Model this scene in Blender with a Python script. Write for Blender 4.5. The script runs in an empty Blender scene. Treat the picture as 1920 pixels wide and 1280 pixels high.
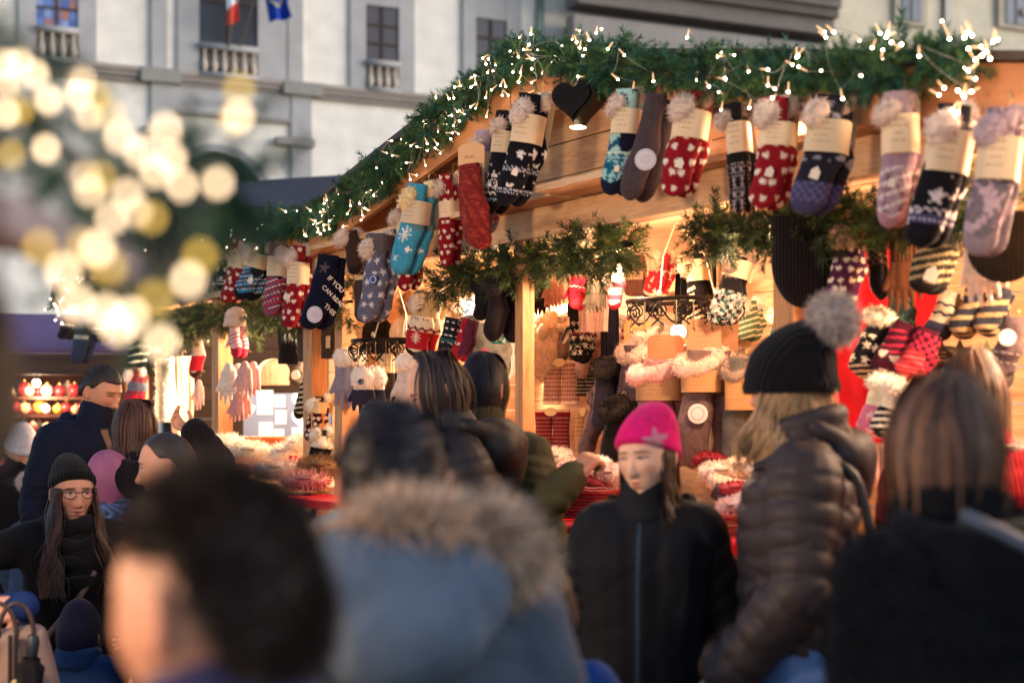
import bpy, math, random
import numpy as np
from mathutils import Vector, Matrix, Euler

R = math.radians
rnd = random.Random(7)
rng = np.random.default_rng(7)
SC = bpy.context.scene
COL = SC.collection

# ------------------------------------------------------------------ camera
F, CX, CY, CAMZ = 2666.667, 960.0, 795.0, 1.62
cam = bpy.data.cameras.new('camera')
cam_ob = bpy.data.objects.new('camera', cam)
COL.objects.link(cam_ob)
cam_ob.location = (0, 0, CAMZ)
cam_ob.rotation_euler = (R(90), 0, 0)
cam.lens = 50
cam.sensor_width = 36
cam.shift_y = (CY - 640) / 1920
cam.clip_start = 0.05
cam.clip_end = 500
cam.dof.use_dof = True
cam.dof.focus_distance = 6.1
cam.dof.aperture_fstop = 1.9
cam.dof.aperture_blades = 9
cam.dof.aperture_rotation = 0.3
SC.camera = cam_ob

# ------------------------------------------------------------------ dusk sky
world = bpy.data.worlds.new('World')
SC.world = world
world.use_nodes = True
wn = world.node_tree
sky = wn.nodes.new('ShaderNodeTexSky')
sky.sky_type = 'NISHITA'
sky.sun_disc = False
sky.sun_elevation = R(18)
sky.sun_rotation = math.atan2(.95, -.15)
sky.air_density = 1.0
sky.dust_density = 0.6
sky.ozone_density = 2.0
wn.links.new(sky.outputs[0], wn.nodes['Background'].inputs[0])
wn.nodes['Background'].inputs[1].default_value = 0.135
sun = bpy.data.lights.new('sun', 'SUN')
sun.energy = 1.75
sun.angle = R(60)
sun.color = (0.97, 0.95, 0.97)
sun_ob = bpy.data.objects.new('sun', sun)
COL.objects.link(sun_ob)
sun_ob.rotation_euler = Vector((-.95, .15, -.28)).to_track_quat('-Z', 'Y').to_euler()

SC.view_settings.view_transform = 'Standard'
SC.view_settings.look = 'None'
SC.view_settings.exposure = 0.85
SC.view_settings.gamma = 1.0
SC.view_settings.use_curve_mapping = False
SC.render.engine = 'CYCLES'
SC.cycles.use_denoising = True
SC.cycles.sample_clamp_indirect = 4.0
SC.cycles.sample_clamp_direct = 0.0
SC.cycles.max_bounces = 5
SC.cycles.diffuse_bounces = 3
SC.cycles.glossy_bounces = 2
SC.cycles.transmission_bounces = 3
SC.cycles.transparent_max_bounces = 4

# ------------------------------------------------------------------ frames
def W(px, py, d):
    return Vector(((px - CX) / F * d, d, CAMZ + (CY - py) / F * d))

TH = math.atan2(1810, F)
HR = Vector((math.sin(TH), -math.cos(TH), 0))      # along the stall front, towards the camera
HI = Vector((math.cos(TH), math.sin(TH), 0))       # into the stall
P0 = Vector((40 / F * 5.65, 5.65, 0))
HYAW = math.atan2(HR.y, HR.x)
HM = Matrix.Translation(P0) @ Matrix.Rotation(HYAW, 4, 'Z')

def HL(s, y, z):
    return P0 + HR * s + HI * y + Vector((0, 0, z))

def H(px, py, y):
    """photo pixel -> (s, y, z) on the plane y metres inside the stall front, and depth"""
    d = Vector(((px - CX) / F, 1, 0))
    t = (y + P0.dot(HI)) / d.dot(HI)
    s = (d * t - P0).dot(HR)
    return s, y, CAMZ + (CY - py) / F * t, t

def HW(px, py, y):
    s, y, z, t = H(px, py, y)
    return HL(s, y, z), t

def srgb(*c):
    if len(c) == 1:
        h = c[0]
        c = (int(h[0:2], 16), int(h[2:4], 16), int(h[4:6], 16))
    o = []
    for v in c:
        v = v / 255
        o.append(v / 12.92 if v <= .04045 else ((v + .055) / 1.055) ** 2.4)
    return np.array(o)

# ------------------------------------------------------------------ mesh gathering
class MB:
    def __init__(self):
        self.v, self.q, self.t, self.c, self.n = [], [], [], [], 0

    def add(self, V, Fq, col=(.5, .5, .5)):
        V = np.asarray(V, dtype=np.float64).reshape(-1, 3)
        Fq = np.asarray(Fq, dtype=np.int64)
        col = np.asarray(col, dtype=np.float64)
        if col.ndim == 1:
            col = np.tile(col[None, :3], (len(V), 1))
        self.v.append(V)
        self.c.append(col)
        if Fq.size:
            (self.q if Fq.shape[1] == 4 else self.t).append(Fq + self.n)
        self.n += len(V)
        return self

    def addm(self, M, V, Fq, col=(.5, .5, .5)):
        return self.add(xf(M, V), Fq, col)

    def box(self, lo, hi, col=(.5, .5, .5), M=None):
        x0, y0, z0 = lo
        x1, y1, z1 = hi
        V = np.array([(x0, y0, z0), (x1, y0, z0), (x1, y1, z0), (x0, y1, z0), (x0, y0, z1), (x1, y0, z1), (x1, y1, z1), (x0, y1, z1)], float)
        if M is not None:
            V = xf(M, V)
        return self.add(V, [(0, 3, 2, 1), (4, 5, 6, 7), (0, 1, 5, 4), (1, 2, 6, 5), (2, 3, 7, 6), (3, 0, 4, 7)], col)

    def tube(self, pts, r, n=6, col=(.5, .5, .5), closed=False):
        V, Q = tube(pts, r, n, closed)
        return self.add(V, Q, col)

    def arrays(self):
        V = np.concatenate(self.v)
        C = np.concatenate(self.c)
        Q = np.concatenate(self.q) if self.q else np.zeros((0, 4), int)
        T = np.concatenate(self.t) if self.t else np.zeros((0, 3), int)
        return V, Q, T, C

    def mesh(self, name, mat=None, smooth=True):
        V, Q, T, C = self.arrays()
        me = bpy.data.meshes.new(name)
        nq, nt = len(Q), len(T)
        me.vertices.add(len(V))
        me.vertices.foreach_set('co', V.astype(np.float32).ravel())
        me.loops.add(nq * 4 + nt * 3)
        me.loops.foreach_set('vertex_index', np.concatenate([Q.ravel(), T.ravel()]).astype(np.int32))
        me.polygons.add(nq + nt)
        ls = np.concatenate([np.arange(nq) * 4, nq * 4 + np.arange(nt) * 3]).astype(np.int32)
        me.polygons.foreach_set('loop_start', ls)
        me.update(calc_edges=True)
        a = me.color_attributes.new('Col', 'FLOAT_COLOR', 'POINT')
        a.data.foreach_set('color', np.concatenate([C, np.ones((len(C), 1))], 1).astype(np.float32).ravel())
        me.polygons.foreach_set('use_smooth', np.full(nq + nt, bool(smooth)))
        if mat is not None:
            me.materials.append(mat)
        return me

    def build(self, name, mat, parent=None, smooth=True, M=None):
        ob = bpy.data.objects.new(name, self.mesh(name, mat, smooth))
        COL.objects.link(ob)
        if M is not None:
            ob.matrix_world = M
        if parent is not None:
            ob.parent = parent
        return ob

def xf(M, V):
    A = np.array(M)
    return np.asarray(V) @ A[:3, :3].T + A[:3, 3]

def tube(pts, r, n=6, closed=False):
    P = np.array([tuple(p) for p in pts], float)
    m = len(P)
    r = np.broadcast_to(np.asarray(r, float), (m,))
    T = np.gradient(P, axis=0)
    if closed:
        T = np.roll(P, -1, 0) - np.roll(P, 1, 0)
    T /= np.linalg.norm(T, axis=1)[:, None] + 1e-12
    up = np.array([0, 0, 1.]) if abs(T[:, 2].mean()) < .8 else np.array([0, 1., 0])
    X = np.cross(T, up)
    X /= np.linalg.norm(X, axis=1)[:, None] + 1e-12
    Y = np.cross(T, X)
    a = np.linspace(0, 2 * np.pi, n, endpoint=False)
    V = P[:, None, :] + r[:, None, None] * (np.cos(a)[None, :, None] * X[:, None, :] + np.sin(a)[None, :, None] * Y[:, None, :])
    V = V.reshape(-1, 3)
    Q = []
    for i in range(m if closed else m - 1):
        i2 = (i + 1) % m
        for j in range(n):
            j2 = (j + 1) % n
            Q.append((i * n + j, i * n + j2, i2 * n + j2, i2 * n + j))
    return V, np.array(Q)

def grid_faces(nu, nv, wrap=True):
    """rows nv, columns nu (wrapped in u)"""
    j, i = np.meshgrid(np.arange(nv - 1), np.arange(nu if wrap else nu - 1), indexing='ij')
    i2 = (i + 1) % nu
    return np.stack([j * nu + i, j * nu + i2, (j + 1) * nu + i2, (j + 1) * nu + i], -1).reshape(-1, 4)

def sphere(c, r, nu=16, nv=10):
    r = np.broadcast_to(np.asarray(r, float), (3,))
    th = np.linspace(0, 2 * np.pi, nu, endpoint=False)
    ph = np.linspace(0.02, np.pi - 0.02, nv)
    P, T = np.meshgrid(ph, th, indexing='ij')
    V = np.stack([np.sin(P) * np.cos(T), np.sin(P) * np.sin(T), -np.cos(P)], -1).reshape(-1, 3)
    return V * r + np.asarray(tuple(c)), grid_faces(nu, nv)

def capsule(p0, r0, p1, r1, n=14):
    p0, p1 = np.array(p0, float), np.array(p1, float)
    d = p1 - p0
    L = np.linalg.norm(d)
    d = d / L if L > 1e-9 else np.array([0, 0, 1.])
    rows = []
    for a in np.linspace(-np.pi / 2 + .05, 0, 4):
        rows.append((p0 + d * r0 * math.sin(a), r0 * math.cos(a)))
    for a in np.linspace(0, np.pi / 2 - .05, 4):
        rows.append((p1 + d * r1 * math.sin(a), r1 * math.cos(a)))
    up = np.array([0, 0, 1.]) if abs(d[2]) < .9 else np.array([1., 0, 0])
    x = np.cross(d, up); x /= np.linalg.norm(x)
    y = np.cross(d, x)
    a = np.linspace(0, 2 * np.pi, n, endpoint=False)
    V = np.concatenate([c + r * (np.cos(a)[:, None] * x + np.sin(a)[:, None] * y) for c, r in rows])
    Q = grid_faces(n, len(rows))[:, ::-1]
    e = len(V)
    V = np.concatenate([V, [rows[0][0]], [rows[-1][0]]])
    b = (len(rows) - 1) * n
    T = [(e, (i + 1) % n, i) for i in range(n)] + [(e + 1, b + i, b + (i + 1) % n) for i in range(n)]
    return V, Q, np.array(T)[:, ::-1]

def blob(caps, voxel=.014, smooth=4):
    """one continuous surface grown from tapered limbs: (p0, r0, p1, r1)"""
    mb = MB()
    for c in caps:
        V, Q, T = capsule(*c)
        n0 = mb.n
        mb.add(V, Q)
        mb.t.append(T + n0)
    me = mb.mesh('tmp')
    ob = bpy.data.objects.new('tmp', me)
    COL.objects.link(ob)
    m = ob.modifiers.new('r', 'REMESH')
    m.mode = 'VOXEL'
    m.voxel_size = voxel
    if smooth:
        s = ob.modifiers.new('s', 'SMOOTH')
        s.factor = .5
        s.iterations = smooth
    dg = bpy.context.evaluated_depsgraph_get()
    ev = ob.evaluated_get(dg)
    em = ev.to_mesh()
    nv, npl = len(em.vertices), len(em.polygons)
    V = np.zeros(nv * 3, np.float32)
    em.vertices.foreach_get('co', V)
    tot = np.zeros(npl, np.int32)
    em.polygons.foreach_get('loop_total', tot)
    L = np.zeros(len(em.loops), np.int32)
    em.loops.foreach_get('vertex_index', L)
    Nn = np.zeros(nv * 3, np.float32)
    em.vertices.foreach_get('normal', Nn)
    if (tot == 4).all():
        Q = L.reshape(-1, 4)
    else:
        st = np.concatenate([[0], np.cumsum(tot)[:-1]])
        Q = np.stack([L[st[tot == 4] + k] for k in range(4)], -1)
    ev.to_mesh_clear()
    bpy.data.objects.remove(ob)
    bpy.data.meshes.remove(me)
    return V.reshape(-1, 3).astype(float), Q.astype(int), Nn.reshape(-1, 3).astype(float)

def vnoise(P, f, seed=0, octaves=3):
    """cheap smooth noise in -1..1 from sums of sines"""
    r = np.random.default_rng(seed + 11)
    out = np.zeros(len(P))
    amp, tot = 1., 0.
    for o in range(octaves):
        s = 0
        for k in range(4):
            d = r.normal(size=3)
            d /= np.linalg.norm(d)
            s = s + np.sin(P @ d * f * (2 ** o) * r.uniform(.7, 1.3) + r.uniform(0, 6.28))
        out += amp * s / 4
        tot += amp
        amp *= .55
    return out / tot * 1.6

def fur(P, N, length, width, col, down=.3, jit=.6, seed=0, cj=.15):
    """hairs: one thin triangle each"""
    r = np.random.default_rng(seed)
    n = len(P)
    D = N + r.normal(size=(n, 3)) * jit
    D[:, 2] -= down
    D /= np.linalg.norm(D, axis=1)[:, None]
    S = np.cross(D, r.normal(size=(n, 3)))
    S /= np.linalg.norm(S, axis=1)[:, None] + 1e-9
    ln = length * r.uniform(.6, 1.25, n)[:, None]
    V = np.stack([P - S * width / 2, P + S * width / 2, P + D * ln], 1).reshape(-1, 3)
    T = np.arange(n * 3).reshape(-1, 3)
    c = np.asarray(col, float)
    if c.ndim == 1:
        c = np.tile(c, (n, 1))
    c = np.clip(c * (1 + r.normal(size=(n, 1)) * cj), 0, 1)
    return V, T, np.repeat(c, 3, 0)

def surf_points(V, Q, n, seed=0):
    r = np.random.default_rng(seed)
    A, B, C, D = V[Q[:, 0]], V[Q[:, 1]], V[Q[:, 2]], V[Q[:, 3]]
    nn = np.cross(C - A, D - B)
    ar = np.linalg.norm(nn, axis=1) + 1e-12
    k = r.choice(len(Q), n, p=ar / ar.sum())
    u, w = r.random((n, 1)), r.random((n, 1))
    P = (A[k] * (1 - u) + B[k] * u) * (1 - w) + (D[k] * (1 - u) + C[k] * u) * w
    return P, nn[k] / ar[k][:, None]

# ------------------------------------------------------------------ things and tags
def tag(o, label, cat, group=None, kind=None):
    o['label'] = label
    o['category'] = cat
    if group:
        o['group'] = group
    if kind:
        o['kind'] = kind
    return o

def thing(name, label, cat, M=None, group=None):
    o = bpy.data.objects.new(name, None)
    COL.objects.link(o)
    o.empty_display_size = .1
    if M is not None:
        o.matrix_world = M
    return tag(o, label, cat, group)

def struct(o, label=None):
    o['kind'] = 'structure'
    if label:
        o['label'] = label
    return o

def copy_tree(o, parent=None):
    c = o.copy()
    COL.objects.link(c)
    if parent is not None:
        c.parent = parent
    for ch in list(o.children):
        copy_tree(ch, c)
    return c

# ------------------------------------------------------------------ materials
def new_mat(name):
    m = bpy.data.materials.new(name)
    m.use_nodes = True
    nt = m.node_tree
    return m, nt, nt.nodes['Principled BSDF']

def col_mat(name, rough=.8, bump=0., bscale=200., var=.12, vscale=30., sheen=0., spec=.3, metal=0., sss=0., wave=None, coat=0., trans=0.):
    """colour from the mesh's own painted colour, with fine variation and relief"""
    m, nt, b = new_mat(name)
    L = nt.links.new
    a = nt.nodes.new('ShaderNodeAttribute')
    a.attribute_name = 'Col'
    tc = nt.nodes.new('ShaderNodeTexCoord')
    n = nt.nodes.new('ShaderNodeTexNoise')
    n.inputs['Scale'].default_value = vscale
    n.inputs['Detail'].default_value = 4
    L(tc.outputs['Object'], n.inputs['Vector'])
    mr = nt.nodes.new('ShaderNodeMapRange')
    mr.inputs[1].default_value = .3
    mr.inputs[2].default_value = .7
    mr.inputs[3].default_value = 1 - var
    mr.inputs[4].default_value = 1 + var
    L(n.outputs['Fac'], mr.inputs[0])
    mul = nt.nodes.new('ShaderNodeVectorMath')
    mul.operation = 'SCALE'
    L(a.outputs['Color'], mul.inputs[0])
    L(mr.outputs[0], mul.inputs['Scale'])
    L(mul.outputs[0], b.inputs['Base Color'])
    b.inputs['Roughness'].default_value = rough
    b.inputs['Specular IOR Level'].default_value = spec
    b.inputs['Metallic'].default_value = metal
    b.inputs['Sheen Weight'].default_value = sheen
    b.inputs['Coat Weight'].default_value = coat
    if trans:
        b.inputs['Transmission Weight'].default_value = trans
    if sss:
        b.inputs['Subsurface Weight'].default_value = sss
        b.inputs['Subsurface Radius'].default_value = (.012, .005, .003)
        b.inputs['Subsurface Scale'].default_value = 1.0
    if bump:
        bp = nt.nodes.new('ShaderNodeBump')
        bp.inputs['Strength'].default_value = bump
        bp.inputs['Distance'].default_value = .004
        n2 = nt.nodes.new('ShaderNodeTexNoise')
        n2.inputs['Scale'].default_value = bscale
        n2.inputs['Detail'].default_value = 3
        L(tc.outputs['Object'], n2.inputs['Vector'])
        src = n2.outputs['Fac']
        if wave:
            w = nt.nodes.new('ShaderNodeTexWave')
            w.bands_direction = 'X'
            w.inputs['Scale'].default_value = wave
            w.inputs['Distortion'].default_value = 1.
            L(tc.outputs['Object'], w.inputs['Vector'])
            ad = nt.nodes.new('ShaderNodeMath')
            L(w.outputs['Fac'], ad.inputs[0])
            L(n2.outputs['Fac'], ad.inputs[1])
            src = ad.outputs[0]
        L(src, bp.inputs['Height'])
        L(bp.outputs[0], b.inputs['Normal'])
    return m

def wood_mat(name, c1, c2, axis='X', scale=6., rough=.65, plank=0.):
    m, nt, b = new_mat(name)
    L = nt.links.new
    tc = nt.nodes.new('ShaderNodeTexCoord')
    mp = nt.nodes.new('ShaderNodeMapping')
    st = {'X': (.12, 1, 1), 'Y': (1, .12, 1), 'Z': (1, 1, .12)}[axis]
    mp.inputs['Scale'].default_value = [s * scale for s in st]
    L(tc.outputs['Object'], mp.inputs['Vector'])
    n = nt.nodes.new('ShaderNodeTexNoise')
    n.inputs['Scale'].default_value = 3.
    n.inputs['Detail'].default_value = 8
    n.inputs['Roughness'].default_value = .65
    n.inputs['Distortion'].default_value = 1.2
    L(mp.outputs[0], n.inputs['Vector'])
    n2 = nt.nodes.new('ShaderNodeTexNoise')
    n2.inputs['Scale'].default_value = 22.
    n2.inputs['Detail'].default_value = 4
    L(mp.outputs[0], n2.inputs['Vector'])
    ad = nt.nodes.new('ShaderNodeMath')
    ad.operation = 'MULTIPLY_ADD'
    ad.inputs[1].default_value = .35
    L(n2.outputs['Fac'], ad.inputs[0])
    L(n.outputs['Fac'], ad.inputs[2])
    cr = nt.nodes.new('ShaderNodeValToRGB')
    cr.color_ramp.elements[0].position = .45
    cr.color_ramp.elements[1].position = .85
    cr.color_ramp.elements[0].color = (*c1, 1)
    cr.color_ramp.elements[1].color = (*c2, 1)
    L(ad.outputs[0], cr.inputs[0])
    # knots
    v = nt.nodes.new('ShaderNodeTexVoronoi')
    v.inputs['Scale'].default_value = 1.1
    mp2 = nt.nodes.new('ShaderNodeMapping')
    mp2.inputs['Scale'].default_value = [s ** .5 * scale * .5 for s in st]
    L(tc.outputs['Object'], mp2.inputs['Vector'])
    L(mp2.outputs[0], v.inputs['Vector'])
    kr = nt.nodes.new('ShaderNodeMapRange')
    kr.inputs[1].default_value = .05
    kr.inputs[2].default_value = .13
    kr.inputs[3].default_value = .35
    kr.inputs[4].default_value = 1
    L(v.outputs['Distance'], kr.inputs[0])
    mx = nt.nodes.new('ShaderNodeVectorMath')
    mx.operation = 'SCALE'
    L(cr.outputs[0], mx.inputs[0])
    L(kr.outputs[0], mx.inputs['Scale'])
    L(mx.outputs[0], b.inputs['Base Color'])
    b.inputs['Roughness'].default_value = rough
    bp = nt.nodes.new('ShaderNodeBump')
    bp.inputs['Strength'].default_value = .25
    bp.inputs['Distance'].default_value = .003
    L(ad.outputs[0], bp.inputs['Height'])
    L(bp.outputs[0], b.inputs['Normal'])
    return m

def emit_mat(name, col, strength):
    m, nt, b = new_mat(name)
    b.inputs['Base Color'].default_value = (*col, 1)
    b.inputs['Emission Color'].default_value = (*col, 1)
    b.inputs['Emission Strength'].default_value = strength
    return m

M_KNIT = col_mat('knit', .95, .5, 260, .14, 60, sheen=.08, spec=.1)
M_RIB = col_mat('ribbed_knit', .95, .8, 200, .12, 40, sheen=.08, spec=.1, wave=28)
M_FUR = col_mat('fur', .9, .0, 100, .12, 50, sheen=.05, spec=.1)
M_PAPER = col_mat('card', .6, .06, 300, .04, 12, spec=.3)
M_PLASTIC = col_mat('plastic', .35, 0, 1, .03, 10, spec=.5)
M_METAL = col_mat('iron', .4, .2, 150, .15, 40, metal=.8)
M_STONE = col_mat('stone', .9, .4, 9, .10, 1.7, spec=.2)
M_SKIN = col_mat('skin', .5, .12, 420, .07, 35, spec=.35, sss=.15)
M_HAIR = col_mat('hair', .5, .3, 300, .2, 40, spec=.4)
M_CLOTH = col_mat('cloth', .9, .5, 240, .14, 18, sheen=.04, spec=.15)
M_SHELL = col_mat('jacket_shell', .78, .5, 90, .16, 14, spec=.18)
M_PUFF = col_mat('puffer', .6, .3, 40, .12, 20, spec=.35)
M_NEEDLE = col_mat('needles', .6, 0, 1, .15, 20, spec=.35)
M_WICKER = col_mat('wicker', .6, .4, 150, .2, 60, spec=.35)
M_LEATHER = col_mat('leather', .45, .3, 180, .12, 25, spec=.45)
M_PINE = wood_mat('pine', srgb('bd865a'), srgb('e6bf92'), 'X', 6)
M_PINEZ = wood_mat('pine_upright', srgb('a5673a'), srgb('d89f66'), 'Z', 6)
M_PINEY = wood_mat('pine_side', srgb('bd865a'), srgb('e6bf92'), 'Y', 6)
M_PLY = wood_mat('orange_board', srgb('b46f40'), srgb('d2905c'), 'X', 5, .6)
M_RED_WOOD = wood_mat('stained_wood', srgb('4a2318'), srgb('6a3826'), 'X', 5)
M_DARKWOOD = wood_mat('dark_roof_wood', srgb('2e221c'), srgb('4a372c'), 'X', 5)
M_BULB = emit_mat('warm_bulb', (1.0, .78, .55), 48)
M_BULB_DIM = emit_mat('dim_bulb', (1.0, .62, .10), 1.5)
M_GLOW = emit_mat('glowing_lamp', (1.0, .72, .42), 14)
M_NEAR = emit_mat('near_bulb', (1.0, .70, .42), 4.6)
# ================================================================== SETTING
def ground_mat():
    m, nt, b = new_mat('paving')
    L = nt.links.new
    tc = nt.nodes.new('ShaderNodeTexCoord')
    br = nt.nodes.new('ShaderNodeTexBrick')
    br.inputs['Scale'].default_value = 1.6
    br.inputs['Color1'].default_value = (.16, .14, .13, 1)
    br.inputs['Color2'].default_value = (.22, .19, .17, 1)
    br.inputs['Mortar'].default_value = (.06, .055, .05, 1)
    br.inputs['Mortar Size'].default_value = .012
    L(tc.outputs['Object'], br.inputs['Vector'])
    n = nt.nodes.new('ShaderNodeTexNoise')
    n.inputs['Scale'].default_value = 3
    n.inputs['Detail'].default_value = 6
    L(tc.outputs['Object'], n.inputs['Vector'])
    mx = nt.nodes.new('ShaderNodeMix')
    mx.data_type = 'RGBA'
    mx.blend_type = 'MULTIPLY'
    mx.inputs[0].default_value = .5
    L(br.outputs['Color'], mx.inputs[6])
    L(n.outputs['Color'], mx.inputs[7])
    L(mx.outputs[2], b.inputs['Base Color'])
    b.inputs['Roughness'].default_value = .7
    return m

g = MB().add([(-120, -40, 0), (120, -40, 0), (120, 200, 0), (-120, 200, 0)], [(0, 1, 2, 3)]).build('ground', ground_mat())
struct(g)
rc = MB().box((-7.2, 8.2, .004), (-3.2, 15.5, .012), srgb('c01824')).build('red_carpet', M_CLOTH)
struct(rc)

# ---------------------------------------------------------------- palace across the square
PHI = math.atan((7190 - CX) / F)
FE = Vector((math.sin(PHI), math.cos(PHI), 0))
FN = Vector((math.cos(PHI), -math.sin(PHI), 0))
FP = Vector(((400 - CX) / F * 40, 40, 0))
FM = Matrix.Translation(FP) @ Matrix.Rotation(math.atan2(FE.y, FE.x), 4, 'Z')   # local x along facade, -y to the camera

def FF(px, py):
    d = Vector(((px - CX) / F, 1, 0))
    t = FP.dot(FN) / d.dot(FN)
    return (d * t - FP).dot(FE), CAMZ + (CY - py) / F * t

def frect(mb, x0, y0, x1, y1, out0, out1, col):
    xm, ym = (x0 + x1) / 2, (y0 + y1) / 2
    a0, _ = FF(x0, ym)
    a1, _ = FF(x1, ym)
    _, z1 = FF(xm, y0)
    _, z0 = FF(xm, y1)
    mb.box((a0, -out1, z0), (a1, -out0, z1), col)
    return a0, a1, z0, z1

CREAM = srgb('e2d9cc')
GREY = srgb('a6a2a0')
GREY2 = srgb('8d8881')
DARKW = srgb('2a2a33')
palace = thing('palazzo', 'long pale plastered palazzo with grey stone window surrounds and balustrades across the square', 'building', FM)
aL, _ = FF(-260, 100)
aR, _ = FF(1560, 100)
MB().box((aL, 0, 0), (aR, 9, 16.5), CREAM).build('wall', M_STONE, palace, False)
# cornice string course, plinth blocks and pilasters
m = MB()
a0, _ = FF(-200, 0); a1, _ = FF(1500, 0)
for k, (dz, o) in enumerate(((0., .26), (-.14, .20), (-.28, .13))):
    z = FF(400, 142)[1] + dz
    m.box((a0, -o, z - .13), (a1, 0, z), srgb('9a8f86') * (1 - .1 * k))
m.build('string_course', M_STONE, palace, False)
def pil(x0, x1, y0, y1, out=.14, col=GREY):
    mb = MB()
    frect(mb, x0, y0, x1, y1, 0, out, col)
    mb.build('pilaster', M_STONE, palace, False)
for x0, x1, y0, y1 in ((283, 312, -260, 138), (538, 566, -260, 165), (283, 328, 158, 520), (545, 582, 180, 520)):
    pil(x0, x1, y0, y1)
for x0, x1, y0, y1 in ((262, 336, 132, 158), (528, 600, 158, 182), (515, 585, 262, 276), (268, 330, 240, 254)):
    mb = MB()
    frect(mb, x0, y0, x1, y1, 0, .30, GREY2)
    mb.build('capital', M_STONE, palace, False)
mb = MB()
frect(mb, 328, 168, 545, 222, 0, .10, GREY)
frect(mb, 328, 217, 545, 224, .0, .16, GREY2)
mb.build('entablature', M_STONE, palace, False)
# inscription on the portal: worn, unreadable strokes
mb = MB()
xx = 365
while xx < 500:
    w = rnd.uniform(4, 9)
    frect(mb, xx, 186 + (xx - 365) * .07, xx + w, 200 + (xx - 365) * .07, .1, .112, GREY * .8)
    xx += w + rnd.uniform(3, 5)
mb.build('inscription', M_STONE, palace, False)
# arch with dark doorway
ac, az = FF(402, 385)
ar = FF(497, 385)[0] - ac
mb = MB()
th = np.linspace(0, np.pi, 25)
ring = [(ac + ar * math.cos(t), -.06, az + ar * math.sin(t)) for t in th]
V = [(ac + ar, -.06, 0)] + ring + [(ac - ar, -.06, 0)]
V = np.array(V)
V2 = V.copy(); V2[:, 1] = 1.0
for i in range(len(V) - 1):
    pass
n = len(V)
cen = np.array([(ac, -.06, az * .5)])
mb.add(np.concatenate([V, cen]), [(i + 1, i, n) for i in range(n - 1)], srgb('1d1a17'))
mb.build('doorway', M_STONE, palace, False)
mb = MB()
for i in range(len(ring) - 1):
    p, q = np.array(ring[i]), np.array(ring[i + 1])
    c = np.array((ac, -.06, az))
    P = [p, c + (p - c) * 1.16, c + (q - c) * 1.16, q]
    Pf = [(x[0], -.28, x[2]) for x in P]
    Pb = [(x[0], 0, x[2]) for x in P]
    mb.add(Pf + Pb, [(0, 1, 2, 3), (1, 5, 6, 2), (0, 3, 7, 4)], GREY * (1 - .06 * (i % 2)))
mb.build('arch', M_STONE, palace, False)

def fwindow(x0, x1, ytop, ysill, ybal, fx0, fx1, glass, painted_reflection=False):
    w = MB()
    # surround: two jambs, lintel and the apron down to the string course
    frect(w, fx0, ytop - 130, x0, ybal, 0, .12, GREY)
    frect(w, x1, ytop - 130, fx1, ybal, 0, .12, GREY)
    frect(w, x0, ytop - 50, x1, ytop, 0, .11, GREY * .95)
    wf = w.build('window', M_STONE, palace, False)
    mb = MB()
    a0, a1, z0, z1 = frect(mb, x0, ytop, x1, ysill, .01, .05, glass)
    if painted_reflection:  # reflections in the glass painted as blue and reddish panes
        for i in range(5):
            for k in range(6):
                u0, u1 = a0 + (a1 - a0) * i / 5, a0 + (a1 - a0) * (i + 1) / 5
                q0, q1 = z0 + (z1 - z0) * k / 6, z0 + (z1 - z0) * (k + 1) / 6
                c = [srgb('5c77b0'), srgb('7a8fb8'), srgb('a56a58'), srgb('4a5f95'), srgb('8d7fa0')][(i * 7 + k * 3 + i * k) % 5]
                mb.box((u0, -.06, q0), (u1 - .03, -.052, q1 - .03), c)
    mb.build('pane', M_PLASTIC, wf, False)
    mb = MB()
    mb.box(((a0 + a1) / 2 - .04, -.1, z0), ((a0 + a1) / 2 + .04, -.055, z1), srgb('4a3d38'))
    for f in (.33, .66):
        mb.box((a0, -.095, z0 + (z1 - z0) * f - .03), (a1, -.056, z0 + (z1 - z0) * f + .03), srgb('4a3d38'))
    mb.build('sash', M_STONE, wf, False)
    # balustrade
    mb = MB()
    _, zb = FF((x0 + x1) / 2, ybal)
    mb.box((a0, -.3, z0 - .14), (a1, -.06, z0 + .02), GREY * .9)
    mb.box((a0, -.3, zb), (a1, -.06, zb + .12), GREY * .9)
    mb.box((a0, -.09, zb + .12), (a1, -.012, z0 - .14), srgb('857a72'))
    nb = max(4, round((a1 - a0) / .26))
    for i in range(nb):
        x = a0 + (a1 - a0) * (i + .5) / nb
        h = z0 - .14 - zb - .12
        zs = np.linspace(0, 1, 9)
        rr = .035 + .06 * np.exp(-((zs - .3) / .2) ** 2) + .02 * (zs > .9)
        mb.tube([(x, -.18, zb + .12 + h * t) for t in zs], rr, 8, srgb('c2b2a2'))
    mb.build('balustrade', M_STONE, wf)
    return wf
fwindow(67, 146, -60, 56, 122, 34, 180, srgb('55689a'), True)
fwindow(372, 482, -160, 90, 150, 332, 536, DARKW)
fwindow(684, 746, 14, 119, 176, 655, 775, srgb('3d3438'))
fwindow(890, 948, 38, 142, 200, 866, 975, srgb('3d3438'))
mb = MB()
frect(mb, 1004, -260, 1016, 170, .02, .16, srgb('6e7a74'))
mb.build('drainpipe', M_METAL, palace, False)

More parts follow.
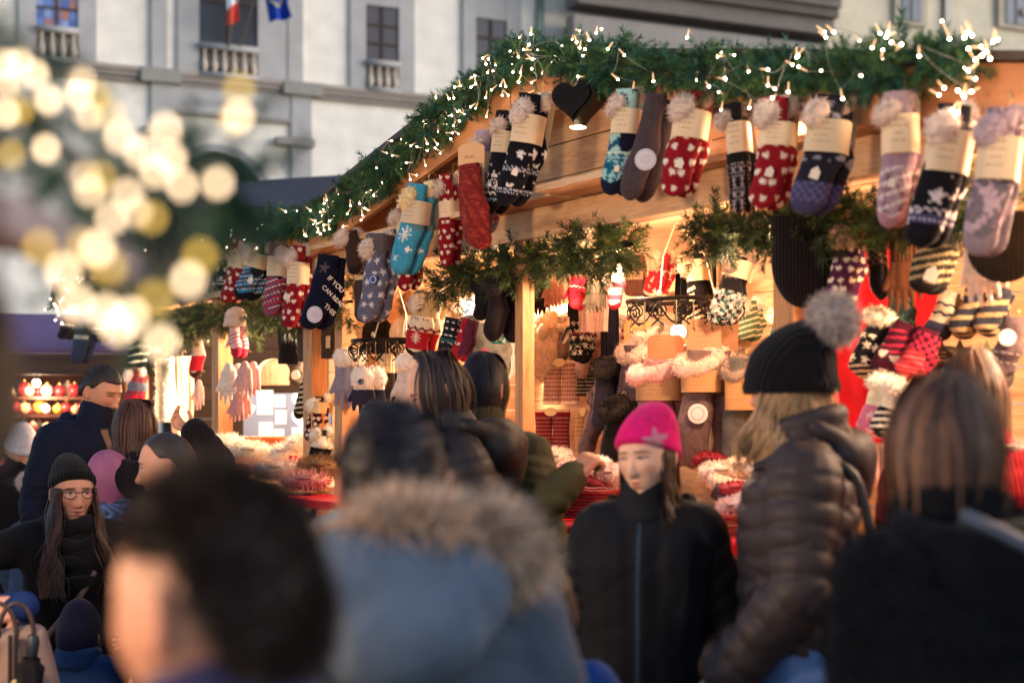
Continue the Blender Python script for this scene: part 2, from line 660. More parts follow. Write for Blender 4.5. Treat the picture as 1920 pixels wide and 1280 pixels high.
# stone cornice of the loggia and the building to its right
loggia = thing('loggia', 'grey stone loggia with a heavy moulded cornice beyond the garland peak', 'building', FM)
mb = MB()
aa0, _ = FF(1045, 20); aa1, _ = FF(1514, 20)
zc = FF(1280, -20)[1]
mb.box((aa0, -1.2, 0), (aa1, -.61, FF(1280, 74)[1]), srgb('8f8883'))
mb.build('wall', M_STONE, loggia, False)
mb = MB()
for k, (dz0, dz1, o, c) in enumerate(((.0, .35, 2.5, '6e6662'), (-.25, 0, 2.2, '57504d'), (-.55, -.25, 1.9, '787069'), (-.85, -.55, 1.75, '5f5853'), (-1.35, -.85, 1.5, '736b66'))):
    mb.box((aa0 - .0, -o, zc + dz0), (aa1, -.6, zc + dz1), srgb(c))
mb.build('cornice', M_STONE, loggia, False)

cream = thing('townhouse', 'cream plastered townhouse with narrow dark windows behind the right garland', 'building', FM)
b0, _ = FF(1519, 20); b1, _ = FF(2300, 20)
MB().box((b0, -1.0, 0), (b1, 8, 17), srgb('c9bda6')).build('wall', M_STONE, cream, False)
for (x0, x1, ys) in ((1650, 1685, 56), (1842, 1880, 62)):
    mb = MB()
    frect(mb, x0 - 12, -140, x1 + 12, ys + 8, 1.0, 1.16, srgb('ab9f8d'))
    wf = mb.build('window', M_STONE, cream, False)
    mb = MB()
    a0, a1, z0, z1 = frect(mb, x0, -130, x1, ys, 1.17, 1.2, srgb('333a4d'))
    mb.box(((a0 + a1) / 2 - .03, -1.24, z0), ((a0 + a1) / 2 + .03, -1.202, z1), srgb('4d4742'))
    mb.build('pane', M_PLASTIC, wf, False)
mb = MB()
frect(mb, 1731, -250, 1741, 300, 1.02, 1.14, srgb('66645f'))
mb.build('drainpipe', M_METAL, cream, False)
mb = MB()
z = FF(1900, 44)[1]
mb.box((FF(1868, 40)[0], -1.3, z - .12), (b1, -1.0, z + .1), srgb('9a8f80'))
mb.build('sill', M_STONE, cream, False)

# flags on poles leaning out of the central window
def flag(px, py0, px1, py1, label, painter, name='flag', wob=.12):
    a0, z0 = FF(px, py0)
    a1, z1 = FF(px1, py1)
    t = thing(name, label, 'flag', FM)
    MB().tube([(a0, -.3, z0), (a1, -1.4, z1)], .03, 8, srgb('8a7a6c')).build('pole', M_METAL, t)
    return t, np.array((a0, -.3, z0)), np.array((a1, -1.4, z1))
def cloth_sheet(top, w, h, painter, seed, nu=26, nv=34, drift=0.):
    r = np.random.default_rng(seed)
    u, v = np.meshgrid(np.linspace(0, 1, nu), np.linspace(0, 1, nv))
    x = (u - .5) * w * (1 - .45 * np.sin(v * 2.2) * .6)
    y = .14 * np.sin(u * 9 + v * 2) * (.3 + v) * w
    z = -v * h + .10 * h * u * v
    V = np.stack([x + drift * v * h, y, z], -1).reshape(-1, 3) + top
    j, i = np.meshgrid(np.arange(nv - 1), np.arange(nu - 1), indexing='ij')
    Q = np.stack([j * nu + i, j * nu + i + 1, (j + 1) * nu + i + 1, (j + 1) * nu + i], -1).reshape(-1, 4)
    return V, Q, painter(u.ravel(), v.ravel())
def ital(u, v):
    k = np.clip(v * 1.0 + (u - .5) * .45, 0, 1)
    c = np.tile(srgb('1f8a55'), (len(u), 1))
    c[:] = srgb('e6e8ea')
    c[(u > .62) & (v < .52)] = srgb('239062')
    c[v > .62 - .15 * (u - .5)] = srgb('d1503f')
    return c
def euro(u, v):
    c = np.tile(srgb('1e3f9e'), (len(u), 1))
    for k in range(12):
        a = k * math.pi / 6
        c[(u - .5 - .3 * math.cos(a)) ** 2 * .6 + (v - .55 - .2 * math.sin(a)) ** 2 < .0016] = srgb('d8c64a')
    return c
t, p, q = flag(424, 94, 428, -60, 'Italian tricolour hanging limp from a pole in the central window', None)
mb = MB()
mb.add(*cloth_sheet(np.array((FF(421, 0)[0], -1.1, FF(421, -25)[1])), .42, FF(421, -25)[1] - FF(421, 68)[1], ital, 1))
mb.build('flag_cloth', M_CLOTH, t)
t, p, q = flag(446, 92, 474, -40, 'blue European flag with a circle of stars beside the tricolour', None)
mb = MB()
mb.add(*cloth_sheet(np.array((FF(484, 0)[0], -1.25, FF(484, -40)[1])), .75, FF(484, -40)[1] - FF(484, 62)[1], euro, 2, drift=.22))
mb.build('flag_cloth', M_CLOTH, t)

# ================================================================== STALLS
SLOPE = .222
ZR = 3.04           # roof underside at the ridge
ZB = 2.36           # underside of the front beam
def roofz(s):
    return ZR - SLOPE * abs(s)

stall = thing('market_stall', 'large gabled pine stall hung with knitted socks under a lit fir garland', 'stall', HM)
SL, SRT, YB = -1.88, 2.75, 1.35
# roof: two slabs of dark boards
for s0, s1 in ((SL - .12, 0), (0, SRT + .2)):
    mb = MB()
    n = 9
    for k in range(n):
        y0 = -.14 + k * 1.75 / n
        y1 = y0 + 1.75 / n - .006
        for zz0, zz1 in ((.03, .055),):
            V = [(s0, y0, roofz(s0) + zz0), (s1, y0, roofz(s1) + zz0), (s1, y1, roofz(s1) + zz0), (s0, y1, roofz(s0) + zz0),
                 (s0, y0, roofz(s0) + zz1), (s1, y0, roofz(s1) + zz1), (s1, y1, roofz(s1) + zz1), (s0, y1, roofz(s0) + zz1)]
            mb.add(V, [(0, 3, 2, 1), (4, 5, 6, 7), (0, 1, 5, 4), (1, 2, 6, 5), (2, 3, 7, 6), (3, 0, 4, 7)])
    mb.build('roof', M_DARKWOOD, stall, False)
# rafters behind the rake boards
for y in (.45, 1.05):
    for s0, s1 in ((SL, -.02), (.02, SRT)):
        mb = MB()
        V = []
        for yy in (y, y + .07):
            for s in (s0, s1):
                V += [(s, yy, roofz(s) - .1), (s, yy, roofz(s) + .028)]
        mb.add(V, [(0, 2, 3, 1), (4, 5, 7, 6), (0, 1, 5, 4), (2, 6, 7, 3), (0, 4, 6, 2), (1, 3, 7, 5)])
        mb.build('rafter', M_PINE, stall, False)
def slope_board(name, mat, s0, s1, y0, y1, d0, d1):
    V = []
    for yy in (y0, y1):
        for s in (s0, s1):
            V += [(s, yy, roofz(s) - d1), (s, yy, roofz(s) - d0)]
    return MB().add(V, [(0, 2, 3, 1), (4, 5, 7, 6), (0, 1, 5, 4), (2, 6, 7, 3), (0, 4, 6, 2), (1, 3, 7, 5)]).build(name, mat, stall, False)
slope_board('rake_board', M_PLY, SL - .1, -.004, -.11, -.085, -.026, .20)
slope_board('rake_board', M_PLY, .004, SRT + .18, -.11, -.085, -.026, .16)
slope_board('soffit', M_PLY, SL - .1, -.004, -.084, .12, -.024, .0)
slope_board('soffit', M_PLY, .004, SRT + .18, -.084, .12, -.024, .0)
# gable wall of horizontal planks set back under the roof
mb = MB()
z = ZB + .12
k = 0
while z < ZR - .03:
    z1 = min(z + .135, ZR - .02)
    # clip the plank to the roof slope
    s_lo = max(SL + .02, -(ZR - .012 - z1) / SLOPE) if z1 > roofz(SL) else SL + .02
    s_hi = min(SRT - .02, (ZR - .012 - z1) / SLOPE) if z1 > roofz(SRT) else SRT - .02
    b_lo = max(SL + .02, -(ZR - .012 - z) / SLOPE) if z > roofz(SL) else SL + .02
    b_hi = min(SRT - .02, (ZR - .012 - z) / SLOPE) if z > roofz(SRT) else SRT - .02
    y0 = .13 + .003 * (k % 2)
    V = [(b_lo, y0, z), (b_hi, y0, z), (b_hi, y0 + .02, z), (b_lo, y0 + .02, z), (s_lo, y0, z1 - .005), (s_hi, y0, z1 - .005), (s_hi, y0 + .02, z1 - .005), (s_lo, y0 + .02, z1 - .005)]
    mb.add(V, [(0, 3, 2, 1), (4, 5, 6, 7), (0, 1, 5, 4), (1, 2, 6, 5), (2, 3, 7, 6), (3, 0, 4, 7)])
    z = z1
    k += 1
mb.build('gable_wall', M_PINE, stall, False)
# front beam with its ledge boards
mb = MB().box((SL, .0, ZB), (SRT, .09, ZB + .115))
mb.build('beam', M_PINE, stall, False)
mb = MB()
for s0, s1, z0, yo in ((SL, .28, .118, -.12), (.3, .95, .122, -.20), (.97, SRT, .118, -.08)):
    mb.box((s0, yo, ZB + z0), (s1, .13, ZB + z0 + .024))
mb.build('ledge', M_PINE, stall, False)
# posts
for s, y, hw in ((-1.72, .02, .04), (-.13, .02, .028), (1.36, .02, .045), (SRT - .06, .02, .045)):
    MB().box((s - hw, y, 0), (s + hw, y + hw * 2, ZB - .002)).build('post', M_PINEZ, stall, False)
# walls, ceiling, floor behind
def plank_wall(name, lo, hi, axis, th, mat, hgt=.14):
    mb = MB()
    z = lo[2]
    k = 0
    while z < hi[2] - .01:
        z1 = min(z + hgt, hi[2])
        o = .003 * (k % 2)
        if axis == 'y':
            mb.box((lo[0], lo[1] + o, z), (hi[0], lo[1] + o + th, z1 - .006))
        else:
            mb.box((lo[0] + o, lo[1], z), (lo[0] + o + th, hi[1], z1 - .006))
        z = z1
        k += 1
    return mb.build(name, mat, stall, False)
plank_wall('back_wall', (SL + .03, YB, .02), (SRT - .02, YB, ZB + .3), 'y', .02, M_PINE)
plank_wall('side_wall', (SL, .12, .02), (SL, YB - .002, ZB + .2), 'x', .02, M_PINEY)
plank_wall('display_panel', (-1.3, .86, .9), (.62, .86, ZB - .15), 'y', .018, M_PINE)
plank_wall('counter_front', (SL + .02, .0, .05), (SRT - .02, .0, 1.14), 'y', .02, M_RED_WOOD)
mb = MB()
for k in range(10):
    y0 = .15 + k * .12
    mb.box((SL + .03, y0, ZB + .09), (SRT - .03, y0 + .114, ZB + .11))
mb.build('ceiling', M_PINE, stall, False)
CT = 1.235
MB().box((SL + .03, .025, CT - .03), (SRT - .03, .55, CT - .001)).build('shelf', M_PINE, stall, False)
# heart shaped black lamp under the peak
lp, lt = HW(1086, 190, -.2)
lamp = thing('heart_lamp', 'black heart shaped metal lamp hanging under the stall peak', 'lamp', Matrix.Translation(lp) @ Matrix.Rotation(R(-30), 4, 'Z'))
def heart_pts(n=40, s=1.):
    t = np.linspace(0, 2 * np.pi, n, endpoint=False)
    return np.stack([16 * np.sin(t) ** 3, 13 * np.cos(t) - 5 * np.cos(2 * t) - 2 * np.cos(3 * t) - np.cos(4 * t)], 1) / 16 * s
def slab(poly, y0, y1, mb, col):
    n = len(poly)
    A = np.stack([poly[:, 0], np.full(n, y0), poly[:, 1]], 1)
    B = np.stack([poly[:, 0], np.full(n, y1), poly[:, 1]], 1)
    c0 = A.mean(0)[None]; c1 = B.mean(0)[None]
    V = np.concatenate([A, B, c0, c1])
    i = np.arange(n); j = (i + 1) % n
    mb.add(V, np.stack([i, j, j + n, i + n], 1), col)
    b = mb.n - len(V)
    mb.t.append(np.stack([j, i, np.full(n, 2 * n)], 1) + b)
    mb.t.append(np.stack([i + n, j + n, np.full(n, 2 * n + 1)], 1) + b)
mb = MB()
hp = heart_pts(48, .088)
hp[:, 1] *= .95
slab(hp, -.045, .045, mb, srgb('1c1512'))
slab(hp * .8, -.055, -.046, mb, srgb('120e0c'))
mb.build('housing', M_METAL, lamp, False)
MB().box((-.026, -.02, -.095), (.016, .02, -.090), (1, .8, .6)).build('tube_light', M_GLOW, lamp, False)
MB().tube([(0, 0, .07), (0, .03, .16), (0, .1, .2)], .006, 6, srgb('1c1512')).build('bracket', M_METAL, lamp)

# second stall, further along: horizontal eave
stall2 = thing('market_stall', 'second pine stall with a level eave beyond the gabled stall, its socks in a row', 'stall', HM)
E0, E1, ZE = -6.1, SL - .13, 2.62
mb = MB()
mb.box((E0, -.12, ZE), (E1, 1.6, ZE + .04))
mb.build('roof', M_DARKWOOD, stall2, False)
MB().box((E0, -.122, ZE - .13), (E1, -.10, ZE + .03)).build('eave_board', M_PLY, stall2, False)
mb = MB()
z = ZB + .08
k = 0
while z < ZE - .02:
    z1 = min(z + .13, ZE - .004)
    mb.box((-4.75, .12 + .003 * (k % 2), z), (E1, .14 + .003 * (k % 2), z1 - .005))
    z = z1; k += 1
mb.build('front_wall', M_PINE, stall2, False)
MB().box((-4.8, -.02, ZB), (E1, .10, ZB + .075)).build('beam', M_PINE, stall2, False)
for s in (-4.72, -3.30, E1 - .06):
    MB().box((s - .05, .02, 0), (s + .05, .11, ZB - .002)).build('post', M_PINEZ, stall2, False)
mb = MB()
for k in range(15):
    z0 = .05 + k * .15
    mb.box((-4.75, 1.5, z0), (E1, 1.52, z0 + .144))
mb.build('back_wall', M_PINE, stall2, False)
mb = MB()
for k in range(8):
    mb.box((-4.75, 0, .05 + k * .14), (E1, .02, .184 + k * .14))
mb.build('counter_front', M_RED_WOOD, stall2, False)
MB().box((-4.7, -.26, 1.27), (E1, .8, 1.295)).build('shelf', M_PINE, stall2, False)

# third stall behind: only its roof and side show
t3 = thing('market_stall', 'stall behind the others, only its dull grey-purple pitched roof showing over the garland', 'stall', Matrix.Translation(W(560, 795, 13.5) * 1) @ Matrix.Rotation(R(-18), 4, 'Z'))
t3.location.z = 0
mb = MB()
for sgn in (-1, 1):
    V = [(-.75, 0, 3.90), (1.0, 0, 3.90), (1.0, sgn * 1.4, 3.40), (-.75, sgn * 1.4, 3.40)]
    V += [(x, y, z + .06) for x, y, z in V]
    mb.add(V, [(0, 3, 2, 1), (4, 5, 6, 7), (0, 1, 5, 4), (1, 2, 6, 5), (2, 3, 7, 6), (3, 0, 4, 7)], srgb('4a4248'))
mb.build('roof', M_SHELL, t3, False)
mb = MB()
for k in range(22):
    z0 = .02 + k * .15
    mb.box((-.6, -1.2, z0), (.85, 1.2, z0 + .145), srgb('6b5340') * (1 - .1 * (k % 2)))
mb.build('wall', M_STONE, t3, False)

# far stall on the left with a purple awning
t4 = thing('market_stall', 'distant stall with a purple awning and a dark brown fascia, far left', 'stall', Matrix.Translation(Vector((W(95, 0, 11.5).x, 11.5, 0))) @ Matrix.Rotation(R(8), 4, 'Z'))
pm = 11.5 / F
mb = MB()
V = []
z0, z1 = CAMZ + (CY - 668) * pm, CAMZ + (CY - 585) * pm
V = [(-1.2, -.5, z0), (.75, -.5, z0), (.75, .6, z1), (-1.2, .6, z1)]
V += [(x, y, z + .03) for x, y, z in V]
mb.add(V, [(0, 3, 2, 1), (4, 5, 6, 7), (0, 1, 5, 4), (1, 2, 6, 5), (2, 3, 7, 6), (3, 0, 4, 7)], srgb('665073'))
mb.build('awning', M_CLOTH, t4, False)
MB().box((-1.2, -.52, CAMZ + (CY - 706) * pm), (.75, -.46, z0 - .002)).build('fascia', M_DARKWOOD, t4, False)
for x in (-1.15, .68):
    MB().box((x - .04, -.4, 0), (x + .04, -.32, z0 - .02)).build('post', M_PINEZ, t4, False)
MB().box((-1.2, .8, 0), (.75, .84, z0)).build('back_wall', M_RED_WOOD, t4, False)
MB().box((-1.3, -.4, .9), (.7, .5, .95)).build('counter', M_PINE, t4, False)
for pz in (742, 776, 810, 844, 878):
    zz = CAMZ + (CY - pz) * 11.35 / F
    MB().box((-1.25, -.36 + (878 - pz) * .003, zz - .025), (.7, .3, zz)).build('shelf', M_RED_WOOD, t4, False)
MB().box((-1.3, -.42, .02), (.7, -.41, .95), srgb('b02028')).build('skirt_cloth', M_CLOTH, t4, False)

# near stall at the left edge: its eave runs past the camera
nl = thing('market_stall', 'very near blurred stall eave at the left edge, pinkish grey roof edge', 'stall')
mb = MB()
A, B = W(-330, 335, .80), W(350, 512, 1.42)
zt = .5 * (A.z + B.z)
mb.box((-.380, .5, zt - .008), (-.356, 1.44, zt + .020), srgb('9a8a88'))
mb.build('eave_board', M_STONE, nl, False)
mb = MB()
V = [(-.386, .5, zt), (-.386, 1.43, zt), (-1.9, 1.43, zt + .35), (-1.9, .5, zt + .35)]
V += [(x, y, z + .015) for x, y, z in V]
mb.add(V, [(0, 3, 2, 1), (4, 5, 6, 7), (0, 1, 5, 4), (1, 2, 6, 5), (2, 3, 7, 6), (3, 0, 4, 7)])
mb.build('roof', M_DARKWOOD, nl, False)
for y in (.56, 1.38):
    MB().box((-1.85, y, 0), (-1.78, y + .06, zt + .3)).build('post', M_PINEZ, nl, False)
MB().box((-1.9, .5, .9), (-1.0, 1.4, .95)).build('counter', M_PINE, nl, False)

# unseen stall added left of the camera to carry the fill lamp
s6 = thing('market_stall', 'unseen pine stall added left of the view to carry the fill lamp', 'stall')
for nm, lo, hi, mt in (('roof', (-4.6, 1.7, 2.44), (-2.35, 4.4, 2.5), M_DARKWOOD), ('back_wall', (-4.5, 1.75, .02), (-4.46, 4.35, 2.43), M_PINEY), ('counter', (-2.75, 1.8, .02), (-2.5, 4.3, 1.0), M_RED_WOOD)):
    MB().box(lo, hi).build(nm, mt, s6, False)
for y in (1.8, 4.25):
    MB().box((-2.48, y, 0), (-2.39, y + .09, 2.438)).build('post', M_PINEZ, s6, False)

# unseen stall added right of the view, shading the crowd from low sun
s5 = thing('market_stall', 'unseen pine stall added beyond the right edge to shade the crowd', 'stall', HM)
for nm, lo, hi, mt in (('roof', (2.98, -.2, 2.9), (9.5, 1.7, 2.96), M_DARKWOOD), ('back_wall', (3.0, 1.5, .02), (9.4, 1.53, 2.89), M_PINE), ('eave_board', (2.98, -.22, 2.7), (9.5, -.202, 2.95), M_PLY), ('side_wall', (3.0, .0, .02), (3.03, 1.49, 2.89), M_PINEY), ('counter_front', (3.04, .0, .05), (9.4, .02, 1.14), M_RED_WOOD)):
    MB().box(lo, hi).build(nm, mt, s5, False)
for s in (6.2, 9.35):
    MB().box((s - .045, .03, 0), (s + .045, .12, 2.69)).build('post', M_PINEZ, s5, False)

# ---------------------------------------------------------------- tables at the main stall
tb_l = H(1017, 975, -.3)
ZT = tb_l[2] + .012
def folding_table(s0, s1, label):
    t = thing('folding_table', label, 'table', HM)
    MB().box((s0, -.30, ZT - .045), (s1, .0 - .004, ZT - .02), srgb('3a2f2a')).build('tabletop', M_SHELL, t, False)
    for s in (s0 + .12, s1 - .12):
        mb = MB()
        for sgn in (-1, 1):
            mb.tube([(s + sgn * .24, -.27, ZT - .05), (s - sgn * .24, -.27, .45), (s - sgn * .30, -.27, 0.0)], .014, 8, srgb('171415'))
        mb.build('leg', M_METAL, t)
    return t
folding_table(-1.75, .45, 'dark folding table under the red cloth left of the girl')
folding_table(.55, 2.6, 'dark folding table under the red cloth right of the girl')
def cloth_top(s0, s1, label):
    nu, nv = 60, 10
    u = np.linspace(s0, s1, nu)
    prof = [(.0, -.005), (-.15, -.003), (-.30, 0), (-.318, -.008), (-.324, -.03), (-.328, -.055), (-.33, -.075)]
    prof = [(-.006, 0.002), (-.1, .002), (-.2, .002), (-.30, .002), (-.312, -.002), (-.318, -.012), (-.321, -.024), (-.322, -.036)]
    V = []
    for k, (y, z) in enumerate(prof):
        for s in u:
            w = .006 * math.sin(s * 23) * max(0, k - 4) / 3
            V.append((s, y - w, ZT - .018 + z + (.004 * math.sin(s * 11) if k == 7 else 0)))
    o = MB().add(V, grid_faces(nu, len(prof), False), srgb('c8101c')).build('tablecloth', M_CLOTH, None)
    o.matrix_world = HM
    tag(o, label, 'tablecloth')
cloth_top(-1.78, .48, 'bright red cloth edge over the table left of the girl')
cloth_top(.52, 2.62, 'bright red cloth edge over the table between the girl and the puffer coat')

# ---------------------------------------------------------------- fir garlands with string lights
def make_twigs(K=12, needles=46, seed=3):
    out = []
    for k in range(K):
        r = np.random.default_rng(seed + k)
        n = needles
        t = np.sort(r.uniform(.05, 1, n))
        az = r.uniform(0, 2 * np.pi, n)
        ang = np.radians(r.uniform(38, 72, n)) * (1 - .4 * t ** 3)
        ln = r.uniform(.30, .44, n) * (1 - .15 * t)
        D = np.stack([np.sin(ang) * np.cos(az), np.sin(ang) * np.sin(az), np.cos(ang)], 1)
        P = np.stack([.02 * np.sin(t * 5 + k), .03 * t * t, t], 1)
        S = np.cross(D, r.normal(size=(n, 3)))
        S /= np.linalg.norm(S, axis=1)[:, None]
        w = .019
        V = np.stack([P - S * w, P + S * w, P + D * ln[:, None] + S * w * .35, P + D * ln[:, None] - S * w * .35], 1).reshape(-1, 3)
        out.append(V)
    return np.stack(out)
TW = make_twigs()

def garland(path, rad, per_m, label, colors, seed=0, twig=(.048, .074), droop=.10, M=None, face=None):
    r = np.random.default_rng(seed)
    P = np.array([tuple(p) for p in path], float)
    seg = np.linalg.norm(np.diff(P, axis=0), axis=1)
    cum = np.concatenate([[0], np.cumsum(seg)])
    n = int(cum[-1] * per_m)
    s = r.uniform(0, cum[-1], n)
    c = np.stack([np.interp(s, cum, P[:, k]) for k in range(3)], 1)
    T = np.stack([np.interp(s + .02, cum, P[:, k]) - np.interp(s - .02, cum, P[:, k]) for k in range(3)], 1)
    T /= np.linalg.norm(T, axis=1)[:, None] + 1e-9
    lump = .75 + .35 * np.sin(s * 17 + 1) * np.sin(s * 7.3) + .15 * np.sin(s * 41)
    d = r.normal(size=(n, 3))
    d -= T * (d * T).sum(1)[:, None]
    d /= np.linalg.norm(d, axis=1)[:, None]
    rr = rad * np.sqrt(r.uniform(0, 1, n)) * .55 * lump
    base = c + d * rr[:, None]
    D = d * 1. + T * r.normal(size=(n, 1)) * .75 + r.normal(size=(n, 3)) * .3
    D[:, 2] -= droop
    D /= np.linalg.norm(D, axis=1)[:, None]
    X = np.cross(D, r.normal(size=(n, 3)))
    X /= np.linalg.norm(X, axis=1)[:, None]
    Y = np.cross(D, X)
    L = r.uniform(*twig, n) * np.clip(lump, .7, 1.2)
    tv = TW[r.integers(0, len(TW), n)]
    V = base[:, None, :] + L[:, None, None] * (tv[..., 0:1] * X[:, None] + tv[..., 1:2] * Y[:, None] + tv[..., 2:3] * D[:, None])
    m = V.shape[1]
    cols = np.array(colors)[r.integers(0, len(colors), n)] * r.uniform(.6, 1.3, (n, 1))
    Cc = np.repeat(cols, m, 0)
    mb = MB()
    mb.add(V.reshape(-1, 3), np.arange(n * m).reshape(-1, 4), Cc)
    V2, Q2 = tube(P, .008, 5)
    mb.add(V2, Q2, srgb('2c2114'))
    o = mb.build('fir_garland', M_NEEDLE, None, False)
    tag(o, label, 'garland', 'fir garlands on the stalls')
    return o

GREENS = [srgb('2a5a48'), srgb('36664e'), srgb('466e3e'), srgb('274a34'), srgb('5a7a3c'), srgb('3a5a2c')]
WGREENS = [srgb('45542a'), srgb('38481f'), srgb('5a6a30'), srgb('2d3a1c')]
def hp_path(pts, y):
    return [HW(px, py, y)[0] for px, py in pts]
pathL = hp_path([(598, 408), (650, 380), (700, 338), (750, 298), (800, 250), (850, 204), (900, 163), (940, 128), (985, 98)], -.17)
pathR = hp_path([(975, 104), (1040, 108), (1100, 116), (1200, 128), (1300, 136), (1400, 140), (1500, 136), (1600, 130), (1700, 123), (1760, 108), (1830, 114)], -.17)
path2 = hp_path([(615, 405), (560, 420), (500, 424), (450, 430), (400, 436), (330, 446), (240, 462), (170, 490), (128, 530), (108, 575)], -.17)
garland(pathL, .104, 980, 'lit fir garland climbing the left slope of the gabled stall to its peak', GREENS, 1)
garland(pathR, .110, 980, 'lit fir garland running from the stall peak to the right edge', GREENS, 2)
garland(path2, .10, 700, 'lit fir garland along the level eave of the second stall', GREENS, 3)
garland(hp_path([(825, 540), (860, 520), (920, 505), (990, 490), (1060, 480), (1120, 468), (1185, 458)], .04), .14, 760, 'unlit fir garland under the beam over the left bay', WGREENS, 4, (.065, .095), .25)
garland(hp_path([(1315, 440), (1380, 432), (1450, 432), (1540, 428), (1620, 420), (1700, 412), (1800, 385), (1850, 375)], .0), .10, 760, 'unlit fir garland under the beam right of the hanging iron rack', WGREENS, 5, (.065, .10), .25)
garland(hp_path([(250, 625), (300, 612), (360, 604), (430, 596), (520, 585), (600, 572), (660, 565)], .05), .16, 560, 'unlit fir garland under the beam of the second stall', WGREENS, 6, (.065, .095), .25)
pathF = [W(-160, 60, 1.15), W(0, 170, 1.2), W(80, 260, 1.25), W(190, 330, 1.32), W(300, 330, 1.36), W(390, 330, 1.42), W(440, 385, 1.46), W(330, 440, 1.44), W(250, 520, 1.42), W(170, 570, 1.4)]
garland(pathF, .075, 380, 'very near out-of-focus fir garland on the left stall eave', [q * .75 for q in GREENS[:4]], 7, (.05, .08), .2)

def bulb_mesh(name, r, ln, mat):
    V, Q = sphere((0, 0, 0), (r, r, r * 1.25), 8, 6)
    return MB().add(V, Q, (1, .8, .5)).mesh(name, mat)
def stem_mesh(name, r, ln):
    return MB().tube([(0, 0, 0), (0, 0, ln)], [r * .75, r * .35], 6, srgb('d9c39a')).mesh(name, M_STEM)
M_STEM = emit_mat('lit_bulb_stem', (1.0, .6, .3), .45)
BM = bulb_mesh('bulb', .0033, .02, M_BULB)
BMF = bulb_mesh('bulb', .0036, .02, M_NEAR)
BMFD = bulb_mesh('bulb', .0036, .02, M_BULB_DIM)
SM = stem_mesh('stem', .0046, .028)
M_WIRE = col_mat('clear_wire', .3, 0, 1, .02, 10, spec=.5)

def lights(path, rad, n, label, seed, mesh=BM, extra=(), view=True, stem=True):
    r = np.random.default_rng(seed)
    P = np.array([tuple(p) for p in path], float)
    cum = np.concatenate([[0], np.cumsum(np.linalg.norm(np.diff(P, axis=0), axis=1))])
    th = thing('string_lights', label, 'string lights', Matrix.Translation(Vector(P[0])), 'string lights on the garlands')
    pts = []
    tocam = np.array((0, 0, CAMZ))
    i = 0
    while i < n:
        s = r.uniform(0, cum[-1])
        k = r.integers(1, 4)
        for j in range(k):
            if i >= n:
                break
            c = np.array([np.interp(s + r.normal() * .04, cum, P[:, q]) for q in range(3)])
            v = tocam - c
            v /= np.linalg.norm(v)
            side = np.cross(v, (0, 0, 1.))
            a = r.uniform(-1, 1)
            h = r.uniform(-1.15, .9)
            off = v * rad * r.uniform(.55, 1.1) + np.array((0, 0, 1.)) * h * rad + side * a * .05
            pts.append((c + off, r.normal(size=3) * .6 + np.array((0, 0, .5)) + side * r.normal() * .5))
            i += 1
    n_core = len(pts)
    for e in extra:
        pts.append((np.array(tuple(e)), r.normal(size=3) * .5 + np.array((0, 0, .6))))
    for p, d in pts[:100]:
        d = Vector(d).normalized()
        b = bpy.data.objects.new('bulb', mesh)
        COL.objects.link(b)
        b.parent = th
        M = Matrix.Translation(Vector(p - P[0])) @ d.to_track_quat('Z', 'Y').to_matrix().to_4x4()
        b.matrix_local = M
        if stem:
            st = bpy.data.objects.new('stem', SM)
            COL.objects.link(st)
            st.parent = b
    order = sorted(pts[:n_core], key=lambda q: -q[0][0] if seed % 2 else q[0][1])
    run = []
    def flush():
        if len(run) > 1:
            C = []
            for u, w in zip(run[:-1], run[1:]):
                mid = (u + w) / 2 + r.normal(size=3) * .02
                t = np.linspace(0, 1, 8, endpoint=False)[:, None]
                C.append((1 - t) ** 2 * u + 2 * t * (1 - t) * mid + t * t * w)
            C = np.concatenate(C + [run[-1][None]])
            MB().tube(C - P[0], .0010, 5, srgb('9a9588')).build('wire', M_WIRE, th)
        run.clear()
    for q, dq in order:
        q = q + np.array(Vector(dq).normalized()) * .028
        if run and np.linalg.norm(q - run[-1]) > .22:
            flush()
        run.append(q)
    flush()
    return th
exR = [HW(px, py, -.27)[0] for px, py in [(1128, 55), (1118, 62), (1086, 58), (1105, 75), (1140, 92), (1545, 60), (1548, 70), (1440, 160), (1452, 166), (1478, 172), (1650, 62), (1662, 70), (1672, 80), (1690, 84), (1665, 60), (1655, 95),
       (1808, 70), (1822, 66), (1838, 88), (1850, 96), (1862, 78), (1842, 104), (1830, 112), (1870, 74), (1856, 110), (1816, 132), (1828, 148), (1796, 170), (1806, 178), (1822, 172), (1786, 206), (1796, 210), (1770, 165), (1760, 178), (1815, 60), (1780, 72)]]
lights(pathL, .105, 100, 'warm fairy lights scattered over the garland on the left slope of the gable', 21)
lights(pathR, .11, 64, 'warm fairy lights on the garland from the peak to the right edge', 22, extra=exR)
ex2 = [HW(px, py, -.25)[0] for px, py in [(118, 560), (112, 566), (106, 575), (110, 590), (104, 600), (130, 545), (145, 520), (150, 528), (155, 522), (165, 500), (172, 520), (148, 482), (160, 485), (102, 570), (108, 582), (116, 606), (122, 540), (178, 515), (170, 470), (95, 560), (140, 500), (84, 580)]]
lights(path2, .095, 60, 'warm fairy lights on the garland of the level eave', 23, extra=ex2)

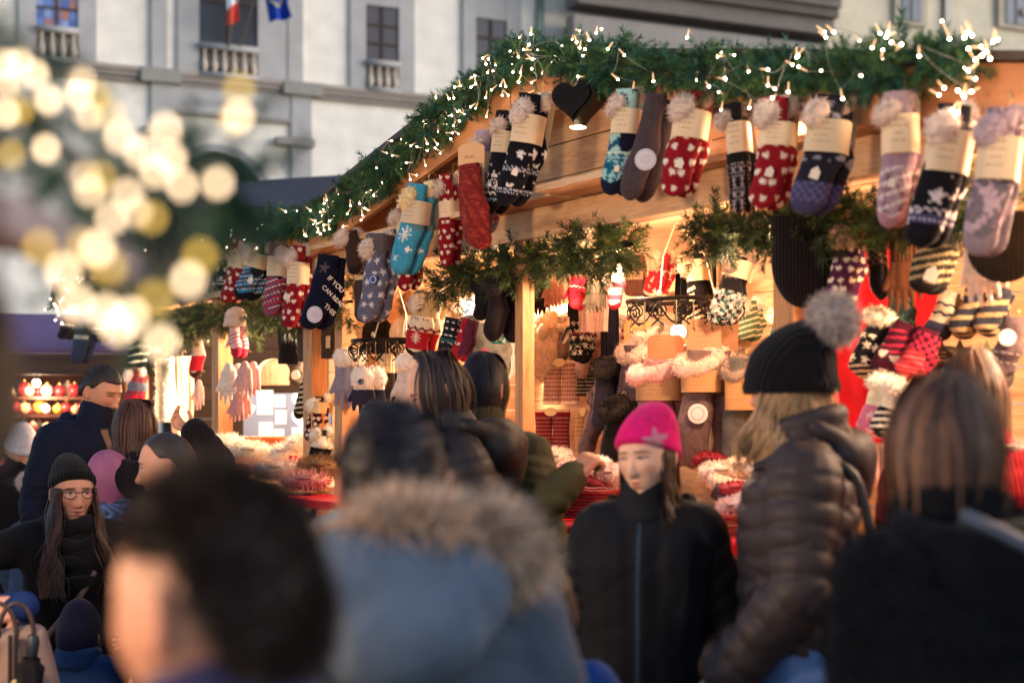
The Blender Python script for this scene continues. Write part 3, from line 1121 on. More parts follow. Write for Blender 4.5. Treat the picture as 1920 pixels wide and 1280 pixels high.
# near lights, far out of focus
nearb = [(12, 122), (35, 118), (66, 140), (14, 158), (90, 186), (10, 212), (92, 188), (86, 279), (152, 150), (148, 178), (166, 216), (222, 256), (262, 284), (310, 243), (341, 348), (447, 218),
         (408, 342), (320, 298), (292, 322), (158, 330), (170, 358), (240, 364), (258, 398), (210, 408), (118, 508), (353, 524), (143, 570), (198, 586), (222, 612), (302, 642), (246, 592), (182, 466)]
dimb = [(38, 208), (20, 290), (180, 178), (188, 335), (285, 408), (205, 500), (75, 463), (375, 480), (155, 462), (205, 215), (290, 560), (438, 225), (448, 168)]
ns = thing('string_lights', 'large out-of-focus warm lights hanging from the near left eave', 'string lights', None, 'string lights on the garlands')
wire_pts = []
for L_, me in ((nearb, BMF), (dimb, BMFD)):
    for k, (px, py) in enumerate(L_):
        d = (1.03 if px < 200 and py < 300 else .91 if py < 440 else .82) + rnd.uniform(-.02, .02)
        p = W(px, py, d)
        b = bpy.data.objects.new('bulb', me)
        COL.objects.link(b)
        b.parent = ns
        b.location = p
        wire_pts.append(p)
mb = MB()
wire_pts.sort(key=lambda p: p.x)
for a, b in zip(wire_pts[:-1], wire_pts[1:]):
    t = np.linspace(0, 1, 6)
    mb.tube([a.lerp(b, u) + Vector((0, 0, .03 * math.sin(math.pi * u))) for u in t], .0008, 4, srgb('3a4a38'))
mb.build('wire', M_WIRE, ns)

# ---------------------------------------------------------------- lit lamps of the stalls
LAMP_GROUP = 'bare bulbs lighting the stalls'
def stall_lamp(p, power, label, r=.032, col=(1.0, .69, .44), off=None):
    t = thing('bulb_lamp', label, 'lamp', Matrix.Translation(p), LAMP_GROUP)
    V, Q = sphere((0, 0, 0), r, 16, 10)
    MB().add(V, Q).build('bulb', M_GLOW, t)
    MB().tube([(0, 0, r * .8), (0, 0, r + .045)], [.016, .014], 10, srgb('1d1a18')).tube([(0, 0, r + .04), (0, .005, r + .12)], .004, 6, srgb('1d1a18')).build('socket', M_PLASTIC, t)
    li = bpy.data.lights.new('lamp_light', 'POINT')
    li.energy = power * 1.3
    li.color = col
    li.shadow_soft_size = .25 if power > 100 else .05
    lo = bpy.data.objects.new('lamp_light', li)
    COL.objects.link(lo)
    lo.parent = t
    lo.location = off or (0, 0, -r - .06)
    return t
stall_lamp(HW(1272, 622, .62)[0], 11, 'glowing bulb behind the hanging fleece boots under the iron rack')
stall_lamp(HL(-1.0, .62, 2.30), 30, 'bare bulb under the ceiling of the left bay')
stall_lamp(HL(.25, .22, 2.31), 12, 'added bulb hidden in the unlit garland over the left bay, brightening the goods', .018)  # added behind the fir to brighten the sheepskin and goods nearby
stall_lamp(HL(1.15, .20, 2.27), 14, 'bare bulb behind the unlit garland in the middle bay')
stall_lamp(HL(2.45, .25, 2.26), 32, 'bare bulb over the red cloth in the right bay')
stall_lamp(HL(-3.9, .35, 2.18), 55, 'bare bulb over the pale gloves in the second stall')
stall_lamp(HL(-2.6, .45, 2.25), 40, 'bare bulb over the heaped fleece in the second stall')
stall_lamp(Vector((W(60, 0, 11.3).x, 11.4, 1.95)), 14, 'bulb glowing inside the distant purple awning stall')
stall_lamp(HL(H(1466, 300, .05)[0], .06, ZB + .2), 4.5, 'small bulb on the ledge behind a red heart sock', .02, off=(0, -.05, .03))
stall_lamp(HL(H(1690, 300, .05)[0], .05, ZB + .2), 4, 'small bulb on the ledge behind the mauve socks', .02, off=(0, -.05, .03))
stall_lamp(HL(3.02, -.26, 2.58), 8, 'unseen fill bulb added right of the view for the gable front')  # out-of-view lamp added to light the gable front
stall_lamp(Vector((-1.5, 1.0, 1.62)), 26, 'bulb under the roof of the very near left stall')
stall_lamp(Vector((-2.5, 2.3, 2.3)), 120, 'unseen fill bulb added left of the view, warming stall front and faces')  # added unseen lamp: soft warm fill on the stall front and crowd
# ================================================================== KNITTED GOODS
def hmask(x, y):
    y = y + .1
    return (x * x + y * y - .55) ** 3 - x * x * y ** 3 < 0
def smask(x, y, n=5):
    r = np.hypot(x, y)
    a = np.arctan2(x, y)
    k = np.abs((a * n / (2 * np.pi) + .5) % 1 - .5) * 2
    return r < .42 + .58 * (1 - k) ** 1.6
def fmask(x, y):
    r = np.hypot(x, y)
    a = np.arctan2(x, y)
    k = np.abs(np.cos(a * 4))
    return r < .25 + .75 * k ** 3
SHAPES = {'hearts': hmask, 'stars': smask, 'flakes': fmask}

def paint(spec, x, f, ar, seed=0):
    """x: -.5...5 across, f: 0..1 along, ar: length / width.  layers of knit pattern"""
    r = np.random.default_rng(seed)
    y = f * ar
    c = np.tile(np.asarray(spec[0], float)[None], (len(x), 1))
    for L in spec[1:]:
        k = L[0]
        if k in SHAPES:
            _, col, sp, sz = L[:4]
            lo, hi = L[4:6] if len(L) > 4 else (0, 1)
            row = np.floor(y / sp)
            ox = (row % 2) * .5 * sp
            ix = np.floor((x + ox) / sp)
            dx = (x + ox) - (ix + .5) * sp
            dy = y - (row + .5) * sp
            jx = .12 * sp * np.sin(row * 5 + ix * 3)
            jy = .12 * sp * np.sin(row * 3 + ix * 7)
            an = .5 * np.sin(row * 2.1 + ix * 4.7)
            dx, dy = dx - jx, dy - jy
            X = (dx * np.cos(an) + dy * np.sin(an)) / sz
            Y = -(dy * np.cos(an) - dx * np.sin(an)) / sz
            m = SHAPES[k](X, Y) & (f > lo) & (f < hi)
            c[m] = col
        elif k == 'one':           # single motif ('one', shape, col, x, f, size)
            _, sh, col, x0, f0, sz = L
            m = SHAPES[sh]((x - x0) / sz, -(f - f0) * ar / sz)
            c[m] = col
        elif k == 'band':
            _, col, lo, hi = L
            c[(f > lo) & (f < hi)] = col
        elif k == 'toe':
            c[f > L[2] + .03 * np.cos(x * 6)] = L[1]
        elif k == 'heel':
            m = ((x - L[2]) / .30) ** 2 + ((f - L[3]) / L[4]) ** 2 < 1
            c[m] = L[1]
        elif k == 'zig':
            _, col, f0, amp, per, wd = L
            z = f0 * ar + amp * (np.abs(((x / per) % 1) - .5) * 4 - 1)
            c[np.abs(y - z) < wd] = col
        elif k == 'dots':
            _, col, f0, per, sz = L
            m = (np.abs(((x / per) % 1) - .5) < .28) & (np.abs(f * ar - f0 * ar) < sz)
            c[m] = col
        elif k == 'stripes':
            _, col, lo, hi, per, duty = L
            sl = .35 * x
            m = (((y + sl) / per) % 1 < duty) & (f > lo) & (f < hi)
            c[m] = col
        elif k == 'check':
            _, col, lo, hi, per = L
            m = (((y / per) % 1 < .5) ^ ((x / per) % 1 < .5)) & (f > lo) & (f < hi)
            c[m] = col
        elif k == 'noise':
            _, col, sc, th = L
            P = np.stack([x * sc, y * sc, np.zeros_like(x)], 1)
            c[vnoise(P, 3., seed) > th] = col
        elif k == 'sprig':
            _, col, lo, hi, per = L
            u = (x / per) % 1 - .5
            w = (y / per) % 1 - .5
            m = ((np.abs(u) < .08) | (np.abs(np.abs(u) - np.abs(w)) < .07)) & (f > lo) & (f < hi) & (np.hypot(u, w) < .46)
            c[m] = col
    return np.clip(c, 0, 1)

def sock_mesh(mb, L, w, t, spec, bend=.0, heel=1., seed=0, M=None, nu=60, nv=72, leg=.8, toe=.14):
    v = np.concatenate([np.linspace(0, 1 - toe, nv - 16), 1 - toe + toe * np.sin(np.linspace(0, np.pi / 2, 17)[1:])])
    nv = len(v)
    a = leg + (1 - leg) * 1 / (1 + np.exp(-(v - .42) * 16)) + .10 * heel * np.exp(-((v - .5) / .1) ** 2)
    end = np.where(v > 1 - toe * 1.0, np.sqrt(np.clip(1 - ((v - (1 - toe)) / toe) ** 2, 0, 1)), 1)
    a = a * (.94 - .1 * np.clip((v - .6) / .4, 0, 1)) * end
    b = (.75 + .25 * np.sin(v * 2.6)) * (.15 + .85 * end)
    cx = bend * w * (np.clip(v - .3, 0, 1) ** 1.6) * 1.4
    cx = cx + .07 * w * heel * np.exp(-((v - .5) / .12) ** 2)
    cx = cx + w * (.035 * np.sin(v * 5.5 + seed) + .02 * np.sin(v * 11 + seed * 1.7))
    th = np.linspace(0, 2 * np.pi, nu, endpoint=False)
    ce, se = np.cos(th), np.sin(th)
    ex = np.sign(se) * np.abs(se) ** .8
    ey = -np.sign(ce) * np.abs(ce) ** .9
    wob = 1 + .03 * np.sin(v * 19 + seed)[:, None]
    X = cx[:, None] + ex[None] * a[:, None] * w / 2 * wob
    Y = ey[None] * b[:, None] * t / 2 * (1 + .10 * np.sin(v * 14 + seed * 2)[:, None])
    Z = -np.repeat((v * L)[:, None], nu, 1)
    V = np.stack([X, Y, Z], -1).reshape(-1, 3)
    xs = np.repeat((ex * .5)[None], nv, 0).ravel()
    fs = np.repeat(v[:, None], nu, 1).ravel()
    C = paint(spec, xs * a.repeat(nu).clip(.3, 2), fs, L / w, seed)
    C *= (1 + .07 * np.random.default_rng(seed).normal(size=(len(C), 1)))
    V += np.random.default_rng(seed + 5).normal(size=V.shape) * .0006
    if M is not None:
        V = xf(M, V)
    mb.add(V, grid_faces(nu, nv), np.clip(C, 0, 1))
    n0 = mb.n - len(V)
    mb.t.append(np.array([(n0 + (i + 1) % nu, n0 + i, n0 + nu // 2) for i in range(nu) if i != nu // 2 and (i + 1) % nu != nu // 2]))
    return mb

def fluff(mb, c, r, n, col, ln=.02, seed=0, rot=None, wd=.0035):
    V, Q = sphere((0, 0, 0), r, 20, 14)
    d = vnoise(V / np.mean(r), 2.2, seed)
    V = V * (1 + .16 * d[:, None])
    if rot is not None:
        V = xf(rot, V)
    V = V + np.asarray(tuple(c))
    col = np.asarray(col, float)
    mb.add(V, Q, np.clip(col * (1 + .08 * vnoise(V, 60, seed)[:, None]), 0, 1))
    P, N = surf_points(V, Q, n, seed)
    fv, ft, fc = fur(P, N, ln, wd, col, .25, .55, seed, .10)
    mb.add(fv, ft, fc)

PAPER = srgb('e6c9a2')
FURC = srgb('dcc4b4')

def print_card(mb, w, z0, z1, t, seed, col, curve=True, marks=True, M=None, txt=None):
    """paper band wrapped round the pair, printed with small rows of type"""
    nu, nv = 64, 44
    u = np.linspace(-1, 1, nu)
    v = np.linspace(0, 1, nv)
    U, Vv = np.meshgrid(u, v)
    X = U * w / 2
    Y = -t / 2 * np.sqrt(np.clip(1 - np.abs(U) ** 4, 0, 1)) if curve else np.full_like(U, -t / 2)
    Z = z1 + (z0 - z1) * Vv
    P = np.stack([X, Y, Z], -1).reshape(-1, 3)
    C = np.tile(np.asarray(col, float)[None], (len(P), 1))
    if marks:
        r = np.random.default_rng(seed)
        ink = srgb('8a5a48')
        uu, vv = U.ravel(), Vv.ravel()
        row = (vv * 11).astype(int)
        cell = ((uu + 1) * 14).astype(int)
        key = (row * 31 + cell * 17 + seed * 7) % 5
        m = (row % 2 == 1) & (row < 9) & (np.abs((vv * 11) % 1 - .5) < .3) & (key > 1) & (np.abs(uu + .15) < .5 - .1 * (row % 3))
        C[m] = ink * .6 + C[m] * .4
    if M is not None:
        P = xf(M, P)
    mb.add(P, grid_faces(nu, nv, False)[:, ::-1], C)
    return mb

def disc(mb, c, r, col, M=None, th=.004, rim=None):
    a = np.linspace(0, 2 * np.pi, 32, endpoint=False)
    P = np.stack([np.cos(a) * r, np.sin(a) * r], 1)
    m2 = MB()
    slab(P, -th, 0, m2, col)
    if rim is not None:
        slab(P * .7, -th - .0015, -th, m2, rim)
        slab(P * .55, -th - .0022, -th - .0015, m2, col)
    V, Q, T, C = m2.arrays()
    V = V + np.asarray(c)
    if M is not None:
        V = xf(M, V)
    n0 = mb.n
    mb.add(V, Q, C)
    mb.t.append(T + n0)

SOCKN = [0]
def sock_pair(px, top, toe, wpx, spec, label, y=-.16, lean=6, fur_c=FURC, furside=-1, card=True, dsc=None, house=None, yaw=-18, bend=-.25, hook=True,
              cols=PAPER, name='sock_pair', cat='socks', group=None, header=None, rear=True, text=None, heel=1., rear_dx=.26):
    SOCKN[0] += 1
    sd = SOCKN[0]
    p, t = HW(px, top, y)
    mpp = t / F
    Lt = (toe - top) * mpp
    w = wpx * mpp * (.98 if y < 0 else 1.0)
    Lt *= 1.06 if y < 0 else 1.0
    th = thing(name, label, cat, Matrix.Translation(p) @ Matrix.Rotation(R(yaw + rnd.uniform(-6, 6)), 4, 'Z'), group)
    tk = .052
    ml = Matrix.Rotation(R(lean + rnd.uniform(-3, 3)), 4, 'Y')
    z0 = -.06 * Lt
    Ls = Lt * .93
    wf = w * (.86 if rear else 1.)
    mb = MB()
    sock_mesh(mb, Ls, wf, tk, spec, bend, heel, sd, ml @ Matrix.Translation((-.07 * w if rear else 0, -.022, z0)))
    mb.build('sock', M_KNIT, th)
    if rear:
        mb = MB()
        sock_mesh(mb, Ls * .97, wf * .92, tk * .9, spec, bend * .8, heel, sd + 50, ml @ Matrix.Translation((rear_dx * .42 * w, .026, z0 - .005)))
        mb.build('sock', M_KNIT, th)
    if fur_c is not None:
        mb = MB()
        rr = w * rnd.uniform(.31, .38)
        rot = Matrix.Rotation(R(30 * -furside), 4, 'Y')
        fluff(mb, (furside * w * .30 - .02 * w, -.045, z0 - .16 * Ls), (rr * .85, rr * .6, rr * 1.05), 420, fur_c, .016, sd, rot)
        mb.build('fur_cuff', M_FUR, th)
        mb = MB()
        fluff(mb, (furside * -.16 * w, .015, z0 - .05 * Ls), (rr * .75, rr * .5, rr * .8), 300, fur_c, .016, sd + 3, rot)
        mb.build('fur_cuff', M_FUR, th)
    if card:
        mb = MB()
        cols = np.asarray(cols) * rnd.uniform(.8, 1.02)
        f0, f1 = card if isinstance(card, tuple) else (.20 + rnd.uniform(-.03, .03), .45 + rnd.uniform(-.04, .04))
        print_card(mb, w * .94, z0 - Ls * f1, z0 - Ls * f0, .118, sd, cols, True, True, ml)
        # back of the card rises to the hook
        mb.add(xf(ml, [(-.1 * w, .062, z0 - Ls * f1), (w * .5, .062, z0 - Ls * f1), (w * .5, .062, -.02 * Lt), (w * .28, .062, .02 * Lt), (w * .05, .062, .0 * Lt)]), [(0, 1, 2, 3), (0, 3, 4, 4)], cols * .96)
        mb.build('paper_band', M_PAPER, th, True)
    if house is not None:
        hx, hf, hs = house
        poly = np.array([(-.5, -.6), (.5, -.6), (.5, .25), (0, .75), (-.5, .25)]) * hs * w
        m2 = MB()
        slab(poly, -.003, 0, m2, srgb('e9d8c2'))
        M2 = ml @ Matrix.Translation((hx * w, -.022 - tk * .54, z0 - Ls * hf)) @ Matrix.Rotation(R(14), 4, 'Y')
        V, Q, T, C = m2.arrays()
        m2 = MB(); m2.add(xf(M2, V), Q, C); m2.t.append(T)
        m2.build('house_label', M_PAPER, th, False)
    if dsc is not None:
        dx, df, dr, dc, rim = dsc
        mb = MB()
        disc(mb, (0, 0, 0), dr * w, dc, ml @ Matrix.Translation((dx * w, -.024 - tk * .54, z0 - Ls * df)), rim=rim)
        mb.build('round_label', M_PAPER, th, False)
    if header is not None:
        hz1, hz0, hw, hc = header
        a = np.linspace(0, np.pi, 14)
        hw *= w
        poly = np.concatenate([[(-hw / 2, hz0 * Ls), (hw / 2, hz0 * Ls)], np.stack([np.cos(a) * hw / 2, hz1 * Ls - .02 + np.sin(a) * hw * .22], 1)])
        m2 = MB()
        slab(poly, -.0015, 0, m2, hc)
        print_card(m2, hw * .96, hz0 * Ls, hz1 * Ls - .03, .006, sd, hc, False, True)
        m2.build('header_card', M_PAPER, th, False, )
        th.children[-1].matrix_local = Matrix.Translation((0, -.075, z0))
    if text is not None:
        tmb = MB()
        for line, tx, tf, size in text:
            cu = bpy.data.curves.new('t', 'FONT')
            cu.body = line
            cu.size = size * w
            cu.align_x = 'CENTER'
            cu.extrude = .0012
            ob = bpy.data.objects.new('t', cu)
            COL.objects.link(ob)
            dg = bpy.context.evaluated_depsgraph_get()
            me = ob.evaluated_get(dg).to_mesh()
            me.calc_loop_triangles()
            V = np.array([v.co for v in me.vertices])
            T = np.array([tr.vertices for tr in me.loop_triangles])
            M2 = ml @ Matrix.Translation((tx * w, -.026 - tk * .5, z0 - Ls * tf)) @ Matrix.Rotation(R(36), 4, 'Y') @ Matrix.Rotation(R(90), 4, 'X')
            tmb.add(xf(M2, V), T, srgb('e8d6c0'))
            bpy.data.objects.remove(ob)
            bpy.data.curves.remove(cu)
        tmb.build('lettering', M_PAPER, th, False)
    if hook:
        MB().tube([(.12 * w, .03, -.02 * Lt), (.12 * w, .03, .05 * Lt), (.10 * w, .05, .09 * Lt), (.16 * w, .08, .07 * Lt)], .0025, 6, srgb('c9b27c')).build('hook', M_METAL, th)
    return th

RED, DRED, NAVY, BLK, WHT, TEAL, GRY, BRN, MAUVE = (srgb(x) for x in ('8a1420', '6d1018', '1c1f38', '15131a', 'e8ded6', '2f8ea8', '67626f', '4a382e', '8d6d7c'))
CRM = srgb('e6d4bd')
PINK = srgb('d8778f')
G1 = 'socks hung along the stall front'
hearts = [RED, ('hearts', CRM, .42, .125)]
nordicK = [BLK, ('band', WHT, .10, .13), ('flakes', WHT, .46, .20, .45, .8), ('zig', WHT, .42, .05, .2, .025), ('zig', WHT, .82, .05, .2, .025), ('dots', WHT, .88, .12, .03)]
starK = [BLK, ('stars', WHT, .56, .20, .45, .64), ('zig', srgb('b8b4bc'), .665, .03, .18, .02), ('dots', srgb('b8b4bc'), .69, .1, .022), ('stars', WHT, .56, .20, .71, .84), ('zig', srgb('b8b4bc'), .86, .03, .18, .022), ('dots', srgb('b8b4bc'), .885, .1, .022), ('toe', BLK, .91)]
tealstripe = [srgb('3a4150'), ('stripes', srgb('2c7fa8'), .45, .9, .36, .3), ('stripes', srgb('c9cfd6'), .4, .85, .21, .16), ('heel', BLK, .25, .42, .15), ('toe', BLK, .86)]
purp = [srgb('7a4a5c'), ('stripes', srgb('c02f45'), .4, .95, .25, .35), ('stripes', WHT, .4, .9, .33, .14), ('stripes', NAVY, .42, .92, .19, .2), ('heel', NAVY, .2, .36, .12)]

# second stall, from the far end
sock_pair(372, 452, 520, 34, [BRN, ('band', srgb('c9a06e'), 0, .35), ('toe', srgb('3a1418'), .8)], 'brown slipper sock farthest left on the level eave row', y=-.14, lean=2, group=G1, fur_c=None, dsc=None)
sock_pair(403, 440, 542, 34, [srgb('6f6a78'), ('flakes', srgb('a9a5b5'), .4, .16), ('stripes', srgb('5a4a50'), .5, .95, .3, .3)], 'grey patterned sock pair second from the left on the level eave', y=-.14, lean=2, group=G1)
sock_pair(430, 438, 540, 36, nordicK, 'small black and white nordic sock pair on the level eave', y=-.14, lean=4, group=G1)
sock_pair(457, 442, 565, 42, hearts, 'dark red heart sock pair between the nordic and the blue striped socks', y=-.15, lean=8, group=G1, furside=1, house=(-.1, .62, .16))
sock_pair(492, 448, 562, 52, tealstripe, 'grey sock pair with blue stripes and black heel and toe', y=-.15, lean=12, group=G1, house=(.1, .64, .2))
sock_pair(527, 450, 588, 48, purp, 'purple and red striped knit sock pair on the level eave', y=-.15, lean=3, group=G1, furside=1)
sock_pair(565, 452, 610, 46, hearts, 'red heart sock pair with its cuff turned left, before the black lettered sock', y=-.15, lean=3, group=G1, dsc=(-.3, .62, .15, srgb('e0cfc0'), None))
sock_pair(622, 470, 614, 64, [srgb('121326'), ('one', 'stars', srgb('5d4a4a'), .0, .18, .2)], 'black sock pair with white lettering and a round pale label', y=-.2, lean=10, fur_c=None, card=None, bend=-.5, group=G1,
          dsc=(-.15, .80, .25, srgb('c9bcc4'), srgb('d8ccd2')), text=[('IF YOU', .36, .40, .21), ('CAN READ', .33, .56, .185), ('THIS', .27, .74, .21)])
sock_pair(660, 430, 512, 44, [srgb('3d2a22'), ('toe', srgb('2a1c18'), .8)], 'brown slipper boot flopped sideways beside the black lettered socks', y=-.14, lean=-16, group=G1, card=None, furside=-1)
sock_pair(682, 452, 596, 44, [srgb('4b3a35')], 'plain brown sock pair half hidden behind the grey star socks', y=-.06, lean=-3, group=G1, fur_c=None)
sock_pair(716, 428, 598, 62, [srgb('625f70'), ('stars', srgb('d6cbc8'), .40, .13, .22, 1)], 'tall slate grey sock pair with pale stars and a round blue label', y=-.2, lean=6, group=G1, card=(.02, .2), cols=srgb('5a4a48'), fur_c=srgb('d9c2ae'),
          dsc=(.0, .52, .16, srgb('3f4f7e'), srgb('c7d0e4')), bend=-.3)
sock_pair(762, 372, 538, 46, hearts, 'red heart sock pair with white fur cuff behind the teal snowflake socks', y=-.10, lean=-2, group=G1)
sock_pair(792, 336, 510, 62, [srgb('3f93ae'), ('one', 'flakes', WHT, -.08, .56, .30), ('one', 'flakes', WHT, .12, .36, .18), ('one', 'flakes', WHT, -.2, .82, .14), ('one', 'flakes', WHT, -.28, .40, .12), ('one', 'flakes', WHT, .22, .72, .14), ('heel', srgb('5f7f86'), .3, .38, .13)],
          'teal blue sock pair with big white snowflakes', y=-.2, lean=7, group=G1, fur_c=srgb('eed3a0'))
sock_pair(840, 318, 492, 40, hearts, 'narrow red heart sock pair between the teal and the rust red socks', y=-.10, lean=-1, group=G1, furside=-1, card=(.30, .48))
sock_pair(884, 300, 458, 66, [srgb('7a2320'), ('noise', srgb('9a3a2a'), 9, .2)], 'rust red heathered sock pair under a large orange card', y=-.28, lean=-6, group=G1, fur_c=None, card=None, bend=.1, header=(.20, -.40, .82, srgb('eab27c')))
pinkgr = [srgb('a98fa0'), ('flakes', srgb('b8324e'), .34, .16, .45, 1), ('flakes', WHT, .5, .14, .55, 1), ('heel', srgb('6b6468'), .28, .42, .14), ('band', srgb('b02840'), .36, .48), ('toe', srgb('8b8590'), .90)]
sock_pair(915, 234, 432, 52, pinkgr, 'pink and grey snowflake sock pair with grey heel', y=-.17, lean=4, group=G1, house=(-.05, .72, .17))
nordic2 = [srgb('17151c'), ('flakes', WHT, .5, .23, .52, .8), ('zig', srgb('8fb0b8'), .86, .05, .22, .03), ('zig', WHT, .8, .05, .22, .03), ('heel', BLK, .22, .44, .13), ('toe', BLK, .92)]
sock_pair(957, 198, 394, 52, nordic2, 'black sock pair with white nordic flakes, second left of the heart lamp', y=-.17, lean=5, group=G1)
sock_pair(1006, 166, 381, 68, starK, 'black sock pair with white stars hanging just left of the heart lamp', y=-.2, lean=8, group=G1, house=(-.05, .70, .18))
# right of the lamp
mint = [srgb('9fc3bd'), ('noise', srgb('1c4d66'), 5, .1), ('heel', srgb('17142a'), .24, .46, .15), ('band', srgb('cfdcc8'), .60, .62), ('sprig', srgb('0f6f8c'), .62, .9, .3), ('toe', srgb('171a2e'), .86)]
sock_pair(1184, 158, 358, 64, mint, 'mint and petrol blue nordic sock pair just right of the heart lamp', y=-.2, lean=4, group=G1, house=(-.05, .76, .16))
sock_pair(1238, 168, 372, 62, [srgb('4a3d40')], 'plain brown-grey sock pair with a large white round label', y=-.2, lean=8, group=G1, fur_c=None, card=None, dsc=(.05, .62, .33, srgb('cfc6cc'), srgb('dcd4d8')), bend=-.35, rear_dx=.5)
sock_pair(1306, 162, 362, 76, [RED, ('hearts', CRM, .38, .115, .4, 1)], 'dark red heart sock pair with fluffy cuff beside the plain brown-grey pair', y=-.2, lean=6, group=G1, house=(-.1, .70, .2))
sock_pair(1378, 184, 392, 52, [srgb('1b1718'), ('sprig', srgb('a8989a'), .55, 1, .34), ('band', srgb('1b1718'), 0, .5)], 'black sock pair with faint pale reindeer pattern', y=-.18, lean=-3, group=G1, furside=-1)
sock_pair(1462, 174, 384, 78, [RED, ('hearts', CRM, .38, .115, .42, 1)], 'dark red heart sock pair in front of the brightly lit planks', y=-.2, lean=4, group=G1, furside=-1, house=(-.1, .68, .2))
deer = [srgb('23202a'), ('noise', srgb('8d8794'), 5, .42), ('band', srgb('3d3a5a'), .72, 1), ('check', srgb('5a5678'), .72, .9, .2), ('band', BLK, .38, .5)]
sock_pair(1564, 168, 396, 92, deer, 'navy and grey reindeer sock pair right of the bright planks', y=-.2, lean=9, group=G1, house=(-.1, .66, .2))
mv = [srgb('a58a92'), ('band', srgb('9a7c88'), .4, .55), ('sprig', srgb('6d4a5c'), .6, .9, .45), ('stripes', srgb('d0bcb8'), .55, .95, .36, .3), ('toe', srgb('a07a86'), .9)]
sock_pair(1688, 160, 416, 76, mv, 'mauve and cream nordic sock pair with two fluffy cuffs', y=-.2, lean=0, group=G1, house=(-.22, .68, .17))
st2 = [srgb('17151c'), ('stars', srgb('d8cbc8'), .62, .24, .5, .95), ('band', srgb('4a4868'), .78, .84), ('zig', srgb('c8bcc0'), .74, .04, .2, .03), ('dots', srgb('c8bcc0'), .81, .12, .025), ('toe', BLK, .92)]
sock_pair(1796, 184, 458, 94, st2, 'black and white star sock pair, second from the right edge', y=-.22, lean=8, group=G1, furside=-1)
sock_pair(1884, 190, 470, 88, [srgb('75676f'), ('band', srgb('6a5f6c'), .4, .55), ('noise', srgb('b59aa0'), 4, .1), ('toe', srgb('8f7a80'), .85)], 'greyish pink sock pair at the right edge of the picture', y=-.26, lean=4, group=G1, fur_c=srgb('b9a2a8'))
# ================================================================== GOODS INSIDE THE STALLS
def at(px, py, y, yaw=-18):
    p, t = HW(px, py, y)
    return Matrix.Translation(p) @ Matrix.Rotation(R(yaw), 4, 'Z'), t / F

def hook_part(t, z=0., col=srgb('c9b27c')):
    MB().tube([(0, .005, z - .01), (0, .005, z + .025), (.012, .01, z + .04), (.02, .02, z + .03)], .002, 6, col).build('hook', M_METAL, t)

SEED = [100]
def nxt():
    SEED[0] += 1
    return SEED[0]

def glove_pair(px, top, bot, wpx, y, col, label, cuff=None, fur_c=None, yaw=-18, dsc=None, spec=None, group=None, cuff_frac=.28, lean=0, second=True, card=None):
    M, k = at(px, top, y, yaw)
    L, w = (bot - top) * k, wpx * k
    t = thing('glove_pair', label, 'gloves', M, group)
    sd = nxt()
    for q in range(2 if second else 1):
        ox, oy = (0, -.02) if q == 0 else (w * .28, .02)
        s = 1 if q == 0 else .95
        cz = -L * cuff_frac
        pw = w * .42 * s
        caps = [((ox - pw * .55, oy, cz - .01), pw * .42, (ox - pw * .62, oy, -L * .62), pw * .44),
                ((ox + pw * .55, oy, cz - .01), pw * .42, (ox + pw * .62, oy, -L * .62), pw * .44),
                ((ox, oy, cz + .02), pw * .6, (ox, oy, -L * .6), pw * .62)]
        for i in range(4):
            fx = ox + (i - 1.5) * pw * .52
            ln = (.93, 1., .97, .86)[i]
            rr = pw * .235
            caps.append(((fx, oy, -L * .60), rr * 1.1, (fx + (i - 1.5) * pw * .12, oy - .004 * i, -L * ln * s + rr), rr * .8))
        caps.append(((ox - pw * .8, oy, -L * .45), pw * .26, (ox - pw * 1.35, oy - .012, -L * .68), pw * .2))
        V, Q, N = blob([(np.array(a) * (1, 1, 1), b, c, d) for a, b, c, d in caps], max(.004, w * .045), 2)
        V[:, 1] = (V[:, 1] - oy) * .55 + oy
        mb = MB()
        if spec is not None:
            C = paint(spec, (V[:, 0] - ox) / w, np.clip(-V[:, 2] / L, 0, 1), L / w, sd)
        else:
            C = np.clip(np.asarray(col) * (1 + .1 * vnoise(V, 60, sd)[:, None]), 0, 1)
        mb.add(V, Q, C)
        if lean:
            mb.v = [xf(Matrix.Rotation(R(lean), 4, 'Y'), v) for v in mb.v]
        mb.build('glove', M_KNIT, t)
        if cuff is not None:
            mb = MB()
            zs = np.linspace(0, -L * (cuff_frac + .04), 12)
            V, Q = tube([(ox, oy, z) for z in zs], w * .40 * s * (1 + .03 * np.sin(np.arange(12) * 2.6)), 24)
            V[:, 1] = (V[:, 1] - oy) * .5 + oy
            mb.add(V, Q, cuff)
            mb.build('cuff', M_RIB, t)
        if fur_c is not None:
            mb = MB()
            fluff(mb, (ox, oy - .01, -L * cuff_frac * .5), (w * .48 * s, w * .26, L * cuff_frac * .58), 420, fur_c, .014, sd + q)
            mb.build('fur_cuff', M_FUR, t)
    if dsc is not None:
        mb = MB()
        disc(mb, (0, -.02 - w * .30, -L * dsc[0]), dsc[1] * w, dsc[2], None, rim=dsc[3])
        mb.build('round_label', M_PAPER, t, False)
    if card is not None:
        mb = MB()
        print_card(mb, w * .95, -L * card[1], -L * card[0], w * .7, sd, card[2])
        mb.build('paper_band', M_PAPER, t)
    hook_part(t)
    return t

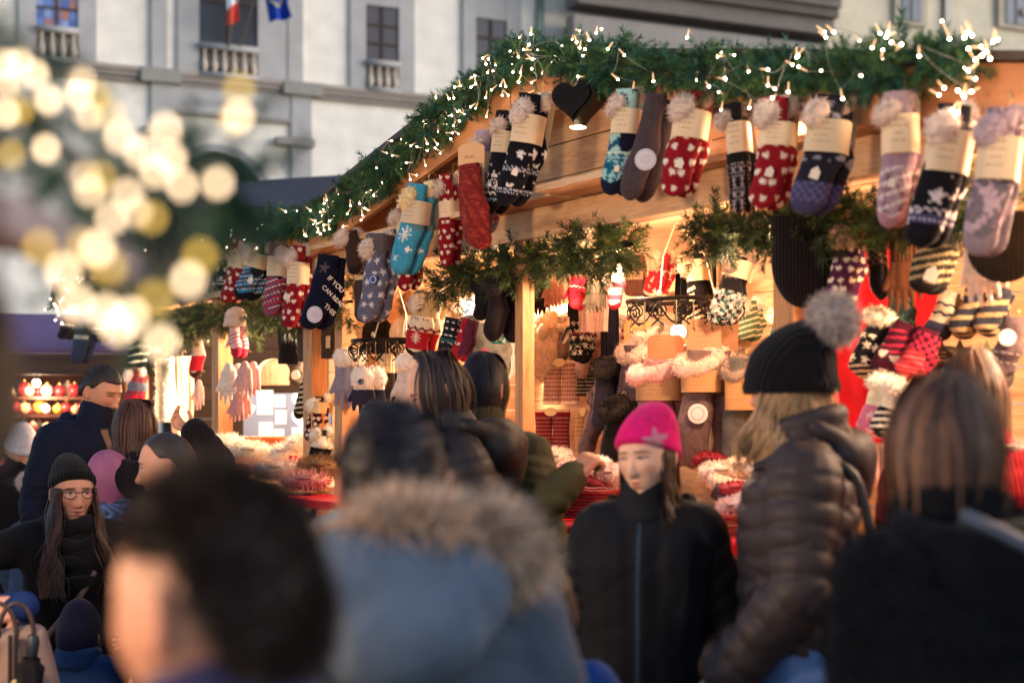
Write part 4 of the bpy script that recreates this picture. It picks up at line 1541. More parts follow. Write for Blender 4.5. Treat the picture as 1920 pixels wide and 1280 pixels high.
def mitten_pair(px, top, bot, wpx, y, spec, label, cuff_c, yaw=-18, group=None, lean=0):
    M, k = at(px, top, y, yaw)
    L, w = (bot - top) * k, wpx * k
    t = thing('mitten_pair', label, 'mittens', M, group)
    sd = nxt()
    for q in range(2):
        ox, oy = ((-.1 * w, -.02), (.2 * w, .02))[q]
        mb = MB()
        sock_mesh(mb, L * (.97 + .03 * q), w * .72, .05, spec, 0, .25, sd + q, Matrix.Translation((ox, oy, 0)) @ Matrix.Rotation(R(lean + 6 * q - 3), 4, 'Y'), leg=.78, toe=.2)
        V, Q, T = capsule((ox - w * .26, oy, -L * .42), w * .11, (ox - w * .42, oy - .01, -L * .62), w * .085)
        n0 = mb.n
        mb.add(V, Q, paint(spec, (V[:, 0] - ox) / w, np.clip(-V[:, 2] / L, 0, 1), L / w, sd))
        mb.t.append(T + n0)
        mb.build('mitten', M_KNIT, t)
        mb = MB()
        V, Q = tube([(ox, oy, z) for z in np.linspace(.005, -L * .2, 8)], w * .31 * (1 + .03 * np.sin(np.arange(8) * 3)), 22)
        V[:, 1] = (V[:, 1] - oy) * .5 + oy
        mb.add(V, Q, cuff_c)
        mb.build('cuff', M_RIB, t)
    hook_part(t)
    return t

def beanie(px, top, bot, wpx, y, col, label, pom=None, yaw=-18, brim=None, group=None, tagc=None, opening='down', flat=.62, ribbed=True):
    M, k = at(px, top, y, yaw)
    L, w = (bot - top) * k, wpx * k
    t = thing('knit_hat', label, 'hat', M, group)
    sd = nxt()
    nv, nu = 40, 72
    v = np.linspace(0, 1, nv)
    prof = np.where(v < .55, np.sqrt(np.clip(1 - (1 - v / .55) ** 2, 0, 1)), 1.0) * (1 + .04 * np.sin(v * 5))
    prof = np.maximum(prof, .04)
    th = np.linspace(0, 2 * np.pi, nu, endpoint=False)
    rib = 1 + (.028 * np.cos(th * 18) if ribbed else 0 * th)
    X = np.outer(prof, np.cos(th) * rib) * w / 2
    Y = np.outer(prof, np.sin(th) * rib) * w / 2 * flat
    Z = -np.repeat((v * L)[:, None], nu, 1)
    if opening == 'up':
        Z = -L - Z
    V = np.stack([X, Y, Z], -1).reshape(-1, 3)
    V += .006 * vnoise(V, 14, sd)[:, None] * np.array((1, 1, .3))
    mb = MB()
    mb.add(V, grid_faces(nu, nv)[:, ::-1] if opening == 'up' else grid_faces(nu, nv), np.clip(np.asarray(col) * (1 + .12 * vnoise(V, 50, sd)[:, None]), 0, 1))
    mb.build('crown', M_RIB, t)
    mb = MB()
    zz = (-L * .80, -L * 1.0) if opening == 'down' else (-L * .2, 0)
    V, Q = tube([(0, 0, z) for z in np.linspace(*zz, 10)], w * .515 * (1 + .025 * np.sin(np.linspace(0, math.pi, 10))), 60)
    V[:, 1] *= flat
    mb.add(V, Q, np.asarray(brim if brim is not None else col) * .95)
    mb.build('brim', M_RIB, t)
    if pom is not None:
        mb = MB()
        fluff(mb, (0, 0, w * .16 if opening == 'down' else -L - w * .1), (w * .27,) * 3, 900, pom, .035, sd, wd=.003)
        mb.build('pompom', M_FUR, t)
    if tagc is not None:
        MB().box((-.012, -w * .5 * flat - .012, -L * .75), (.012, -w * .5 * flat - .008, -L * .45), tagc).build('swing_tag', M_PAPER, t, False)
    return t

def fleece_ring(mb, c, rx, ry, r, n, col, seed, rot=None, ln=.012):
    """lumpy torus of curly fleece"""
    nu, nv = 40, 16
    a = np.linspace(0, 2 * np.pi, nu, endpoint=False)
    b = np.linspace(0, 2 * np.pi, nv, endpoint=False)
    A, B = np.meshgrid(a, b, indexing='ij')
    rr = r * (1 + .0 * A)
    V = np.stack([np.cos(A) * (rx + rr * np.cos(B)), np.sin(A) * (ry + rr * np.cos(B)), r * np.sin(B)], -1).reshape(-1, 3)
    nn = vnoise(V, 1.6 / r, seed, 2)
    ctr = np.stack([np.cos(A) * rx, np.sin(A) * ry, 0 * A], -1).reshape(-1, 3)
    V = ctr + (V - ctr) * (1 + .30 * nn[:, None])
    i = np.arange(nu)[:, None]; j = np.arange(nv)[None]
    Q = np.stack([i * nv + j + 0 * i, ((i + 1) % nu) * nv + j, ((i + 1) % nu) * nv + (j + 1) % nv, i * nv + (j + 1) % nv + 0 * i], -1).reshape(-1, 4)
    if rot is not None:
        V = xf(rot, V)
    V = V + np.asarray(c)
    C = np.clip(np.asarray(col) * (1 + .22 * nn[:, None]), 0, 1)
    mb.add(V, Q, C)
    P, N = surf_points(V, Q, n, seed)
    mb.add(*fur(P, N, ln, .004, col, .1, .9, seed, .15))

def fleece_boot(px, top, bot, wpx, y, col, fleece, label, lean=4, yaw=-16, card=None, dsc=None, second=True, sole=None, group='fleece lined slipper boots', tilt=35, fleece_foot=False, ring=.42):
    M, k = at(px, top, y, yaw)
    L, w = (bot - top) * k, wpx * k
    t = thing('slipper_boot', label, 'slipper boots', M, group)
    sd = nxt()
    for q in range(2 if second else 1):
        ox, oy = ((-.12 * w, -.03), (.22 * w, .05))[q] if second else (0, 0)
        ml = Matrix.Translation((ox, oy, -.02)) @ Matrix.Rotation(R(lean - 5 * q), 4, 'Y')
        mb = MB()
        sock_mesh(mb, L, w * .78, .10, [col, ('noise', np.asarray(col) * .82, 4, .15)], -.1, .9, sd + q, ml, leg=.82, toe=.18)
        if fleece_foot:
            V, Q = mb.v[0], mb.q[0]
            P, N = surf_points(V, Q, 2200, sd)
            mb.add(*fur(P, N, .016, .004, col, .5, .8, sd, .2))
        mb.build('boot', M_CLOTH, t)
        mb = MB()
        fleece_ring(mb, (0, 0, 0), w * ring * .70, .05, w * .19, 1400, fleece, sd + q + 7, ml @ Matrix.Translation((0, -.02, -L * .10)) @ Matrix.Rotation(R(tilt), 4, 'X') @ Matrix.Rotation(R(-12 + 26 * q), 4, 'Y'))
        mb.build('fleece_cuff', M_FUR, t)
        if sole is not None:
            mb = MB()
            sock_mesh(mb, L * .60, w * .7, .05, [sole], -.1, .3, sd, ml @ Matrix.Translation((w * .12, .05, -L * .43)), leg=.8, toe=.2)
            mb.build('sole', M_LEATHER, t)
    if card is not None:
        f0, f1, cc = card
        mb = MB()
        print_card(mb, w * 1.0, -L * f1, -L * f0, .16, sd, cc, True, True, Matrix.Translation((-.05 * w, -.03, 0)))
        mb.build('paper_band', M_PAPER, t)
    if dsc is not None:
        mb = MB()
        disc(mb, (0, 0, 0), dsc[2] * w, srgb('e9e0d6'), Matrix.Translation((dsc[0] * w, -.1, -L * dsc[1])), rim=srgb('d4b9a8'))
        mb.build('round_label', M_PAPER, t, False)
    hook_part(t, -.02)
    return t

def leg_warmer(px, top, bot, wpx, y, spec, label, yaw=-16, tabc=srgb('d9b98a')):
    M, k = at(px, top, y, yaw)
    L, w = (bot - top) * k, wpx * k
    t = thing('leg_warmer_pair', label, 'leg warmers', M, 'knitted leg warmers on the display boards')
    sd = nxt()
    for q in range(2):
        ox = (-.25 + .5 * q) * w
        nu, nv = 64, 70
        v = np.linspace(0, 1, nv)
        th = np.linspace(0, 2 * np.pi, nu, endpoint=False)
        a = w * .255 * (1 + .05 * np.cos(v * 2 * np.pi))
        V = np.stack([ox + np.outer(a, np.cos(th)), np.outer(a * .55, np.sin(th)), -np.repeat((v * L)[:, None], nu, 1)], -1).reshape(-1, 3)
        x = np.tile(np.cos(th) * .5, nv)
        C = paint(spec, x, np.repeat(v, nu), L / w * 2, sd)
        mb = MB()
        mb.add(V, grid_faces(nu, nv), C * (1 + .06 * np.random.default_rng(sd).normal(size=(len(C), 1))))
        mb.build('leg_warmer', M_KNIT, t)
    mb = MB()
    a = np.linspace(0, 2 * np.pi, 20, endpoint=False)
    slab(np.stack([np.cos(a) * w * .18, np.sin(a) * .02 - .01], 1), -w * .2 - .004, -w * .2, mb, tabc)
    mb.build('card_tab', M_PAPER, t, False)
    return t

def sheet(name, label, cat, px0, py0, px1, py1, y, col, mat=None, folds=.02, yaw=0, group=None, spec=None, seed=1, fur_n=0):
    """hanging cloth, scarf or pelt with its own thickness"""
    M, k = at((px0 + px1) / 2, py0, y, yaw)
    L, w = (py1 - py0) * k, (px1 - px0) * k
    nu, nv = 48, 60
    U, V_ = np.meshgrid(np.linspace(-.5, .5, nu), np.linspace(0, 1, nv))
    r = np.random.default_rng(seed)
    ph = r.uniform(0, 6)
    Y = folds * .8 * (np.sin(U * 9 + ph + V_ * 1.5) + .4 * np.sin(U * 23 + ph * 2 - V_ * 3) + .3 * np.sin(V_ * 9 + U * 5)) * (.4 + .6 * V_)
    X = U * w * (1 + .04 * np.sin(V_ * 6 + ph))
    Z = -V_ * L
    A = np.stack([X, Y - .008, Z], -1).reshape(-1, 3)
    B = np.stack([X, Y + .008, Z], -1).reshape(-1, 3)
    C = np.tile(np.asarray(col, float)[None], (len(A), 1)) if spec is None else paint(spec, U.ravel(), V_.ravel(), L / w, seed)
    t = thing(name, label, cat, M, group)
    mb = MB()
    Q = grid_faces(nu, nv, False)
    mb.add(A, Q[:, ::-1], C)
    mb.add(B, Q, C)
    if fur_n:
        P, N = surf_points(A, Q[:, ::-1], fur_n, seed)
        mb.add(*fur(P, N, .02, .004, col, .4, .6, seed, .12))
    mb.build('cloth', mat or M_CLOTH, t)
    hook_part(t)
    return t

def basket(px, py, wpx, hpx, y, col, label, yaw=-20, depth=.2):
    M, k = at(px, py, y, yaw)
    w, h = wpx * k / 2, hpx * k
    t = thing('wicker_basket', label, 'basket', M, 'wicker baskets on the counter')
    mb = MB()
    n = 46
    a = np.linspace(0, 2 * np.pi, n, endpoint=False)
    def ring(z, s, wob, rad):
        cx = np.sign(np.cos(a)) * np.abs(np.cos(a)) ** .55 * w * s
        cy = np.sign(np.sin(a)) * np.abs(np.sin(a)) ** .55 * depth / 2 * s
        f = 1 + wob * np.where(np.arange(n) % 2 == 0, .012, -.012)
        mb.tube(np.stack([cx * f, cy * f, np.full(n, z)], 1), rad, 5, np.asarray(col) * rnd.uniform(.8, 1.15), True)
    rows = max(5, int(h / .012))
    for i in range(rows):
        ring(-h + h * i / rows, .92 + .08 * i / rows, 1 if i % 2 else -1, .0065)
    mb.build('weave', M_WICKER, t)
    mb = MB()
    V0 = mb
    ring_pts = []
    for off in (0, 1):
        cx = np.sign(np.cos(a)) * np.abs(np.cos(a)) ** .55 * w * 1.02
        cy = np.sign(np.sin(a)) * np.abs(np.sin(a)) ** .55 * depth / 2 * 1.02
        mb.tube(np.stack([cx, cy, .004 * np.sin(a * 12 + off * 3.14) + .004], 1), .008, 5, np.asarray(col) * 1.1, True)
    mb.build('rim', M_WICKER, t)
    return t

def lying_sock(px, py, Lpx, wpx, y, spec, label, ang=0, yaw=-20, fur_c=None, card=None, z_up=0., group='socks piled on the counter', seg=60):
    M, k = at(px, py, y, yaw)
    L, w = Lpx * k, wpx * k
    M = M @ Matrix.Rotation(R(ang), 4, 'Y') @ Matrix.Rotation(R(0), 4, 'X')
    t = thing('sock_pair', label, 'socks', M, group)
    sd = nxt()
    for q in range(2):
        mb = MB()
        sock_mesh(mb, L, w, .055, spec, -.2, .8, sd + q, Matrix.Translation((w * .12 * q, .03 * q - .02, -.01 * q)))
        mb.build('sock', M_KNIT, t)
    if fur_c is not None:
        mb = MB()
        fluff(mb, (0, -.02, 0), (w * .55, .05, w * .3), 500, fur_c, .016, sd)
        mb.build('fur_cuff', M_FUR, t)
    if card is not None:
        mb = MB()
        print_card(mb, w * 1.12, -L * card[1], -L * card[0], .12, sd, card[2])
        mb.build('paper_band', M_PAPER, t)
    return t

def fleece_lump(px, py, rx, ry, y, col, label, name='fleece_slipper', cat='slipper', group=None, n=1500, ln=.03):
    M, k = at(px, py, y, -20)
    t = None
    mb = MB()
    fluff(mb, (0, 0, 0), (rx * k, .09, ry * k), n, col, ln, nxt(), wd=.005)
    # opening of the slipper
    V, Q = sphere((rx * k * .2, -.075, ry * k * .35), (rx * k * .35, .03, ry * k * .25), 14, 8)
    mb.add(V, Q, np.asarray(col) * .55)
    o = mb.build(name, M_FUR)
    o.matrix_world = M
    tag(o, label, cat, group)
    return o

# ---------------------------------------------------------------- iron racks
def iron_rack(px0, px1, py, y, label, chain_px, chain_top, elliptical=False):
    M, k = at((px0 + px1) / 2, py, y, -22)
    w = (px1 - px0) * k
    t = thing('iron_rack', label, 'rack', M, 'wrought iron hanging racks')
    I = srgb('2a211d')
    dp = .13
    mb = MB()
    a = np.linspace(0, 2 * np.pi, 48, endpoint=False)
    pts = np.stack([np.cos(a) * w / 2, np.sin(a) * dp, 0 * a], 1)
    mb.tube(pts, .007, 6, I, True)
    mb.tube(pts + (0, 0, -.006), .006, 6, I, True)
    pts2 = pts * (.94, .94, 1) + (0, 0, -.095)
    mb.build('rim', M_METAL, t)
    mb = MB()
    for i in range(9):
        x = (-.44 + .88 * i / 8) * w
        yy = -dp * math.sqrt(max(0, 1 - (2 * x / w) ** 2))
        s = -1 if i % 2 else 1
        u = np.linspace(0, 1, 26)
        an = u * 3.4 * np.pi
        rr = .030 * (1 - .8 * u)
        mb.tube(np.stack([x + s * (.012 + rr * np.cos(an)), np.full(26, yy), -.05 + rr * np.sin(an)], 1), .0035, 5, I)
        mb.tube(np.stack([x + s * .04 * np.sin(u * np.pi), np.full(26, yy), -.005 - .1 * u], 1), .0035, 5, I)
    u = np.linspace(0, 1, 40)
    for q in range(3):
        x0 = (-.48 + .32 * q) * w
        xs = x0 + u * .32 * w
        mb.tube(np.stack([xs, -dp * np.sqrt(np.clip(1 - (2 * xs / w) ** 2, 0, 1)), -.012 - .085 * np.sin(u * np.pi)], 1), .004, 5, I)
    mb.build('scrollwork', M_METAL, t)
    mb = MB()
    for i in range(7):
        x = (-.42 + .84 * i / 6) * w
        yy = -dp * math.sqrt(max(0, 1 - (2 * x / w) ** 2))
        mb.tube([(x, yy, 0), (x, yy - .004, -.11), (x + .008, yy - .012, -.13), (x, yy - .02, -.12)], .0028, 5, srgb('8d7a5c'))
    mb.build('hook', M_METAL, t)
    top = HM.inverted() @ HW(chain_px, chain_top, y)[0]
    lt = M.inverted() @ HW(chain_px, chain_top, y)[0]
    mb = MB()
    for sx in (-.22, .26):
        mb.tube([(sx * w, 0, .0), (lt.x * .25 + sx * w * .75, 0, lt.z * .55), (lt.x, lt.y, lt.z)], .0035, 6, srgb('c9b79a'))
        V, Q = sphere((sx * w, 0, .03), (.012, .005, .015), 10, 6)
        mb.add(V, Q, srgb('c9b79a'))
    mb.build('chain', M_METAL, t)
    return t
iron_rack(656, 800, 638, .10, 'black scrolled iron rack with gloves below it, left bay', 748, 545)
iron_rack(1172, 1398, 562, .45, 'wide oval scrolled iron rack over the fleece boots', 1268, 415)

WF = srgb('efe2d2')
# ---- left bay
glove_pair(652, 655, 772, 52, .04, srgb('8d8590'), 'grey gloves with white fur cuffs, leftmost on the small iron rack', fur_c=WF)
glove_pair(686, 690, 778, 52, .0, srgb('2f2c3c'), 'charcoal gloves with cream cuffs and a round dark badge', cuff=srgb('ead6bd'), fur_c=WF, dsc=(.28, .13, srgb('222a3c'), srgb('9fb0c0')), cuff_frac=.42)
glove_pair(728, 664, 768, 40, .12, srgb('37322a'), 'dark olive gloves hanging behind the badge gloves', cuff=srgb('e8cda2'), cuff_frac=.3)
glove_pair(768, 664, 776, 54, .06, srgb('d7c3b4'), 'white fur cuffed pale gloves beside the dark haired woman', fur_c=srgb('fff0dc'))
beanie(772, 585, 665, 84, .35, srgb('e3c7a2'), 'cream ribbed knit hat with a brown fur pompom', pom=srgb('8a6242'))
beanie(708, 592, 662, 62, .3, srgb('1b1815'), 'black knit hat behind the small iron rack')
beanie(622, 597, 672, 40, .1, srgb('4a382c'), 'brown ribbed knit hat with a hanging tag', tagc=srgb('d8b48c'), group='plain hats under the second garland')
beanie(579, 600, 678, 42, .1, srgb('4c4438'), 'taupe ribbed knit hat left of the tagged brown hat', group='plain hats under the second garland')
beanie(541, 588, 682, 40, .15, srgb('17131a'), 'black knit hat with a faint badge in the second stall', group='plain hats under the second garland')
beanie(655, 596, 640, 44, .25, srgb('241d18'), 'very dark hat partly behind the tagged brown hat', group='plain hats under the second garland')
reds = [srgb('e4d2b8'), ('flakes', BLK, .5, .22, .2, .45), ('band', srgb('b5202a'), .62, .9), ('one', 'flakes', srgb('f0dcc0'), 0, .72, .2), ('zig', srgb('7c1620'), .58, .06, .3, .05), ('toe', srgb('2a1c18'), .9)]
sock_pair(807, 540, 672, 58, reds, 'cream and red snowflake sock pair hanging in the left bay', y=.08, lean=12, fur_c=srgb('f0e2cc'), card=(.1, .38), cols=srgb('e2bd85'), bend=-.1)
gk = [srgb('20242c'), ('dots', WHT, .1, .3, .05), ('dots', WHT, .25, .3, .05), ('dots', WHT, .4, .3, .05), ('flakes', CRM, .5, .2, .55, .8), ('band', srgb('2c5a5c'), .48, .56), ('toe', NAVY, .84)]
sock_pair(856, 592, 682, 42, gk, 'dark green sock pair with pale dots and snowflakes', y=.1, lean=10, fur_c=None, card=None)
sock_pair(886, 594, 682, 36, [srgb('a8222c'), ('dots', CRM, .3, .3, .08), ('dots', CRM, .6, .3, .08), ('heel', srgb('5a2a44'), .3, .3, .6)], 'red and plum sock pair between the dotted socks and the felt slippers', y=.12, lean=14, fur_c=None, card=None)
# big grey felt slipper with white blanket stitch
M, k = at(918, 592, .2, -14)
t = thing('felt_slipper', 'large grey felt slipper with white blanket stitching and small embroidered flowers', 'slipper', M)
mb = MB()
sock_mesh(mb, 135 * k, 92 * k, .09, [srgb('8a8273'), ('noise', srgb('77705f'), 7, .1), ('one', 'flakes', srgb('d0566e'), -.1, .48, .10), ('one', 'flakes', srgb('c94f4f'), .02, .56, .07), ('one', 'hearts', srgb('4c9a5c'), .15, .66, .10)], -.05, .3, 61, leg=.95, toe=.3)
mb.build('felt', M_CLOTH, t)
mb = MB()
zz = np.linspace(.02, .95, 34)
for f in zz:
    a = 46 * k * (1.0 if f < .7 else math.sqrt(max(0, 1 - ((f - .7) / .3) ** 2)))
    mb.box((a * .94, -.02, -135 * k * f - .0035), (a * .94 + .014, .02, -135 * k * f + .0035), srgb('efe6d4'))
mb.build('stitching', M_CLOTH, t, False)
mb = MB()
fleece_ring(mb, (-.01, 0, -.015), 26 * k, .02, .02, 500, srgb('e9d9bd'), 3)
mb.build('lining', M_FUR, t)
fleece_boot(908, 518, 592, 42, .05, srgb('1c1720'), srgb('2a2430'), 'small black slipper boot hanging left under the garland of the left bay', group=None, second=False)
fleece_boot(945, 512, 632, 52, .02, srgb('241a1c'), srgb('352a2c'), 'tall near black velvet slipper boots beside the central post', group=None)
sock_pair(936, 570, 645, 40, [srgb('2fa898'), ('noise', srgb('d9e4d0'), 5, .25), ('heel', srgb('1c7f86'), .2, .5, .3)], 'turquoise sock pair peeping out under the black slipper boots', y=.1, lean=-6, fur_c=None, card=None)

# ---- middle bay, on the boards
fleece_lump(1021, 648, 33, 66, .70, srgb('eeccae'), 'long cream sheepskin insole hanging by the central post', 'sheepskin', 'sheepskin', n=3500, ln=.022)
glove_pair(1004, 528, 594, 38, .5, srgb('15121a'), 'black gloves above the cream sheepskin')
glove_pair(1036, 508, 582, 30, .35, srgb('c58a78'), 'dusty pink wrist warmers with a paper band', cuff=srgb('c58a78'), card=(.15, .4, srgb('e6c8a0')))
mitten_pair(1081, 520, 582, 36, .3, [srgb('c2243a'), ('zig', srgb('f0d2c0'), .3, .05, .3, .04), ('zig', srgb('4a1420'), .5, .05, .3, .04), ('toe', srgb('e04050'), .7)], 'small red patterned mittens under the bright fir tips', srgb('b8303c'))
glove_pair(1113, 532, 590, 32, .3, srgb('5c4c40'), 'taupe knit gloves under the bright fir tips', cuff=srgb('6a584a'))
sheet('scarf', 'pale pink ribbed snood hanging behind the taupe gloves', 'scarf', 1084, 512, 1142, 622, .45, srgb('e6b8a4'), M_RIB, .012, -20, seed=4)
sock_pair(1160, 486, 582, 30, [srgb('e3bfa8'), ('band', srgb('c22c3c'), .42, .56), ('band', srgb('7d746c'), .56, .7), ('band', srgb('c22c3c'), .7, .8), ('band', srgb('7d746c'), .8, .88), ('toe', srgb('c22c3c'), .88)], 'narrow red and grey striped sock under the end of the left garland', y=.3, lean=0, fur_c=None, card=None, rear=False)
mitten_pair(1088, 572, 682, 56, .55, [srgb('181418'), ('flakes', srgb('e8d8c0'), .35, .15, .3, .9), ('zig', srgb('a03038'), .5, .05, .3, .03), ('zig', srgb('5a7a58'), .7, .05, .3, .03)], 'black mittens with a white nordic pattern', srgb('15121a'))
sheet('scarf', 'dark navy scarf hanging behind the striped sock', 'scarf', 1126, 545, 1160, 700, .6, srgb('1d1a2a'), M_RIB, .01, -20, seed=5)
lw1 = [srgb('c79a86'), ('dots', srgb('7a4a44'), .1, .12, .05)] + [('dots', srgb('7d5048'), f, .14, .05) for f in np.linspace(.12, .88, 9)] + [('band', srgb('e6cdb0'), .94, 1), ('band', srgb('e6cdb0'), 0, .05)]
leg_warmer(1052, 676, 758, 68, .74, lw1, 'beige and brown checked leg warmers, upper on the boards')
lw2 = [srgb('6d1c26')] + [('dots', srgb('a8685c'), f, .14, .04) for f in np.linspace(.1, .9, 10)] + [('band', srgb('e9c9aa'), .93, 1), ('band', srgb('7d1420'), .86, .93), ('band', srgb('e0b894'), 0, .05), ('band', srgb('7d1420'), .05, .14)]
leg_warmer(1036, 768, 850, 66, .72, lw2, 'burgundy knitted leg warmers, lower on the boards')
lw3 = [srgb('b98f62')] + [('dots', srgb('6d4c38'), f, .2, .05) for f in np.linspace(.1, .9, 9)]
leg_warmer(1094, 768, 848, 34, .76, lw3, 'tan dotted leg warmers right of the burgundy ones')
lw4 = [srgb('2a2420')] + [('zig', srgb('b9a98c'), f, .04, .25, .03) for f in np.linspace(.1, .9, 8)]
leg_warmer(1098, 682, 742, 34, .78, lw4, 'dark leg warmers with a pale zigzag behind a cream sole')
fleece_boot(1146, 668, 800, 56, .60, srgb('3a3340'), srgb('3a332e'), 'dark purple slipper boots with curly black fleece cuffs', group='fleece lined slipper boots', sole=srgb('c98d55'))
fleece_boot(1128, 720, 856, 44, .62, srgb('6e5356'), srgb('8a6a68'), 'mauve fleece boot leaning over the reaching hand', fleece_foot=True, second=False, lean=14)
fleece_boot(1164, 742, 895, 60, .50, srgb('1d1715'), srgb('2a221e'), 'black curly fleece boots hanging low beside the girl', fleece_foot=True)
fleece_boot(1196, 640, 770, 60, .62, srgb('55464e'), srgb('d2b3a4'), 'grey slipper boots with pale curly fleece behind the pink ones')
fleece_boot(1246, 668, 866, 92, .42, srgb('a97a78'), srgb('e2a79c'), 'pink fleece boots with a wide pink cuff behind the pink hat', card=(.22, .42, srgb('b98b5c')), ring=.60, tilt=15)
fleece_boot(1326, 648, 868, 84, .46, srgb('7a5e58'), srgb('dcb5a0'), 'brown fleece boots with an open pale cuff and a white round label', card=(.22, .40, srgb('c08a55')), dsc=(-.12, .58, .22), fleece_foot=True, sole=srgb('e0b98c'), ring=.55)
fleece_boot(1398, 662, 876, 66, .50, srgb('5c554e'), srgb('8f7668'), 'dull grey fleece boots beside the blonde hair', card=(.22, .5, srgb('b98350')), ring=.5)
# amber card headers of the boots
for (x0, y0, x1, y1, yy, c, lab) in ((1214, 628, 1282, 672, .40, 'd0764a', 'orange red card on the pink fleece boots'), (1288, 598, 1352, 660, .44, 'c98c62', 'tan card header over the brown fleece boots'), (1170, 600, 1226, 640, .66, 'e0a268', 'pale orange card behind the grey fleece boots'), (1350, 598, 1384, 660, .60, '9a6a48', 'brown card half hidden behind the tan header')):
    M, k = at((x0 + x1) / 2, y0, yy, -16)
    w, h = (x1 - x0) * k, (y1 - y0) * k
    m2 = MB()
    slab(np.array([(-w / 2, -h), (w / 2, -h), (w / 2, -.012), (w * .4, 0), (-w * .4, 0), (-w / 2, -.012)]), -.002, .001, m2, srgb(c))
    print_card(m2, w * .94, -h * .95, -h * .1, .005, 3, srgb(c), False, True)
    o = m2.build('header_card', M_PAPER, None, False)
    o.matrix_world = M
    tag(o, lab, 'card', 'cards on the slipper boots')
# back row behind the iron rack
def packet(px0, py0, px1, py1, y, col, bandc, label):
    M, k = at((px0 + px1) / 2, py0, y, -20)
    w, h = (px1 - px0) * k, (py1 - py0) * k
    t = thing('folded_scarf', label, 'scarf', M)
    mb = MB()
    V, Q = sphere((0, 0, -h / 2), (1, 1, 1), 40, 24)
    d = V - (0, 0, -h / 2)
    d = np.sign(d) * np.abs(d) ** .35
    mb.add(d * (w / 2, .03, h / 2) + (0, 0, -h / 2), Q, col)
    mb.build('knit', M_RIB, t)
    mb = MB()
    print_card(mb, w * 1.04, -h * .62, -h * .42, .075, 5, bandc)
    mb.build('paper_band', M_PAPER, t)
packet(1170, 478, 1212, 555, .8, srgb('8a5c50'), srgb('dcb690'), 'dusty brown folded scarf with a paper band under the ceiling')
packet(1345, 478, 1362, 556, .8, srgb('e0c39c'), srgb('e8d2b0'), 'narrow cream folded scarf behind the iron rack')
sheet('scarf', 'black scarf between the brown folded scarf and the red gnome socks', 'scarf', 1208, 520, 1232, 585, .82, srgb('17131a'), M_RIB, .006, -20, seed=6)
sheet('scarf', 'black scarf between the red gnome socks and the striped socks', 'scarf', 1266, 490, 1296, 590, .82, srgb('120f14'), M_RIB, .006, -20, seed=7)
sheet('scarf', 'black scarf right of the black and cream striped socks', 'scarf', 1322, 482, 1344, 590, .82, srgb('141016'), M_RIB, .006, -20, seed=8)
sock_pair(1248, 470, 560, 46, [srgb('b8242c'), ('zig', srgb('e8c8b0'), .4, .06, .3, .04), ('noise', srgb('e0b8a0'), 5, .5), ('toe', srgb('e6c4a8'), .9)], 'red winter pattern sock pair behind the chain of the oval rack', y=.7, lean=14, fur_c=srgb('d9b090'), card=None)
sock_pair(1306, 468, 622, 46, [srgb('191519'), ('stripes', srgb('e6cfae'), .42, .95, .30, .45), ('heel', srgb('191519'), .2, .5, .12)], 'black and cream striped sock pair behind the oval iron rack', y=.62, lean=-4, fur_c=srgb('e2b694'), card=(.08, .36), cols=srgb('e4c196'))
sock_pair(1392, 474, 618, 56, [srgb('211c20'), ('check', srgb('8f8f88'), .5, .9, .3), ('flakes', srgb('d9d2c4'), .35, .15, .5, 1), ('noise', srgb('2c5a58'), 6, .4), ('band', srgb('1a1618'), 0, .5)], 'dark nordic sock pair with a plaid cuff at the right end of the oval rack', y=.5, lean=14, fur_c=srgb('8d7468'), card=(.05, .3), cols=srgb('e2c198'))

# fuller rows behind and between
for (px, top, bot, w, yy, c, fl, lab) in ((1288, 640, 860, 56, .66, '8a6a5e', 'e8c8b4', 'rosy brown fleece boots half hidden behind the pink and brown boots'), (1218, 600, 720, 50, .74, '9a8078', 'efd8c6', 'pale fleece boots high behind the orange red card'), (1366, 610, 740, 50, .70, 'a58a72', 'ead0b4', 'tan fleece boots high behind the brown card'),
        (1108, 600, 700, 40, .78, 'b08a80', 'ecd0c4', 'small rose fleece boots above the dark leg warmers'), (1000, 600, 690, 40, .80, 'c8a890', 'f0dcc8', 'cream fleece boots left of the sheepskin'), (1066, 590, 670, 34, .80, '8d7468', 'dcc0a8', 'taupe fleece boots right of the sheepskin')):
    fleece_boot(px, top, bot, w, yy, srgb(c), srgb(fl), lab, fleece_foot=(px % 4 == 0), ring=.55)
for (px, top, bot, w, yy, spec, lab) in ((1412, 560, 640, 44, .72, [srgb('5a6a4c'), ('stripes', srgb('d8c8a0'), 0, 1, .3, .3)], 'moss green striped socks by the right middle post'), (1180, 590, 650, 34, .80, [srgb('d8b8a0'), ('hearts', srgb('a83040'), .4, .13)], 'cream socks with red hearts behind the grey fleece boots'),
        (1468, 576, 650, 40, .5, [srgb('3f5a44'), ('flakes', srgb('c8d0b8'), .4, .15)], 'green nordic socks left of the pompom hat'), (1512, 580, 660, 40, .55, [srgb('5a2c20'), ('stripes', srgb('d8a060'), 0, 1, .3, .3)], 'rust striped socks behind the pompom hat'), (1548, 578, 650, 36, .55, [srgb('7a6a58'), ('stars', srgb('e0d0b0'), .4, .14)], 'taupe star socks behind the pompom'),
        (842, 560, 640, 38, .5, [srgb('e8d8c0'), ('flakes', srgb('8a2030'), .4, .16)], 'cream socks with red flakes deep in the left bay'), (880, 556, 630, 38, .55, [srgb('3a4a6a'), ('stripes', srgb('d8d8d8'), 0, 1, .3, .3)], 'blue striped socks deep in the left bay'), (744, 556, 620, 34, .5, [srgb('a03040'), ('hearts', CRM, .4, .13)], 'red heart socks behind the chain of the small rack')):
    sock_pair(px, top, bot, w, spec, lab, y=yy, lean=4, fur_c=srgb('f0e0cc'), card=None)
